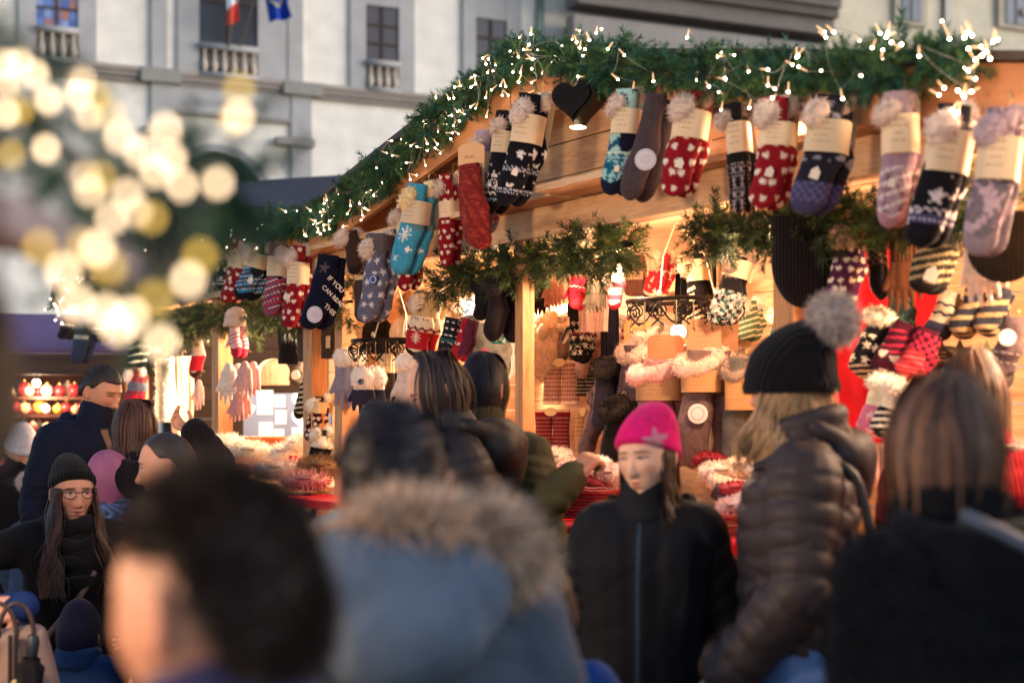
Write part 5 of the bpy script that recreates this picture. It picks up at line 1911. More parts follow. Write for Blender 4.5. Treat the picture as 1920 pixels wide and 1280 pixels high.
# heaps along the counter
hs_ = [('f2dcc8', 'cream'), ('e8b8a8', 'rose'), ('f6e8d8', 'white'), ('c89888', 'dusty pink'), ('8a2028', 'dark red'), ('efd0b0', 'oatmeal'), ('d8c8c0', 'pale grey'), ('b04048', 'red')]
for i_, (px, py, rx, ry, yy) in enumerate(((1002, 872, 26, 12, .32), (1072, 872, 26, 13, .28), (1120, 868, 24, 12, .26), (1062, 905, 24, 11, .0), (1330, 862, 30, 13, .35), (1384, 872, 30, 14, .32), (1428, 880, 26, 13, .3), (1380, 915, 34, 12, .08))):
    cc, nm = hs_[i_]
    fleece_lump(px, py, rx, ry, yy, srgb(cc), nm + ' fleece knit in the heap along the main counter', 'folded_knit', 'folded knitwear', 'knits heaped on the main counter', n=500, ln=.014)

# ---- right bay
red_sheet = sheet('shawl', 'large bright red knitted shawl hung as the backdrop of the right bay', 'shawl', 1560, 440, 1760, 880, .42, srgb('c01420'), M_CLOTH, .02, -22, seed=9)
beanie(1508, 405, 577, 120, -.05, srgb('1c1413'), 'big dark brown knit hat left of the purple heart socks', opening='up', flat=.45, ribbed=False)
sock_pair(1597, 412, 588, 62, [srgb('4c1f3c'), ('hearts', srgb('ecd2b4'), .36, .12, .2, 1)], 'plum purple sock pair covered in cream hearts', y=.02, lean=6, fur_c=srgb('d2a084'), card=(.05, .28), cols=srgb('dba873'))
mitten_pair(1640, 440, 562, 44, .15, [srgb('221d20'), ('check', srgb('6d6058'), .25, .5, .4)], 'dark mittens with a plaid cuff behind the plum heart socks', srgb('8d7868'), lean=-4)
glove_pair(1690, 446, 590, 52, .14, srgb('5a3420'), 'long brown gloves in front of the red shawl', cuff=srgb('4a2a1a'))
sock_pair(1680, 540, 636, 54, [srgb('25383a'), ('zig', srgb('6f9a86'), .7, .05, .3, .04), ('noise', srgb('4a6a5c'), 5, .3), ('toe', srgb('1b1d34'), .74)], 'dark green sock pair with navy toes under the brown gloves', y=.3, lean=-10, fur_c=None, card=None)
sock_pair(1772, 384, 556, 78, [srgb('2f2a26'), ('band', srgb('3d3836'), 0, .42), ('stripes', srgb('b59a70'), .42, .88, .26, .4), ('one', 'flakes', srgb('c8d0d4'), -.2, .28, .22), ('toe', srgb('1e1a18'), .9)], 'black and beige striped sock pair with a house shaped label', y=.05, lean=10, fur_c=None, card=None, house=(-.05, .78, .3))
glove_pair(1822, 425, 580, 62, .0, srgb('f0cdb8'), 'white knit gloves brightly lit at the right of the striped socks', lean=-10)
beanie(1886, 400, 530, 130, -.02, srgb('272017'), 'dark olive knit hat at the right edge under the garland', opening='up', flat=.45, ribbed=False)
stp = [srgb('2a2c38'), ('stripes', srgb('a58d66'), .1, 1, .5, .4)]
for i, (px, py, lab) in enumerate(((1785, 548, 'navy and beige striped sock pair, left of the folded row'), (1832, 545, 'navy and beige striped sock pair, middle of the folded row'), (1878, 540, 'navy and beige striped sock pair, right of the folded row'))):
    lying_sock(px, py, 88, 50, .34 + .02 * i, [srgb('b0a08a'), ('zig', srgb('26283a'), .3, .04, .4, .05), ('zig', srgb('26283a'), .5, .04, .4, .05), ('band', srgb('26283a'), .7, 1)] if i == 0 else stp, lab, ang=18, group='striped socks folded over a rail')
lying_sock(1652, 596, 112, 58, .2, [srgb('18151a'), ('stars', srgb('f0dcb8'), .4, .17, .3, .8), ('stripes', srgb('c8a888'), .8, 1, .2, .4)], 'black sock pair with cream stars and a white fur cuff', 16, fur_c=srgb('fff0d4'), group='socks clipped on the red shawl')
lying_sock(1702, 606, 104, 58, .22, [srgb('4a1728'), ('stripes', srgb('c23048'), .15, .6, .25, .35), ('hearts', srgb('f0d8c0'), .5, .16, .5, 1)], 'maroon striped and heart sock pair on the red shawl', 24, group='socks clipped on the red shawl')
lying_sock(1744, 618, 84, 56, .24, [srgb('4a1426'), ('check', srgb('c2304a'), .1, .9, .3)], 'maroon and pink checked sock pair on the red shawl', 22, group='socks clipped on the red shawl')
lying_sock(1722, 660, 46, 50, .2, [srgb('c02c34'), ('stripes', srgb('d8565a'), 0, 1, .2, .5)], 'small coral red sock pair below the checked ones', 30, group='socks clipped on the red shawl')
for px, top, c, lab in ((1764, 632, '6b5d52', 'taupe slipper on a star shaped hanger'), (1800, 634, '5f584e', 'grey-brown slipper on the second star shaped hanger'), (1850, 636, '3a3f5c', 'navy slipper on the large star shaped hanger'), (1880, 640, '4a4640', 'dark grey slipper at the end of the hanger row')):
    M, k = at(px, top, .38, -18)
    t = thing('slipper', lab, 'slipper', M, 'slippers on star shaped hangers')
    mb = MB()
    sock_mesh(mb, 66 * k, 44 * k, .06, [srgb(c), ('noise', srgb(c) * 1.4, 8, .6)], 0, .2, nxt(), Matrix.Translation((0, 0, -.04)), leg=.9, toe=.35)
    mb.build('felt', M_KNIT, t)
    a = np.linspace(0, 2 * np.pi, 10, endpoint=False)
    rr = np.where(np.arange(10) % 2 == 0, 26 * k, 12 * k)
    mb = MB()
    slab(np.stack([np.sin(a) * rr, np.cos(a) * rr - .045], 1), -.043, -.04, mb, srgb('5d5540'))
    for q in range(3):
        mb.box((-10 * k, -.046, -.052 - q * .012), (10 * k, -.0435, -.048 - q * .012), srgb('d9c8a0'))
    mb.build('star_hanger', M_PAPER, t, False)
    hook_part(t, .02, srgb('d8c070'))
sock_pair(1904, 588, 712, 52, [srgb('5a4a4c'), ('dots', srgb('c8b8b0'), .6, .25, .02), ('dots', srgb('c8b8b0'), .75, .25, .02)], 'mauve brown slipper sock with a white round label by the right edge', y=.2, lean=8, fur_c=None, card=None, rear=False, dsc=(-.1, .35, .3, srgb('e8e0d8'), None))
lying_sock(1664, 722, 96, 64, .1, [srgb('efdcb8'), ('band', srgb('d87890'), .45, 1), ('stars', srgb('f0c8cc'), .4, .14, .5, 1)], 'white topped pink sock pair with pale spots', 16, fur_c=srgb('fff2da'))
lying_sock(1688, 728, 92, 60, .06, [srgb('f0e0c0'), ('band', BLK, .45, 1), ('stripes', srgb('efe2c8'), .5, .95, .24, .45)], 'cream topped sock pair with black and white zebra stripes', 18, fur_c=srgb('fff2da'))
sheet('scarf', 'pale pink cable knit scarf folded on the counter behind the puffer coat', 'scarf', 1628, 830, 1700, 912, -.05, srgb('e9b6a2'), M_RIB, .01, -20, seed=11)
fleece_lump(1885, 838, 40, 10, -.1, srgb('f6dccb'), 'white fleece edge seen over the black fur collar', n=700, ln=.02)

# ---- counter of the main stall
basket(1085, 922, 150, 44, -.15, srgb('7a1c1c'), 'red brown wicker basket beside the reaching arm', -30)
basket(1390, 968, 130, 42, -.15, srgb('8a2420'), 'red wicker basket right of the girl', -30)
basket(1010, 900, 90, 30, .1, srgb('b08050'), 'straw coloured basket with beaded socks at the central post', -30)
lying_sock(985, 868, 80, 30, .16, [srgb('20243c'), ('dots', srgb('c8d0dc'), .2, .2, .06), ('dots', srgb('c8d0dc'), .5, .2, .06), ('dots', srgb('b08060'), .8, .2, .06)], 'navy patterned socks lying in the straw basket', -75)
fleece_lump(1042, 858, 30, 16, .30, srgb('f4e4d0'), 'white fleece slipper on the counter below the burgundy leg warmers', n=900, ln=.02)
lying_sock(1092, 904, 70, 40, .02, [srgb('5a1418'), ('noise', srgb('7a2024'), 6, .2)], 'dark maroon knit gloves heaped in the red brown basket', -62)
lying_sock(1100, 886, 66, 36, .12, [srgb('e8c0b0'), ('noise', srgb('f4dccd'), 6, .2)], 'pale pink fluffy socks in the red brown basket', -70)
fleece_lump(1140, 888, 36, 16, .15, srgb('f0cfc4'), 'pale pink fleece heap beside the girl', n=900, ln=.02)
fleece_lump(1352, 884, 42, 16, .25, srgb('f4dcc8'), 'cream fleece slipper on the counter right of the girl', n=900, ln=.02)
fleece_lump(1410, 942, 34, 15, -.1, srgb('f6dcd8'), 'white fluffy slipper lying in the red wicker basket', n=900, ln=.02)
fleece_lump(1372, 948, 20, 12, -.12, srgb('ecc8c4'), 'small pink fleece slipper lying in the red wicker basket', n=600, ln=.018)
lying_sock(1340, 920, 100, 40, .05, [srgb('57524e'), ('noise', srgb('6d6660'), 6, .2)], 'grey felt slipper sole lying on the counter', -68)
lying_sock(1330, 900, 110, 34, .12, [srgb('e6c8ac'), ('stripes', srgb('c89a80'), 0, 1, .3, .2)], 'cream striped socks lying behind the grey sole', -72)

# ---- second stall
G3 = 'knits hanging in the second stall'
mitten_pair(446, 612, 672, 34, -.02, [srgb('e8b8b8'), ('stripes', srgb('c03048'), .2, .6, .3, .3), ('toe', srgb('b02840'), .7)], 'pink striped mittens by the post of the second stall', srgb('f0c8c0'), group=G3)
beanie(440, 575, 612, 44, -.05, srgb('f2d0b4'), 'pale fur hat on top of the second stall beam', group=G3)
glove_pair(432, 672, 760, 42, -.02, srgb('efd8c0'), 'pale cream gloves under the pink striped mittens', group=G3)
glove_pair(462, 670, 750, 38, .02, srgb('d8a6a0'), 'dusty pink gloves right of the pale cream gloves', group=G3)
glove_pair(448, 735, 792, 34, .0, srgb('d89890'), 'small pink gloves lowest by the post of the second stall', group=G3)
sock_pair(264, 616, 690, 34, [srgb('1b1a18'), ('stripes', srgb('e8f0dc'), .1, .9, .5, .3)], 'black and white sock pair at the far end of the second stall', y=.0, lean=4, fur_c=srgb('f0f6e4'), card=None, furside=-1)
sock_pair(258, 690, 758, 34, [srgb('8a3848'), ('band', srgb('6b7488'), .35, .6), ('toe', srgb('c02840'), .75)], 'pink and grey banded sock pair lowest at the far end', y=.0, lean=6, fur_c=srgb('fbeee0'), card=None)
mitten_pair(288, 662, 706, 30, .1, [srgb('1d1512')], 'small black mittens beside the banded socks', srgb('241a16'), group=G3)
beanie(345, 638, 672, 60, .3, srgb('140e10'), 'black hat glowing at its edge behind the near lights', group=G3)
sheet('shawl', 'long cream shawl brightly lit beside the second stall lamp', 'shawl', 316, 668, 366, 820, .25, srgb('f0c8a4'), M_CLOTH, .02, -20, seed=21, group=G3)
sheet('shawl', 'white fleece scarf glowing at the left of the cream shawl', 'shawl', 292, 672, 328, 790, .1, srgb('fff0d8'), M_FUR, .02, -20, seed=22, fur_n=1500, group=G3)
sock_pair(373, 622, 710, 30, [srgb('e0b8a8'), ('band', srgb('c0202c'), .5, .84), ('toe', srgb('3a2018'), .84)], 'pink sock with a red foot left of the second stall post', y=.1, lean=0, fur_c=None, card=None, rear=False)
glove_pair(376, 706, 770, 26, .1, srgb('d8b0a0'), 'thin pink gloves under the red footed sock', group=G3, second=False)
beanie(512, 672, 722, 62, .5, srgb('cdb796'), 'oatmeal knit hat over the pinned price cards', group=G3)
sock_pair(564, 668, 725, 26, [srgb('4a4036')], 'dull brown sock with a shiny round label', y=.35, lean=0, fur_c=None, card=None, rear=False, dsc=(0, .6, .35, srgb('efe4d0'), None))
sock_pair(590, 676, 790, 30, [srgb('1b1714'), ('stripes', srgb('e2cda8'), .2, .9, .4, .35)], 'black and cream ribbed sock pair beside the corner post', y=.1, lean=10, fur_c=None, card=None)
sock_pair(603, 738, 830, 34, [srgb('3a1420'), ('hearts', srgb('f0d8c0'), .4, .14)], 'maroon sock pair with pale dots and a white fur cuff', y=.08, lean=8, fur_c=srgb('fff0da'), card=(.1, .35), cols=srgb('ecd2a0'))
sock_pair(608, 802, 862, 36, [srgb('1a1716'), ('band', srgb('efe0c8'), .2, .6)], 'black sock pair with a white band under the maroon pair', y=.05, lean=6, fur_c=srgb('fff0da'), card=None)
# board of pinned white cards and hearts
M, k = at(535, 742, .9, -20)
t = thing('card_board', 'grey blue board pinned with white cards and paper hearts', 'notice board', M)
MB().box((-90 * k, 0, -80 * k), (95 * k, .02, 5 * k), srgb('55607a')).build('board', M_STONE, t, False)
for (dx, dz, w, h, s) in ((-42, -12, 34, 46, 'r'), (-40, -62, 30, 26, 'r'), (-10, -10, 22, 22, 'r'), (-8, -40, 24, 26, 'r'), (32, -8, 36, 30, 'h'), (34, -42, 40, 36, 'h'), (-76, -26, 26, 24, 'h'), (36, -70, 42, 22, 'r'), (-12, -70, 22, 16, 'r'), (70, -34, 30, 24, 'h')):
    m2 = MB()
    poly = heart_pts(30, w * .5 * k) if s == 'h' else np.array([(-.5 * w, -.5 * h), (.5 * w, -.5 * h), (.5 * w, .5 * h), (-.5 * w, .5 * h)]) * k
    slab(poly + (dx * k, dz * k), -.008, -.001, m2, srgb('a4a9ba'))
    m2.build('paper_heart' if s == 'h' else 'paper_card', M_PAPER, t, False)
basket(512, 822, 110, 34, .35, srgb('c0602c'), 'orange brown wicker basket under the pinned cards', -30, .25)
for i, (px, py, rx, ry, c, yy, lab) in enumerate(((425, 842, 46, 26, 'fff0d8', .0, 'bright white fleece hat heaped left on the second counter'), (470, 848, 44, 20, 'ffeccc', .0, 'bright cream fleece slipper in the middle of the second counter'), (535, 850, 30, 18, 'fff0d8', .1, 'white fleece mitten right of the orange basket'),
        (450, 876, 46, 15, 'd8a898', -.1, 'dusty pink fur slipper at the left front of the second counter'), (520, 880, 46, 16, 'e8c8b0', -.1, 'beige fur slipper at the middle front of the second counter'), (600, 876, 44, 20, 'a07850', -.05, 'brown striped fur hat at the corner of the second counter'), (575, 900, 50, 14, 'e0a090', -.15, 'rose pink fur slipper lowest on the second counter'), (560, 832, 16, 14, 'fff6e8', .15, 'small white pompom hat before the maroon socks'))):
    fleece_lump(px, py, rx, ry, yy, srgb(c), lab, n=1100, ln=.03)
lying_sock(545, 862, 60, 24, .02, [srgb('b02030'), ('stripes', srgb('e8c8b8'), 0, 1, .4, .3)], 'red striped socks lying across the second counter', -62)
lying_sock(562, 870, 66, 22, .0, [srgb('4a3a30'), ('stripes', srgb('a88a68'), 0, 1, .4, .4)], 'brown striped socks lying under the red striped ones', -66)
# slippers hanging at the far end of the garland
for px, top, bot, w, c, lab in ((158, 600, 678, 40, '3a4258', 'grey blue slipper pair hanging at the far left end of the eave'), (128, 592, 634, 30, '2c2830', 'black slipper hanging beside the grey blue pair, far left'), (190, 600, 640, 34, '2e2638', 'dark purple slipper at the far left end of the eave')):
    sock_pair(px, top, bot, w, [srgb(c), ('band', srgb('d8d0c0'), .3, .4)], lab, y=-.15, lean=4, fur_c=None, card=None, name='slipper_pair', cat='slippers', dsc=None)

# near blurred knitwear on the left stall
V, Q, N = blob([((0, 0, 0), .035, (0, 0, -.08), .05), ((0, 0, -.08), .05, (-.02, 0, -.12), .045)], .008, 3)
def near_hat(px, py, d, s, c, label):
    o = MB().add(V * s, Q, np.clip(srgb(c) * (1 + .2 * vnoise(V, 40, 2)[:, None]), 0, 1)).build('knit_hat', M_KNIT)
    o.location = W(px, py, d)
    MB().tube([(0, 0, .03 * s), (0, .0, .22)], .003, 6, srgb('2a2018')).build('hanging_cord', M_CLOTH, o)
    tag(o, label, 'hat', 'very near blurred knits at the left edge')
near_hat(-45, 570, .92, .62, '4a3624', 'very near brown knit hat at the left edge, upper')
near_hat(-10, 680, .90, .42, '54402f', 'very near beige brown knit hat at the left edge, lower')

# far stall trinkets
cols = ['c03038', 'd8a040', 'e8d8c8', '6a5a9a', 'b04a60', 'd0c0a0', '8a2a30', 'e0b080', '9a8aa8', 'c86a50']
names = ['red', 'gold', 'cream', 'violet', 'rose red', 'champagne', 'dark red', 'apricot', 'lavender', 'coral']
rows = (742, 776, 810, 844, 878)
for i in range(75):
    row = i % 5
    r = rnd.uniform(.038, .062)
    d = 11.28 + (rows[row] - 878) * -.003 - .02 + rnd.uniform(-.05, .12)
    px = -25 + (i // 5) * 16.5 + rnd.uniform(-5, 5)
    z = CAMZ + (CY - rows[row]) * 11.35 / F + r + .002
    Vs, Qs = sphere((0, 0, 0), (r, r, r), 14, 9)
    mb = MB().add(Vs, Qs, srgb(cols[i % 10 if i % 3 else (i * 7) % 10]))
    k = i % 10 if i % 3 else (i * 7) % 10
    mb.tube([(0, 0, r * .95), (0, 0, r * 1.25)], r * .2, 8, srgb('c8a860'))
    o = mb.build('bauble', M_PLASTIC)
    o.location = ((px - CX) / F * d, d, z)
    tag(o, 'small %s christmas bauble on a shelf of the distant stall under the purple awning' % names[k], 'bauble', 'baubles on the distant stall')
# ================================================================== PEOPLE
def smooth01(x, a, b):
    t = np.clip((x - a) / (b - a), 0, 1)
    return t * t * (3 - 2 * t)

SKIN = srgb('c99478')
def head_mesh(hs=1., skin=SKIN, eye_open=.8, brow=srgb('3a2a20'), lip=srgb('a85a50'), iris=srgb('3a281c'), stubble=0., nose=1., jaw=1., hi=True, look=0., open_mouth=0., female=True):
    nu, nv = (150, 130) if hi else (70, 60)
    s = np.linspace(-1, 1, nu, endpoint=False)
    th = np.pi * (s * .55 + .45 * s ** 3)           # finer over the face (th = 0 is the nose)
    ph = np.linspace(.03, np.pi - .03, nv)
    P, T = np.meshgrid(ph, th, indexing='ij')
    x = np.sin(P) * np.sin(T)
    y = -np.sin(P) * np.cos(T)
    z = np.cos(P)
    x, y, z = x.ravel(), y.ravel(), z.ravel()
    a, b, c = .0745, .0945, .116
    X, Y, Z = a * np.sign(x) * np.abs(x) ** .93, b * np.sign(y) * np.abs(y) ** .95, c * z
    low = smooth01(-z, .05, 1.)
    front = smooth01(-y, -.35, .6)
    X *= 1 - (.30 if female else .22) / jaw * low ** 1.3 * (.5 + .5 * front)
    back = smooth01(y, 0, .8)
    Y -= back * low * .055
    Y *= 1 + .06 * smooth01(y, .2, 1) * smooth01(z, -.2, .4)
    Y -= front * smooth01(-z, .45, .95) * .008
    f = smooth01(-y, .05, .45)
    def G(cx, cz, sx, sz):
        return np.exp(-((X - cx) / sx) ** 2 - ((Z - cz) / sz) ** 2) * f
    flat = G(0, -.01, .05, .06)
    Y += .006 * flat
    out = np.zeros_like(X)
    for sg in (-1, 1):
        out -= .0085 * G(sg * .031, .008, .0155, .0115)
        out += .0062 * G(sg * .031, .006, .0115, .0075)
        out += .0042 * G(sg * .030, .030, .022, .008)
        out += .0045 * G(sg * .043, -.022, .020, .018)
        out += .0075 * nose * G(sg * .0115, -.037, .0062, .0062)
        out -= .002 * G(sg * .034, -.050, .012, .02)
    nz = np.clip((.02 - Z) / .052, 0, 1)
    ridge = np.where(Z > -.044, nz, np.clip(1 - (-.044 - Z) / .008, 0, 1))
    out += nose * (.005 + .0165 * nz ** 1.2) * ridge * np.exp(-(X / (.0065 + .004 * nz)) ** 2) * f * (Z < .022)
    out -= .003 * G(0, -.053, .006, .006)
    ml = -.0665
    out += .0052 * G(0, ml + .0055, .017, .0048) + .0058 * G(0, ml - .0068, .015, .0056)
    out -= (.0040 + .004 * open_mouth) * G(0, ml, .021, .0022 + .002 * open_mouth)
    out -= .003 * G(0, ml - .018, .02, .006)
    out += .0055 * G(0, -.098, .017, .013)
    Y -= out
    V = np.stack([X, Y, Z], 1)
    C = np.tile(np.asarray(skin, float)[None], (len(V), 1))
    blush = (G(-.042, -.024, .018, .016) + G(.042, -.024, .018, .016))[:, None]
    C = C * (1 - .25 * blush) + srgb('c8705c') * .25 * blush
    nb = G(0, -.036, .013, .012)[:, None]
    C = C * (1 - .2 * nb) + srgb('c06a58') * .2 * nb
    if stubble:
        m = (smooth01(-Z, .035, .06) * smooth01(-y, -.3, .1) * (1 - G(0, ml, .022, .008)))[:, None]
        C = C * (1 - stubble * m) + srgb('2e221e') * stubble * m
    lm = np.clip((G(0, ml + .004, .0175, .0045) + G(0, ml - .0055, .0155, .0052)) * 1.5 - .35, 0, 1)[:, None]
    C = C * (1 - lm) + lip * lm
    line = (np.clip(G(0, ml - .0003, .019, .0014 + .003 * open_mouth) * 1.6 - .5, 0, 1))[:, None]
    C = C * (1 - line * .8) + srgb('4a1f1c') * line * .8
    for sg in (-1, 1):
        dx, dz = X - sg * .031, Z - .006
        h = .0058 * eye_open * np.sqrt(np.clip(1 - (dx / .0145) ** 2, 0, 1))
        ins = (np.abs(dx) < .0145) & (dz < h) & (dz > -h * .75) & (f > .5)
        C[ins] = srgb('b0a098')
        ir = ins & (np.hypot(dx - look * .005, dz) < .0058)
        C[ir] = iris
        lash = (np.abs(dx) < .0165) & (np.abs(dz - h - .0008) < .0021) & (f > .5)
        C[lash] = srgb('1c1412')
        lid = np.exp(-(dx / .017) ** 2 - ((dz - .010) / .0045) ** 2)[:, None] * (f > .4)[:, None]
        C = C * (1 - .28 * lid) + srgb('6a4238') * .28 * lid
        arch = .0255 - .22 * np.abs(np.abs(X) - .034) * (np.abs(X) > .034) - .06 * np.abs(np.abs(X) - .034)
        bm = (np.abs(dx) < .021) & (np.abs(Z - arch) < .0030 * (1 - .5 * np.clip(sg * dx / .02, 0, 1))) & (f > .3)
        C[bm] = brow * .8 + C[bm] * .2
    Q = grid_faces(nu, nv)
    parts = [(V, Q, C)]
    for sg in (-1, 1):
        v, q = sphere((0, 0, 0), (.009, .019, .031), 18, 12)
        cup = np.exp(-(((v[:, 1]) / .011) ** 2 + ((v[:, 2] - .003) / .018) ** 2))
        v[:, 0] -= sg * -0 + cup * .006 * np.sign(v[:, 0]) * (np.sign(v[:, 0]) == sg)
        M = Matrix.Translation((sg * .0755, .012, -.006)) @ Matrix.Rotation(R(-sg * 22), 4, 'Z') @ Matrix.Rotation(R(-12), 4, 'X')
        parts.append((xf(M, v), q, np.tile((np.asarray(skin) * .75 + srgb('c8705c') * .25)[None], (len(v), 1))))
    return [(p * hs, q, cc) for p, q, cc in parts]

def hand_caps(side, curl=.4, spread=.1, grip=0., length=1.):
    """hand in wrist space: fingers along -Z, palm facing -Y (towards the body front), thumb on the -side X"""
    caps = []
    L = .085 * length
    for i in range(4):
        x = (i - 1.5) * .019
        caps.append(((x * .7, 0, -.01), .0135, (x, -.002, -L), .0115))
    for i in range(4):
        x = (i - 1.5) * .020
        base = np.array((x, -.002, -L))
        lens = np.array((.038, .026, .021)) * (.92, 1.05, 1., .80)[i] * length
        ang = 0.
        p = base
        r0 = .0098
        d0 = spread * (i - 1.5)
        for j in range(3):
            ang += (curl + grip * .6) * (1.0, 1.1, .7)[j] * (1 + .12 * i)
            d = np.array((math.sin(d0) * math.cos(ang), -math.sin(ang), -math.cos(ang)))
            q = p + d * lens[j]
            r1 = r0 * .9
            caps.append((p, r0, q, r1))
            p, r0 = q, r1
    s = -side
    p = np.array((s * .030, -.004, -.022))
    caps.append(((s * .016, -.002, -.015), .015, tuple(p), .0135))
    for j, (ln, out, fw) in enumerate(((.036, .75, .35), (.028, .35, .55 + grip), (.022, .1, .6 + grip))):
        d = np.array((s * out, -fw, -.8))
        d /= np.linalg.norm(d)
        q = p + d * ln * length
        caps.append((p, .0115 - .001 * j, q, .0105 - .001 * j))
        p = q
    return caps

def frame_from(d, palm):
    """matrix whose -Z is d and whose -Y is close to palm"""
    z = -Vector(d).normalized()
    y = -Vector(palm)
    y = (y - z * y.dot(z)).normalized()
    x = y.cross(z)
    return Matrix((x, y, z)).transposed().to_4x4()

class Person:
    def __init__(self, px, py, d, yaw, label, hs=1., head_yaw=0., pitch=0., roll=0., lean=(0, 0), arms=None, H=None, wide=1., group=None, name='person', **hk):
        self.head_w = W(px, py, d)
        z = self.head_w.z
        self.k = (H or z * 1.7 / 1.585) / 1.7
        self.yaw = R(yaw)
        self.lean = np.array((lean[0], lean[1], 0.))
        self.wide = wide
        k = self.k
        rot = Matrix.Rotation(self.yaw, 4, 'Z')
        hl = Vector((lean[0] * 1.25, lean[1] * 1.25 - .02, 1.585)) * k
        root = self.head_w - (rot @ hl)
        self.M = Matrix.Translation(root) @ rot                     # person space (metres)
        self.root_z = root.z
        self.hs = hs
        HM_ = Matrix.Translation(hl) @ Matrix.Rotation(R(head_yaw), 4, 'Z') @ Matrix.Rotation(R(pitch), 4, 'X') @ Matrix.Rotation(R(roll), 4, 'Y')
        self.HM = HM_                                                # head space inside person space
        self.HMy = Matrix.Translation(hl) @ Matrix.Rotation(R(head_yaw), 4, 'Z') @ Matrix.Rotation(R(pitch * .35), 4, 'X')
        self.arms = {1: ((.26, .04, 1.12), (.27, -.06, .88)), -1: ((-.26, .04, 1.12), (-.27, -.06, .88))}
        self.hand_kw = {1: {}, -1: {}}
        self.palm = {1: None, -1: None}
        if arms:
            self.arms.update(arms)
        self.label, self.group, self.name = label, group, name
        self.hk = hk
        self.ob = None

    def loc(self, w):
        """world point -> body units"""
        p = self.M.inverted() @ Vector(w)
        return tuple(np.array(p) / self.k)

    def J(self, p):
        """bend a standing-body point by the lean, scaled to the person"""
        p = np.array(p, float)
        t = np.clip((p[2] - .92) / .5, 0, 1.25)
        return (p + self.lean * t) * self.k

    def caps(self, e=0., hem=None, sleeves=True, legs=False, neck=True, flare=0., arms_only=False, waist=1.):
        w = self.wide
        k = self.k
        out = []
        zb = max(.93, hem + .06) if hem is not None else .93
        def c(p0, r0, p1, r1):
            out.append((self.J(p0), (r0 + e) * k, self.J(p1), (r1 + e) * k))
        if not arms_only:
            c((-.09 * w, 0, 1.30), .112 * w ** .5, (.09 * w, 0, 1.30), .112 * w ** .5)
            c((-.15 * w, .01, 1.385), .062, (.15 * w, .01, 1.385), .062)
            for s in (-1, 1):
                c((s * .085 * w, 0, 1.30), .112, (s * .065 * w, 0, 1.08), .108 * waist)
                c((s * .065 * w, 0, 1.08), .108 * waist, (s * .08 * w, .01, zb), .122)
                c((0, 0, 1.33), .1, (s * .15 * w, .01, 1.385), .062)
                if hem is not None and hem < .85:
                    c((s * .08 * w, .01, .93), .122, (s * (.085 + flare * .5) * w, .01, hem + .1), .122 + flare)
            c((0, .0, 1.30), .115, (0, .0, max(1.0, zb)), .115)
            if hem is not None and hem < .85:
                c((0, .0, 1.0), .115, (0, 0, hem + .1), .12 + flare * .6)
            if neck:
                c((0, .01, 1.36), .075, (0, .0, 1.50), .056)
        if sleeves:
            for s in (-1, 1):
                el, wr = self.arms[s]
                sh = (s * .175 * w, .01, 1.375)
                p_sh = self.J(sh)
                out.append((p_sh, (.066 + e) * k, np.array(el) * k, (.050 + e) * k))
                out.append((np.array(el) * k, (.050 + e) * k, np.array(wr) * k, (.036 + e) * k))
        if legs:
            gz = -self.root_z / k
            for s in (-1, 1):
                c((s * .088, .01, .90), .092, (s * .10, -.01, .50 + gz * .5), .062)
                c((s * .10, -.01, .50 + gz * .5), .062, (s * .10, .02, .10 + gz), .045)
        return out

    def build_body(self, hands=True, hi=True, skin=SKIN, **hk):
        mb = MB()
        for V, Q, C in head_mesh(self.hs, skin, hi=hi, **hk):
            mb.add(xf(self.HM, V), Q, C)
        cp = self.caps(0, legs=True)
        hp = np.array(self.HM.translation)
        cp.append((self.J((0, .01, 1.40)), .056 * self.k, hp + np.array((0, .018, -.06)) * self.hs, .052 * self.hs))
        V, Q, N = blob(cp, .02, 4)
        mb.add(V, Q, np.asarray(skin) * .96)
        if hands:
            for s in (-1, 1):
                el, wr = np.array(self.arms[s][0]) * self.k, np.array(self.arms[s][1]) * self.k
                d = wr - el
                palm = self.palm[s] if self.palm[s] is not None else (-s, -.2, 0)
                kw = dict(curl=.35, spread=.06)
                kw.update(self.hand_kw[s])
                dirn = kw.pop('dir', d)
                hsz = kw.pop('size', .95 * max(.7, self.k))
                M = Matrix.Translation(wr) @ frame_from(dirn, palm) @ Matrix.Scale(hsz, 4)
                V, Q, N = blob(hand_caps(s, **kw), .0045, 2)
                nail = np.asarray(skin) * 1.0
                mb.add(xf(M, V), Q, np.clip(np.asarray(skin) * (1 + .06 * vnoise(V, 90, 4)[:, None]) * (1, .95, .93), 0, 1))
        ob = mb.build(self.name, M_SKIN)
        ob.matrix_world = self.M
        tag(ob, self.label, 'person', self.group)
        self.ob = ob
        return self

    def armfold(self, V, N, amp=.0055, space=.05):
        k = self.k
        out = np.zeros(len(V))
        near = np.full(len(V), .085 * k)
        for s in (-1, 1):
            el, wr = np.array(self.arms[s][0]) * k, np.array(self.arms[s][1]) * k
            sh = self.J((s * .175 * self.wide, .01, 1.375))
            for a, b in ((sh, el), (el, wr)):
                ab = b - a
                t = np.clip(((V - a) @ ab) / (ab @ ab), 0, 1)
                dv = V - a - t[:, None] * ab
                dd = np.linalg.norm(dv, axis=1)
                m = dd < near
                L = t * np.linalg.norm(ab)
                ph = 3. * vnoise(V, 14, 4, 2) + dv[:, 0] * 30
                out[m] = (np.abs(np.sin(np.pi * L / space + ph)) ** 1.5 - .5)[m]
                near = np.minimum(near, dd)
        return V + N * (amp * out)[:, None]

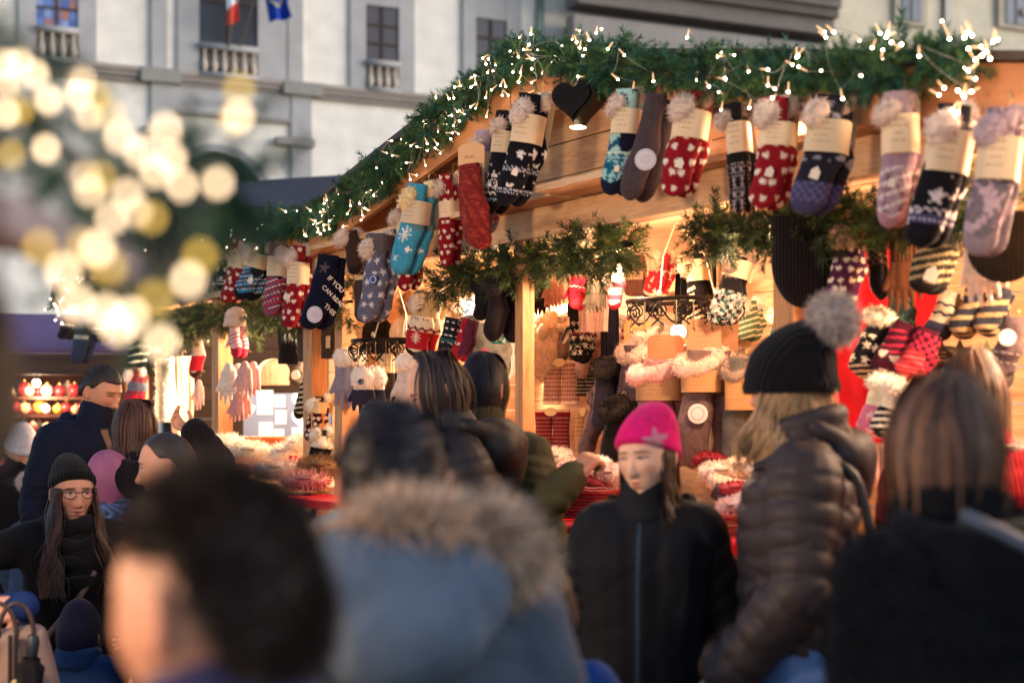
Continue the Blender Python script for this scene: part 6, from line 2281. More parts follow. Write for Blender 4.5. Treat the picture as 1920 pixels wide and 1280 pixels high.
    def quilt(self, V, N, amp, space):
        k = self.k
        best = np.full(len(V), 1e9)
        L = V[:, 2].copy()
        segs = []
        for s in (-1, 1):
            el, wr = np.array(self.arms[s][0]) * k, np.array(self.arms[s][1]) * k
            sh = self.J((s * .175 * self.wide, .01, 1.375))
            segs += [(sh, el, 0.), (el, wr, np.linalg.norm(el - sh))]
        tor = np.abs(V[:, 0]) / (.15 * k * self.wide)
        dt = np.hypot(V[:, 0], V[:, 1]) - .11 * k * self.wide
        best = dt
        for a, b, off in segs:
            ab = b - a
            t = np.clip(((V - a) @ ab) / (ab @ ab), 0, 1)
            dd = np.linalg.norm(V - a - t[:, None] * ab, axis=1) - .03
            m = dd < best
            L[m] = off + t[m] * np.linalg.norm(ab)
            best = np.minimum(best, dd)
        L = L + .012 * vnoise(V, 9, 3)
        q = np.abs(np.sin(np.pi * L / space)) ** .6
        w = 1 + .35 * vnoise(V, 30, 5)
        return V + N * (amp * (q - .75) * w)[:, None]

    def garment(self, name, col, mat, e=.02, hem=.75, legs=False, sleeves=True, puff=None, flare=0., voxel=.013, wrinkle=.006, neck=True, label=None, extra=(), fuzz=0, fuzz_len=.02, torso=True, painter=None, waist=1., wf=14):
        if legs:
            cp = [c for c in self.caps(e, None, False, True, False)][-4:]
            k = self.k
            for s in (-1, 1):
                cp.append((self.J((s * .05, .01, .98)), (.10 + e) * k, self.J((s * .088, .01, .90)), (.095 + e) * k))
        else:
            cp = self.caps(e, hem, sleeves, False, neck, flare, waist=waist)
        for c in extra:
            cp.append((self.J(c[0]), c[1] * self.k, self.J(c[2]), c[3] * self.k))
        V, Q, N = blob(cp, voxel, 4)
        if wrinkle:
            cr = 1 - np.abs(vnoise(V * (1, 1, 1.6), wf * 1.1, len(name) + 3, 2)).clip(0, 1)
            V = V + N * (wrinkle * vnoise(V, wf, len(name), 4) - wrinkle * .9 * cr ** 5)[:, None]
        if puff:
            V = self.quilt(V, N, *puff)
        elif sleeves and not legs:
            V = self.armfold(V, N)
        C = np.clip(np.asarray(col) * (1 + .06 * vnoise(V, 8, 2)[:, None]), 0, 1)
        if painter is not None:
            C = painter(V, C)
        mb = MB().add(V, Q, C)
        if fuzz:
            P, Nn = surf_points(V, Q, fuzz, 3)
            mb.add(*fur(P, Nn, fuzz_len, .004, col, .4, .6, 4, .15))
        o = mb.build(name, mat, self.ob)
        if label:
            o['label'] = label
        return o

    def shoes(self, col=srgb('1a1614')):
        gz = -self.root_z
        for s in (-1, 1):
            k = self.k
            V, Q, N = blob([((s * .10 * k, .04 * k, gz + .05), .045, (s * .10 * k, -.04 * k, gz + .055), .045), ((s * .10 * k, -.04 * k, gz + .05), .045, (s * .11 * k, -.15 * k, gz + .04), .038), ((s * .1 * k, .03 * k, gz + .05), .045, (s * .10 * k, .02 * k, gz + .14), .045)], .012, 3)
            V[:, 2] = np.maximum(V[:, 2], gz + .004)
            MB().add(V, Q, col).build('shoe', M_LEATHER, self.ob)

    def hood(self, col, mat, size=1., z=1.45, y=.12, puff=False, lining=None, label=None, drop=1.):
        k = self.k
        sC = size
        cp = []
        arc = []
        for a in np.linspace(-1.55, 1.55, 11):
            arc.append(np.array((math.sin(a) * .115 * sC, y * .35 + math.cos(a) * .085 * sC, z + .02 - .05 * math.cos(a) * drop)))
        for p, q in zip(arc[:-1], arc[1:]):
            ta = lambda o: (.040 - .016 * min(1, abs(o[0]) / (.115 * sC)) ** 3) * k * sC
            cp.append((self.J(p), ta(p), self.J(q), ta(q)))
        cp.append((self.J((-.05 * sC, y, z - .05)), .075 * k * sC, self.J((.05 * sC, y, z - .05)), .075 * k * sC))
        cp.append((self.J((0, y + .02, z - .05)), .075 * k * sC, self.J((0, y + .03, z - .13 * drop)), .05 * k * sC))
        V, Q, N = blob(cp, .011, 4)
        V = V + N * (.008 * vnoise(V, 22, 8, 3))[:, None]
        if puff:
            V = V + N * (.010 * (np.abs(np.sin(np.pi * (V[:, 0] * .6 + V[:, 2]) / (.055 * k))) - .6))[:, None]
        o = MB().add(V, Q, np.clip(np.asarray(col) * (1 + .08 * vnoise(V, 12, 2)[:, None]), 0, 1)).build('hood', mat, self.ob)
        self.hood_arc = [self.J(p + np.array((0, 0, .03))) for p in arc]
        return o

    def collar(self, col, mat, r=.038, z=1.455, rx=.075, ry=.075, tilt=0., up=.03):
        k = self.k
        cp = []
        pts = []
        for a in np.linspace(0, 2 * np.pi, 15):
            pts.append(self.J((math.sin(a) * rx, .012 + math.cos(a) * ry, z + tilt * math.cos(a))))
        for p, q in zip(pts[:-1], pts[1:]):
            cp.append((p, r * k, q, r * k))
            cp.append((p + np.array((0, 0, up * k)), r * .8 * k, q + np.array((0, 0, up * k)), r * .8 * k))
        V, Q, N = blob(cp, .010, 4)
        V = V + N * (.005 * vnoise(V, 24, 9, 3))[:, None]
        return MB().add(V, Q, np.clip(np.asarray(col) * (1 + .08 * vnoise(V, 15, 2)[:, None]), 0, 1)).build('collar', mat, self.ob)

    def scarf(self, col, mat=None, r=.045, z=1.45, rows=3, rx=.10, painter=None):
        k = self.k
        mb = MB()
        for j in range(rows):
            pts = []
            n = 40
            for i in range(n):
                a = 2 * np.pi * i / n
                sag = .05 * j * (-math.cos(a) * .5 + .5)
                pts.append(self.J((math.sin(a) * (rx + .018 * j), .01 - (-math.cos(a)) * (rx * .9 + .022 * j), z - .035 * j - sag + .010 * math.sin(a * 3 + j * 2))))
            V, Q = tube(pts, r * k * (1 - .08 * j) * (1 + .12 * np.sin(np.arange(n) * .9 + j)), 16, True)
            V = V + (vnoise(V, 30, j)[:, None] * .006)
            mb.add(V, Q, painter(V) if painter is not None else np.clip(np.asarray(col) * (1 + .1 * vnoise(V, 25, j)[:, None]), 0, 1))
        return mb.build('scarf', mat or M_KNIT, self.ob)

    # ---- hair and hats in head space
    def hair_short(self, col, n=2600, ln=.03, thick=1.10, front=.055, side=-.02, back=-.085, lump=.0, up=0., width=.0035, recede=0.):
        nu, nv = 64, 44
        th = np.linspace(0, 2 * np.pi, nu, endpoint=False)
        ph = np.linspace(.02, 2.5, nv)
        P, T = np.meshgrid(ph, th, indexing='ij')
        d = np.stack([np.sin(P) * np.sin(T), -np.sin(P) * np.cos(T), np.cos(P)], -1).reshape(-1, 3)
        V = d * (.0765, .0985, .117)
        V[:, 1] += .004
        yy = d[:, 1]
        line = np.where(yy < 0, side + (front - side) * smooth01(-yy, .12, .5), side + (back - side) * smooth01(yy, .1, .8))
        if recede:
            line = line + recede * smooth01(-yy, .3, .8) * (.4 + .6 * smooth01(np.abs(d[:, 0]), .1, .4))
        inside = smooth01(V[:, 2] - line, -.012, .010)
        nn = vnoise(V, 38, 6, 3)
        sc = .74 + inside * (thick - .74 + lump * nn + up * smooth01(d[:, 2], .3, 1))
        V = V * sc[:, None] * self.hs
        Q = grid_faces(nu, nv)[:, ::-1]
        mb = MB().add(xf(self.HM, V), Q, np.clip(np.asarray(col) * (1 + .08 * nn[:, None]), 0, 1))
        keep = Q[(inside[Q].min(1) > .6)]
        if n and len(keep):
            Pp, Nn = surf_points(V, keep, n, 5)
            Nn = Nn * np.sign((Nn * Pp).sum(1))[:, None]
            fv, ft, fc = fur(Pp - Nn * .004, Nn * .55 + np.array((0, .35, -.1)), ln * self.hs, width, col, .15, .45, 6, .25)
            mb.add(xf(self.HM, fv), ft, fc)
        return mb.build('hair', M_HAIR, self.ob)

    def hair_long(self, col, L=.42, n=1100, open_deg=58, part=.0, spread=.02, wave=.006, fwd=0., vol=1.10, under=True, cj=.22, col2=None, top_pull=0., width=.0036, seed=0, side_min=None, side_max=None, start=6):
        r = np.random.default_rng(70 + seed)
        mb = MB()
        n = int(n * 1.8)
        lim = np.pi - R(open_deg)
        az = r.uniform(-lim, lim, n)            # 0 = back
        if side_min is not None:
            az = r.uniform(R(side_min), R(side_max), n)
        ea = np.array((.0765, .0985, .118)) * vol
        m = 17
        y0 = r.uniform(-.06, .05, n)
        Pp = np.zeros((n, m, 3))
        for j in range(9):
            pol = R(start) + (R(98) - R(start)) * j / 8
            dx, dy = np.sin(az), np.cos(az)
            p = np.stack([np.sin(pol) * dx, np.sin(pol) * dy, np.full(n, np.cos(pol))], 1) * ea
            blend = (1 - j / 8) ** 2 * (start < 20)
            p[:, 1] += blend * (y0 - p[:, 1] * .5)
            p[:, 0] += part * blend
            Pp[:, j] = p
        Ls = L * r.uniform(.75, 1.08, n)
        e = Pp[:, 8]
        outd = np.stack([np.sin(az), np.cos(az), 0 * az], 1)
        for j in range(9, m):
            t = (j - 8) / (m - 9)
            Pp[:, j] = e + outd * (spread * math.sin(t * 2.2) - .012 * math.sin(t * 3.14))[..., None] if False else e + outd * (spread * math.sin(t * 2.2) - .018 * math.sin(t * math.pi))
            Pp[:, j, 2] = e[:, 2] - Ls * t
            Pp[:, j, 1] -= fwd * t * (np.abs(az) > 1.0)
            Pp[:, j, 0] += wave * np.sin(t * 9 + az * 6) * t
            Pp[:, j, 1] += wave * np.cos(t * 8 + az * 5) * t
        fly = (r.random((n, 1, 1)) < .07) * np.linspace(0, 1, m)[None, :, None]
        Pp += r.normal(size=(n, 1, 3)) * (.0035 + .012 * fly)
        Pp *= self.hs
        Tn = np.gradient(Pp, axis=1)
        S = np.cross(Tn, np.concatenate([Pp[:, :, :2], 0 * Pp[:, :, 2:]], 2) + 1e-6)
        S /= np.linalg.norm(S, axis=2)[..., None] + 1e-9
        wd = width * np.linspace(1, .45, m)[None, :, None] * r.uniform(.5, 1.2, (n, 1, 1))
        A, B = Pp - S * wd, Pp + S * wd
        V = np.stack([A, B], 2).reshape(-1, 3)
        base = (np.arange(n) * m * 2)[:, None]
        j = np.arange(m - 1)[None] * 2
        Q = np.stack([base + j, base + j + 1, base + j + 3, base + j + 2], -1).reshape(-1, 4)
        c = np.asarray(col) * (1 + r.normal(size=(n, 1)) * cj)
        if col2 is not None:
            w2 = r.random((n, 1)) ** 2
            c = c * (1 - w2) + np.asarray(col2) * w2
        C = np.repeat(np.clip(c, 0, 1), m * 2, 0)
        mb.add(xf(self.HMy, V), Q, C)
        if under:
            caps_ = []
            for a in np.linspace(-lim * .85, lim * .85, 19):
                top = np.array((math.sin(a) * .055, math.cos(a) * .072, .01)) * self.hs * (1, 1, 1)
                bot = np.array((math.sin(a) * (.062 + spread * .4), math.cos(a) * (.075 + spread * .4), -L * .72)) * (self.hs)
                bot[1] -= fwd * .7 * (abs(a) > 1.0) * self.hs
                caps_.append((top, .020 * self.hs, bot, .014 * self.hs))
            caps_.append((np.array((0, .012, .035)) * self.hs, .074 * self.hs, np.array((0, .02, .02)) * self.hs, .076 * self.hs))
            Vb, Qb, Nb = blob(caps_, .010, 3)
            keep = ~((Vb[:, 1] < -.058 * self.hs) & (Vb[:, 2] < .05 * self.hs))
            Qb = Qb[keep[Qb].all(1)]
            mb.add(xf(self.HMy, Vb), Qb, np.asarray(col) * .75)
        return mb.build('hair', M_HAIR, self.ob)

    def hat(self, col, brim=-.0, slope=.25, slouch=(0, .02, .03), size=1.07, painter=None, cuff=True, mat=None, ribs=40, pom=None, pom_r=.055, rib_amp=.012):
        nu, nv = 120, 80
        th = np.linspace(0, 2 * np.pi, nu, endpoint=False)
        ph = np.linspace(.02, 2.2, nv)
        P, T = np.meshgrid(ph, th, indexing='ij')
        d = np.stack([np.sin(P) * np.sin(T), -np.sin(P) * np.cos(T), np.cos(P)], -1).reshape(-1, 3)
        V = d * np.array((.0775, .1, .118)) * size
        V[:, 1] += .004
        up = smooth01(d[:, 2], .1, 1)
        V += (up * smooth01(d[:, 1], -.75, .2))[:, None] * np.asarray(slouch)
        line = brim + slope * -V[:, 1]
        ins = smooth01(V[:, 2] - line, -.010, .002)
        rib = rib_amp * np.cos(T.ravel() * ribs) * np.sin(P.ravel()).clip(0, 1)
        fold = .012 * vnoise(V, 18, 3, 2) * up
        edge = .035 * np.exp(-((V[:, 2] - line - .018) / .014) ** 2) if cuff else 0
        sc = .70 + ins * (.30 + rib + fold + edge)
        V2 = V * sc[:, None] * self.hs
        C = np.tile(np.asarray(col, float)[None], (len(V), 1)) * (1 + .1 * vnoise(V, 60, 2)[:, None])
        if painter is not None:
            C = painter(V, d, C)
        mb = MB().add(xf(self.HM, V2), grid_faces(nu, nv)[:, ::-1], np.clip(C, 0, 1))
        o = mb.build('hat', mat or M_KNIT, self.ob)
        if pom is not None:
            m2 = MB()
            top = np.array((0, .045, .095 * size)) + np.asarray(slouch) * 1.1
            fluff(m2, (0, 0, 0), (pom_r,) * 3, 2600, pom, .03, 77, wd=.0028)
            m2.v = [xf(self.HM @ Matrix.Translation(top * self.hs + np.array((0, .7, .3)) * pom_r), v) for v in m2.v]
            pm = m2.build('pompom', M_FUR, o)
        return o

def strap(p, pts, r, col, name='bag_strap', flat=.004, mat=None):
    """flat strap following points (person space, metres)"""
    P = np.array(pts, float)
    n = 30
    t = np.linspace(0, 1, len(P))
    tt = np.linspace(0, 1, n)
    Pi = np.stack([np.interp(tt, t, P[:, i]) for i in range(3)], 1)
    for _ in range(6):
        Pi[1:-1] = (Pi[:-2] + Pi[2:] + 2 * Pi[1:-1]) / 4
    V, Q = tube(Pi, r, 8)
    return MB().add(V, Q, col).build(name, mat or M_LEATHER, p.ob)
# ---------------------------------------------------------------- the crowd
BLACKC = srgb('17161a')
TROUS = srgb('1c1d26')
FG = 'shoppers at the market'
SK = srgb('c8957c')
SKO = srgb('cf9a7e')

# girl in the pink hat
p = Person(1214, 858, 3.8, -12, 'girl in a bright pink star hat and black zipped jacket looking down to the left', hs=.93, head_yaw=-24, pitch=5, roll=-4, wide=.76,
           arms={1: ((.215, .05, 1.10), (.21, -.04, .84)), -1: ((-.205, .05, 1.10), (-.21, -.04, .86))})
p.build_body(skin=srgb('e2b298'), eye_open=.5, look=-.9, brow=srgb('5a4436'), lip=srgb('b0625c'), iris=srgb('2a2420'))
def girl_zip(V, C):
    m = (np.abs(V[:, 0] + .01) < .0045) & (V[:, 1] < 0) & (V[:, 2] < 1.43 * p.k)
    C[m] = srgb('2f4456')
    return C
p.garment('jacket', srgb('17181d'), M_SHELL, .024, .74, voxel=.009, wrinkle=.004, painter=girl_zip)
p.garment('trousers', srgb('1a2436'), M_CLOTH, .012, legs=True)
p.shoes()
p.collar(srgb('191a1f'), M_SHELL, .026, 1.430, .074, .074, .01, .025)
p.hood(srgb('141416'), M_SHELL, .92, 1.45, .11)
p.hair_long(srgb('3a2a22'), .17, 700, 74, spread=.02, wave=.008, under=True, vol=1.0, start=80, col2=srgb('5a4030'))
def starhat(V, d, C):
    X, Y, Z = V[:, 0], V[:, 1], V[:, 2]
    # star on the wearer's left side of the hat
    az = np.arctan2(d[:, 0], -d[:, 1])
    u, w = (az - .95) * .085, Z - .052
    m = smask(u / .040, w / .040) & (d[:, 0] > 0)
    C[m] = srgb('b9798c')
    return C
p.hat(srgb('d4186e'), brim=.020, slope=.42, slouch=(.0, .05, .022), size=1.17, painter=starhat, cuff=False, rib_amp=.003, ribs=60)
girl = p

# woman in the brown puffer with the pompom hat
p = Person(1480, 722, 3.55, -100, 'woman in a black pompom hat, brown quilted puffer jacket and jeans, turned to the stall', hs=1.0, head_yaw=-20, pitch=4, wide=.86,
           arms={1: ((.225, .0, 1.14), (.17, -.15, .95)), -1: ((-.25, .05, 1.10), (-.16, -.22, .90))})
p.palm[1] = (-1, 0, -.2)
p.build_body(hi=False, skin=SK)
p.garment('puffer_jacket', srgb('352a2a'), M_PUFF, .026, 1.0, voxel=.009, wrinkle=.006, puff=(.010, .062), wf=18)
p.garment('jeans', srgb('5a78aa'), M_CLOTH, .02, legs=True, extra=[((-.062, .005, 1.05), .126, (-.07, .01, .92), .142), ((.062, .005, 1.05), .126, (.07, .01, .92), .142), ((-.06, .005, .98), .132, (.06, .005, .98), .132)])
p.shoes(srgb('3a2a20'))
p.collar(srgb('32272a'), M_PUFF, .032, 1.455, .078, .08, .02, .045)
p.hood(srgb('30262a'), M_PUFF, .92, 1.47, .09)
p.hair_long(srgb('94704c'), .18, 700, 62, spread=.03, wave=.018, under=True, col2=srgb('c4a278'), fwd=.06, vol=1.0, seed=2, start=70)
p.hat(srgb('111013'), brim=-.022, slope=.06, slouch=(.0, .035, .018), size=1.20, cuff=True, rib_amp=.006, ribs=36, mat=M_RIB, pom=srgb('b8ada8'), pom_r=.056)
strap(p, [p.J((.12, -.10, 1.40)), p.J((.16, .12, 1.42)), p.J((.17, .16, 1.2)), p.J((.10, .17, 1.0)), p.J((-.1, .17, .9))], .012, srgb('241a18'))
# red mittens held in her hand
M = p.M @ Matrix.Translation(np.array(p.arms[1][1]) * p.k + np.array((0, -.05, -.07)))
V, Q, N = blob([((0, 0, 0), .03, (.01, -.02, -.06), .035), ((.01, -.02, -.06), .03, (.03, -.01, -.10), .022), ((-.01, 0, -.02), .02, (-.035, -.02, -.06), .016)], .006, 3)
o = MB().add(V, Q, np.clip(srgb('b01830') * (1 + .15 * vnoise(V, 70, 2)[:, None]), 0, 1)).build('mitten', M_KNIT)
o.matrix_world = M
tag(o, 'crumpled red mitten held by the woman in the brown puffer jacket', 'mitten')

# woman from behind at the right edge
p = Person(1768, 852, 2.25, -152, 'woman seen from behind with long brown hair and a black furry coat, right foreground', hs=1.0, head_yaw=-8, wide=.74, arms={1: ((.20, .04, 1.12), (.205, -.06, .88)), -1: ((-.20, .04, 1.12), (-.205, -.06, .88))})
p.build_body(hi=False, skin=SK)
p.garment('coat', srgb('131216'), M_FUR, .036, .45, flare=.05, voxel=.014, wrinkle=.012, fuzz=16000, fuzz_len=.018)
p.garment('trousers', TROUS, M_CLOTH, .012, legs=True)
p.shoes()
p.hood(srgb('131216'), M_FUR, 1.1, 1.46, .08, drop=.8)
p.hair_long(srgb('4a3028'), .40, 1600, 48, spread=-.004, wave=.005, col2=srgb('8a6044'), vol=1.03, seed=3)
strap(p, [p.J((.10, .12, 1.50)), p.J((.04, .25, 1.44)), p.J((-.05, .26, 1.36)), p.J((-.16, .20, 1.24)), p.J((-.24, .08, 1.10)), p.J((-.24, -.05, 1.0))], .010, srgb('3a4a5e'))

# man with the fur trimmed hood
p = Person(740, 908, 2.15, -166, 'man seen from behind in a slate blue parka with a fur trimmed hood, centre foreground', hs=1.02, head_yaw=-14, pitch=4, wide=1.02)
p.build_body(hi=False, skin=SKO, female=False)
p.garment('parka', srgb('424c5a'), M_SHELL, .036, .62, flare=.02, voxel=.012, wrinkle=.010, neck=False)
p.garment('trousers', srgb('22242c'), M_CLOTH, .014, legs=True)
p.shoes()
k = p.k
cp = [(p.J((-.05, .14, 1.44)), .10 * k, p.J((.07, .14, 1.44)), .10 * k), (p.J((-.02, .17, 1.40)), .095 * k, p.J((.05, .17, 1.38)), .095 * k), (p.J((-.10, .05, 1.45)), .07 * k, p.J((-.05, .14, 1.44)), .09 * k), (p.J((.11, .05, 1.45)), .07 * k, p.J((.07, .14, 1.44)), .09 * k)]
V, Q, N = blob(cp, .011, 4)
V = V + N * (.009 * vnoise(V, 18, 8, 3))[:, None]
MB().add(V, Q, np.clip(srgb('546274') * (1 + .08 * vnoise(V, 12, 2)[:, None]), 0, 1)).build('hood', M_SHELL, p.ob)
arc = np.array([p.J((math.sin(q) * .14 - .03, .075 + math.cos(q) * .085, 1.465 + .062 * math.cos(q) + .012 * math.sin(q * 5))) for q in np.linspace(-2.1, 2.1, 21)])
mb = MB()
V, Q = tube(arc, .030 * k * (1 + .25 * np.sin(np.arange(21) * 2.1)), 14)
P_, N_ = surf_points(V, Q, 9000, 2)
mb.add(V, Q, srgb('9a8270'))
mb.add(*fur(P_, N_, .05, .0035, srgb('c8b09c'), .15, .55, 8, .3))
mb.build('fur_trim', M_FUR, p.ob)
p.hair_short(srgb('17131a'), 3800, .018, 1.07, .05, .02, -.055)

# nearest head, dark curls
p = Person(402, 1140, 1.15, -126, 'very near out-of-focus man with thick dark hair and a purple blue collar, seen from behind', hs=.93, head_yaw=0, pitch=4, wide=1.0)
p.build_body(hi=True, skin=srgb('cc9174'), female=False)
p.garment('jacket', srgb('3a3658'), M_SHELL, .03, .7, voxel=.014)
p.garment('trousers', TROUS, M_CLOTH, .012, legs=True)
p.shoes()
p.collar(srgb('4a3f68'), M_SHELL, .036, 1.44, .085, .085, .0, .035)
p.hair_short(srgb('2a1b14'), 9000, .024, 1.04, .055, .045, -.06, lump=.07, up=.05, width=.0025)

# dark haired woman at the stall, profile
p = Person(822, 735, 4.55, -84, 'dark haired woman in a black puffer bending over gloves at the stall, face in profile', hs=1.0, head_yaw=0, pitch=24, lean=(0, -.07), wide=.98)
hd = p.loc(W(690, 768, 4.35))
hd2 = p.loc(W(735, 775, 4.30))
p.arms[-1] = (p.loc(W(770, 905, 4.35)), p.loc(W(712, 790, 4.35)))
p.hand_kw[-1] = dict(curl=.5, grip=.1, dir=tuple(p.M.to_3x3().inverted() @ Vector((-.85, -.1, -.25))))
p.palm[-1] = (0, -.3, -1)
p.build_body(skin=SK, eye_open=.35)
p.garment('puffer_jacket', srgb('1a171c'), M_PUFF, .03, .72, voxel=.011, puff=(.011, .07))
p.garment('trousers', TROUS, M_CLOTH, .012, legs=True)
p.shoes()
p.hood(srgb('141216'), M_PUFF, 1.2, 1.47, .12)
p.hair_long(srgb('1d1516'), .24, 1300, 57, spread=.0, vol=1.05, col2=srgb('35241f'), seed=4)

# olive sleeved shopper behind her, reaching out
p = Person(908, 732, 4.85, 150, 'shopper in an olive jacket reaching to the slipper boots, seen by dark hair and arm', hs=1.0, pitch=8, wide=1.0)
p.arms[1] = (p.loc(W(985, 985, 4.45)), p.loc(W(1070, 900, 4.42)))
p.palm[1] = tuple(Vector((.2, -.2, -1)))
p.hand_kw[1] = dict(curl=.75, grip=.25, size=1.1, dir=tuple((p.M.to_3x3().inverted() @ Vector((.55, .2, .65)))))
p.build_body(skin=srgb('b98468'))
p.garment('jacket', srgb('3d3a26'), M_SHELL, .016, .74, voxel=.010, wrinkle=.013)
p.garment('trousers', TROUS, M_CLOTH, .012, legs=True)
p.shoes()
p.hair_long(srgb('1f1615'), .22, 900, 62, spread=.0, vol=1.04, seed=5)

# shopper bent over the counter at the right, parted hair
p = Person(1822, 752, 3.75, 172, 'woman with parted brown hair and a red sweater bending over the stall, far right', hs=1.0, head_yaw=14, pitch=34, lean=(.05, -.16), wide=.95)
p.build_body(hi=False, skin=SK)
p.garment('sweater', srgb('a8161e'), M_RIB, .026, .84, voxel=.012)
p.garment('trousers', TROUS, M_CLOTH, .012, legs=True)
p.shoes()
p.hair_long(srgb('4a3020'), .30, 1600, 50, spread=.01, wave=.004, vol=1.08, col2=srgb('80583a'), part=.0, seed=6)

# man with receding short hair, profile left
p = Person(312, 876, 4.9, -84, 'man with cropped receding hair in a dark jacket, face in profile towards the left', hs=1.0, pitch=6, wide=1.05)
p.build_body(skin=srgb('c4917a'), stubble=.35, female=False, eye_open=.5, nose=1.15)
p.garment('jacket', srgb('15131a'), M_CLOTH, .026, .72, voxel=.013)
p.garment('trousers', TROUS, M_CLOTH, .012, legs=True)
p.shoes()
p.collar(srgb('2a2630'), M_CLOTH, .032, 1.45, .078, .08, .0, .03)
p.hair_short(srgb('2c2624'), 2600, .006, 1.045, .06, .03, -.06, recede=.028, width=.002)

# tall man in the navy hooded jacket
p = Person(190, 735, 6.6, 48, 'tall bearded man in a navy hooded jacket with tan zip edges, looking down', hs=1.02, head_yaw=18, pitch=20, roll=0, wide=1.08)
p.build_body(skin=srgb('c48a6c'), stubble=.55, female=False, eye_open=.35, brow=srgb('2a1e18'), nose=1.1)
def navy_zip(V, C):
    for sg in (-1, 1):
        m = (np.abs(V[:, 0] - sg * .028 - .0) < .012) & (V[:, 1] < -.02) & (V[:, 2] < 1.45 * 1.1)
        C[m] = srgb('7a5f4c')
    m = (np.abs(V[:, 0]) < .016) & (V[:, 1] < -.02)
    C[m] = srgb('16141a')
    return C
p.garment('jacket', srgb('0e1428'), M_SHELL, .028, .70, voxel=.011, painter=navy_zip)
p.garment('trousers', TROUS, M_CLOTH, .012, legs=True)
p.shoes()
p.hood(srgb('101830'), M_SHELL, 1.1, 1.46, .11)
p.hair_short(srgb('2a1f1a'), 4200, .016, 1.05, .058, .016, -.05, up=.05, width=.0022, lump=.03)

# woman from behind photographing, brown bob
p = Person(256, 806, 6.2, 152, 'woman with a brown bob seen from behind, raising her hand to the second stall', hs=1.0, wide=.95)
p.arms[1] = (p.loc(W(405, 870, 6.0)), p.loc(W(366, 812, 5.9)))
p.hand_kw[1] = dict(curl=.6, dir=tuple(p.M.to_3x3().inverted() @ Vector((-.7, .1, .35))))
p.build_body(skin=SKO)
p.garment('coat', srgb('16131a'), M_CLOTH, .030, .55, voxel=.013)
p.garment('trousers', TROUS, M_CLOTH, .012, legs=True)
p.shoes()
p.hood(srgb('16131a'), M_CLOTH, 1.15, 1.43, .12)
p.hair_long(srgb('3a2219'), .17, 1100, 60, spread=.02, wave=.01, vol=1.08, col2=srgb('5f3826'), seed=7)

# woman with glasses
p = Person(137, 926, 5.4, 14, 'woman with glasses, black slouch hat, black scarf and coat, arm stretched to the left', hs=1.0, head_yaw=16, pitch=0, wide=1.0)
p.arms[-1] = ((-.42, -.03, 1.30), (-.66, -.12, 1.33))
p.arms[1] = ((.27, .02, 1.13), (.25, -.15, 1.02))
p.hand_kw[1] = dict(curl=.4)
p.build_body(skin=srgb('c08a74'), eye_open=.9, look=.4, lip=srgb('9c5450'), open_mouth=.5)
p.garment('coat', srgb('151418'), M_CLOTH, .030, .42, flare=.03, voxel=.012, wrinkle=.008)
p.garment('trousers', TROUS, M_CLOTH, .012, legs=True)
p.shoes()
p.scarf(srgb('17161b'), M_KNIT, .036, 1.45, 4, .11)
p.hair_long(srgb('2a1c1a'), .34, 1500, 52, spread=.05, wave=.022, fwd=.07, vol=1.0, col2=srgb('54382e'), seed=8, start=80, width=.004, under=False)
p.hat(srgb('0e0e12'), brim=.034, slope=.40, slouch=(.0, .06, .02), size=1.16, cuff=True, rib_amp=.008, ribs=44, mat=M_RIB)
mb = MB()
for sg in (-1, 1):
    a = np.linspace(0, 2 * np.pi, 28, endpoint=False)
    rx, rz = .0225, .0175
    xx = sg * .033 + np.cos(a) * rx
    zz = .004 + np.sin(a) * rz + .005 * np.clip(np.cos(a) * sg, 0, 1) * np.clip(np.sin(a), 0, 1)
    yy = -.100 + 2.2 * (np.abs(xx) - .02).clip(0) ** 2 * 8
    mb.tube(np.stack([xx, yy, zz], 1) * p.hs, .0020, 6, srgb('141216'), True)
    mb.tube(np.array([(sg * .056, -.088, .012), (sg * .076, -.05, .012), (sg * .080, .0, .008)]) * p.hs, .0018, 6, srgb('141216'))
mb.tube(np.array([(-.011, -.101, .009), (0, -.104, .011), (.011, -.101, .009)]) * p.hs, .0018, 6, srgb('141216'))
mb.v = [xf(p.HM, v) for v in mb.v]
mb.build('glasses', M_PLASTIC, p.ob)
mb = MB()
disc(mb, (0, 0, 0), .018, srgb('222226'), Matrix.Translation(p.J((.045, -.155, 1.06))), .006, rim=srgb('3a3a42'))
mb.build('button', M_PLASTIC, p.ob, False)
strap(p, [p.J((.10, -.13, 1.25)), p.J((.02, -.165, 1.12)), p.J((-.10, -.165, .98)), p.J((-.2, -.14, .80))], .012, srgb('6a5550'))

# child in the navy hat, from behind
p = Person(150, 1192, 4.95, 176, 'small child from behind in a navy knit hat and blue jacket, bottom left', hs=.90, wide=.95, H=1.0)
p.build_body(hi=False, skin=SK)
p.garment('jacket', srgb('1b3560'), M_SHELL, .04, .75, voxel=.012)
p.garment('trousers', TROUS, M_CLOTH, .012, legs=True)
p.shoes()
p.collar(srgb('213e68'), M_SHELL, .05, 1.44, .10, .10, .01, .06)
p.hat(srgb('15152e'), brim=-.045, slope=.05, slouch=(0, .0, .02), size=1.10, cuff=False, rib_amp=.004, ribs=50)

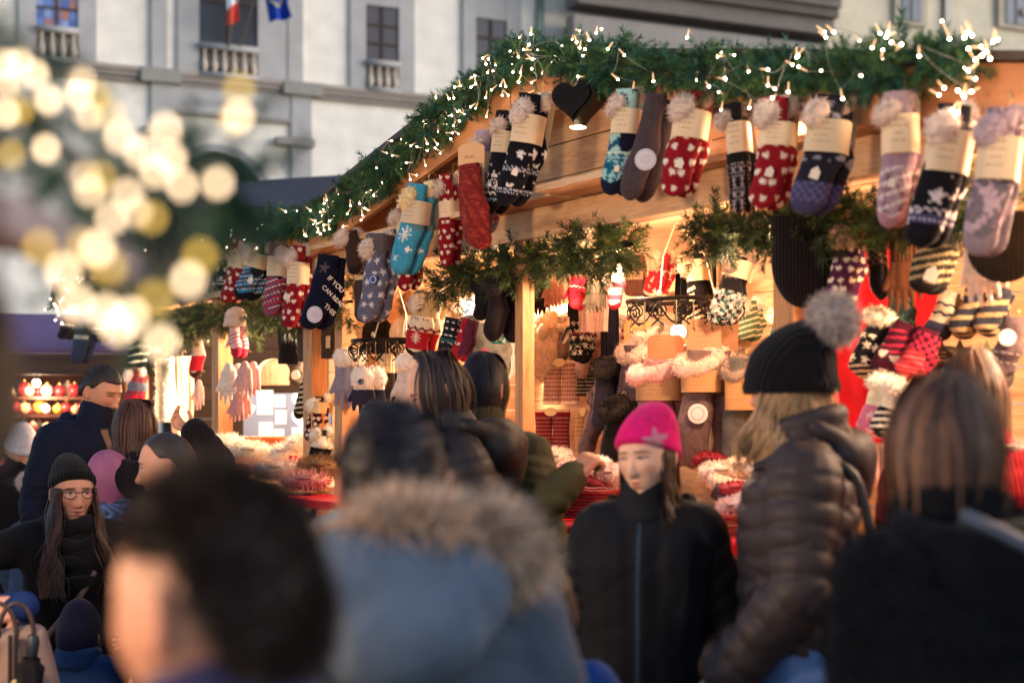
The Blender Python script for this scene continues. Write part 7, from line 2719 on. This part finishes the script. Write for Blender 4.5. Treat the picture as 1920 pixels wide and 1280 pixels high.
# far left figure with a white beanie
p = Person(40, 842, 8.3, 40, 'distant figure in a white ribbed beanie and black coat at the left edge', hs=1.05, pitch=25, wide=1.05)
p.build_body(hi=False, skin=SK)
p.garment('coat', srgb('141318'), M_CLOTH, .04, .55, voxel=.016)
p.garment('trousers', srgb('121116'), M_CLOTH, .012, legs=True)
p.shoes()
p.hat(srgb('d8d2d4'), brim=-.0, slope=.1, slouch=(0, .01, .02), size=1.12, rib_amp=.02, ribs=30)
p = Person(76, 948, 7.6, 150, 'small distant child in a cream hat half hidden by the woman with glasses', hs=.85, H=1.25, wide=.9)
p.build_body(hi=False, skin=SK)
p.garment('jacket', srgb('33425c'), M_CLOTH, .04, .7, voxel=.016)
p.garment('trousers', TROUS, M_CLOTH, .012, legs=True)
p.shoes()
p.hat(srgb('cdbfb6'), brim=-.02, slope=.1, size=1.1, pom=srgb('d8c8c0'), pom_r=.04)

# pink hooded figure behind
p = Person(206, 902, 6.05, 160, 'figure in a lilac pink hooded puffer with a blue checked scarf, seen from behind', hs=1.0, wide=1.0)
p.build_body(hi=False, skin=SK)
p.garment('puffer_jacket', srgb('8a4e72'), M_PUFF, .03, .6, voxel=.014, puff=(.010, .09))
p.garment('trousers', TROUS, M_CLOTH, .012, legs=True)
p.shoes()
p.hat(srgb('96587c'), brim=-.10, slope=.0, slouch=(0, .02, .0), size=1.14, cuff=True, rib_amp=.022, ribs=7, mat=M_PUFF)
def plaid(V):
    c = np.tile(srgb('6a86b4'), (len(V), 1))
    g = (np.sin(V[:, 0] * 220) > .55) | (np.sin(V[:, 2] * 220) > .55)
    c[g] = srgb('2f3f66')
    return c
p.scarf(None, M_KNIT, .06, 1.43, 3, .10, painter=plaid)

# teal jacket shopper, mostly hidden
p = Person(772, 872, 3.25, -170, 'shopper in a teal jacket, only the shoulder visible between the two foreground men', hs=.95, wide=1.0)
p.build_body(hi=False, skin=SK)
p.garment('puffer_jacket', srgb('1f6480'), M_PUFF, .045, .7, voxel=.014, puff=(.010, .08))
p.garment('trousers', TROUS, M_CLOTH, .012, legs=True)
p.shoes()
p.hair_short(srgb('1f1714'), 1200, .02)
# child in bright blue, mostly hidden behind the parka
p = Person(1012, 1150, 2.8, 175, 'child in a bright blue jacket, a sliver visible between the parka and the girl', hs=.88, wide=.95, H=1.18)
p.build_body(hi=False, skin=SK)
p.garment('jacket', srgb('0f3f86'), M_SHELL, .012, .7, voxel=.014)
p.garment('trousers', TROUS, M_CLOTH, .012, legs=True)
p.shoes()
p.hair_short(srgb('2a1e18'), 1200, .02)

# person at the left edge holding a handbag
p = Person(-215, 850, 4.45, 25, 'person in a blue jacket outside the left edge, only the hand gripping a handbag visible', hs=1.0, wide=1.0)
hw = W(26, 1118, 4.22)
p.arms[1] = (p.loc(W(-6, 1075, 4.45)), p.loc(W(44, 1140, 4.25)))
p.arms[1] = (p.loc(W(-130, 1150, 4.60)), p.loc(W(46, 1136, 4.32)))
p.palm[1] = tuple(p.M.to_3x3().inverted() @ Vector((-.1, .9, -.3)))
p.hand_kw[1] = dict(curl=.65, grip=.35, size=1.12, dir=tuple(p.M.to_3x3().inverted() @ Vector((-.9, -.15, -.12))))
p.build_body(skin=srgb('c29080'))
p.garment('jacket', srgb('142c60'), M_SHELL, .012, .7, voxel=.012)
p.garment('trousers', TROUS, M_CLOTH, .012, legs=True)
p.shoes()
p.hair_short(srgb('2a1e18'), 1200, .02)
# taupe handbag with an umbrella strapped to it
hb0 = W(34, 1172, 4.2)
t = thing('handbag', 'taupe leather handbag with dark straps held at the lower left corner', 'bag', Matrix.Translation(hb0) @ Matrix.Rotation(R(12), 4, 'Z'))
V, Q, N = blob([((-.10, 0, -.05), .035, (.05, 0, -.03), .035), ((-.12, 0, -.30), .06, (.09, 0, -.30), .06), ((-.10, 0, -.05), .035, (-.12, 0, -.30), .06), ((.05, 0, -.03), .035, (.09, 0, -.30), .06), ((-.02, 0, -.05), .035, (-.02, 0, -.3), .06)], .01, 3)
MB().add(V, Q, np.clip(srgb('8a7268') * (1 + .06 * vnoise(V, 20, 2)[:, None]), 0, 1)).build('bag_body', M_LEATHER, t)
mb = MB()
for sx in (-.05, .03):
    u = np.linspace(0, np.pi, 14)
    mb.tube(np.stack([sx * .6 + .05 * np.cos(u) - .02, np.full(14, -.03), -.03 + .10 * np.sin(u)], 1), .007, 8, srgb('3a2c28'))
mb.build('handle', M_LEATHER, t)
mb = MB()
for x, z in ((-.015, -.12), (.0, -.2)):
    mb.tube([(x, -.055, -.02), (x, -.062, -.15), (x + .01, -.072, -.34)], .006, 6, srgb('1e191a'))
V2, Q2 = sphere((0.0, -.07, -.16), (.012, .006, .014), 12, 8)
mb.add(V2, Q2, srgb('b9a070'))
mb.build('hanging_strap', M_LEATHER, t)
t = thing('umbrella', 'small folded black umbrella hanging against the taupe handbag', 'umbrella', Matrix.Translation(W(62, 1190, 4.08)) @ Matrix.Rotation(R(4), 4, 'Y'))
MB().tube([(0, 0, 0), (0, 0, -.02), (0, 0, -.06), (0, 0, -.065)], [.014, .02, .017, .012], 14, srgb('2a3038')).build('handle', M_PLASTIC, t)
a = np.linspace(0, 2 * np.pi, 32, endpoint=False)
zs = np.linspace(-.065, -.24, 16)
V = np.concatenate([np.stack([np.cos(a + .6 * i * .12) * (.034 * (1 + .12 * np.cos(a * 6 + i * .2))) * (1.1 if i > 1 else .7), np.sin(a) * (.034 * (1 + .12 * np.cos(a * 6))) * (1.1 if i > 1 else .7), np.full(32, z)], 1) for i, z in enumerate(zs)])
MB().add(V, grid_faces(32, 16)[:, ::-1], srgb('17161a')).build('canopy', M_CLOTH, t)
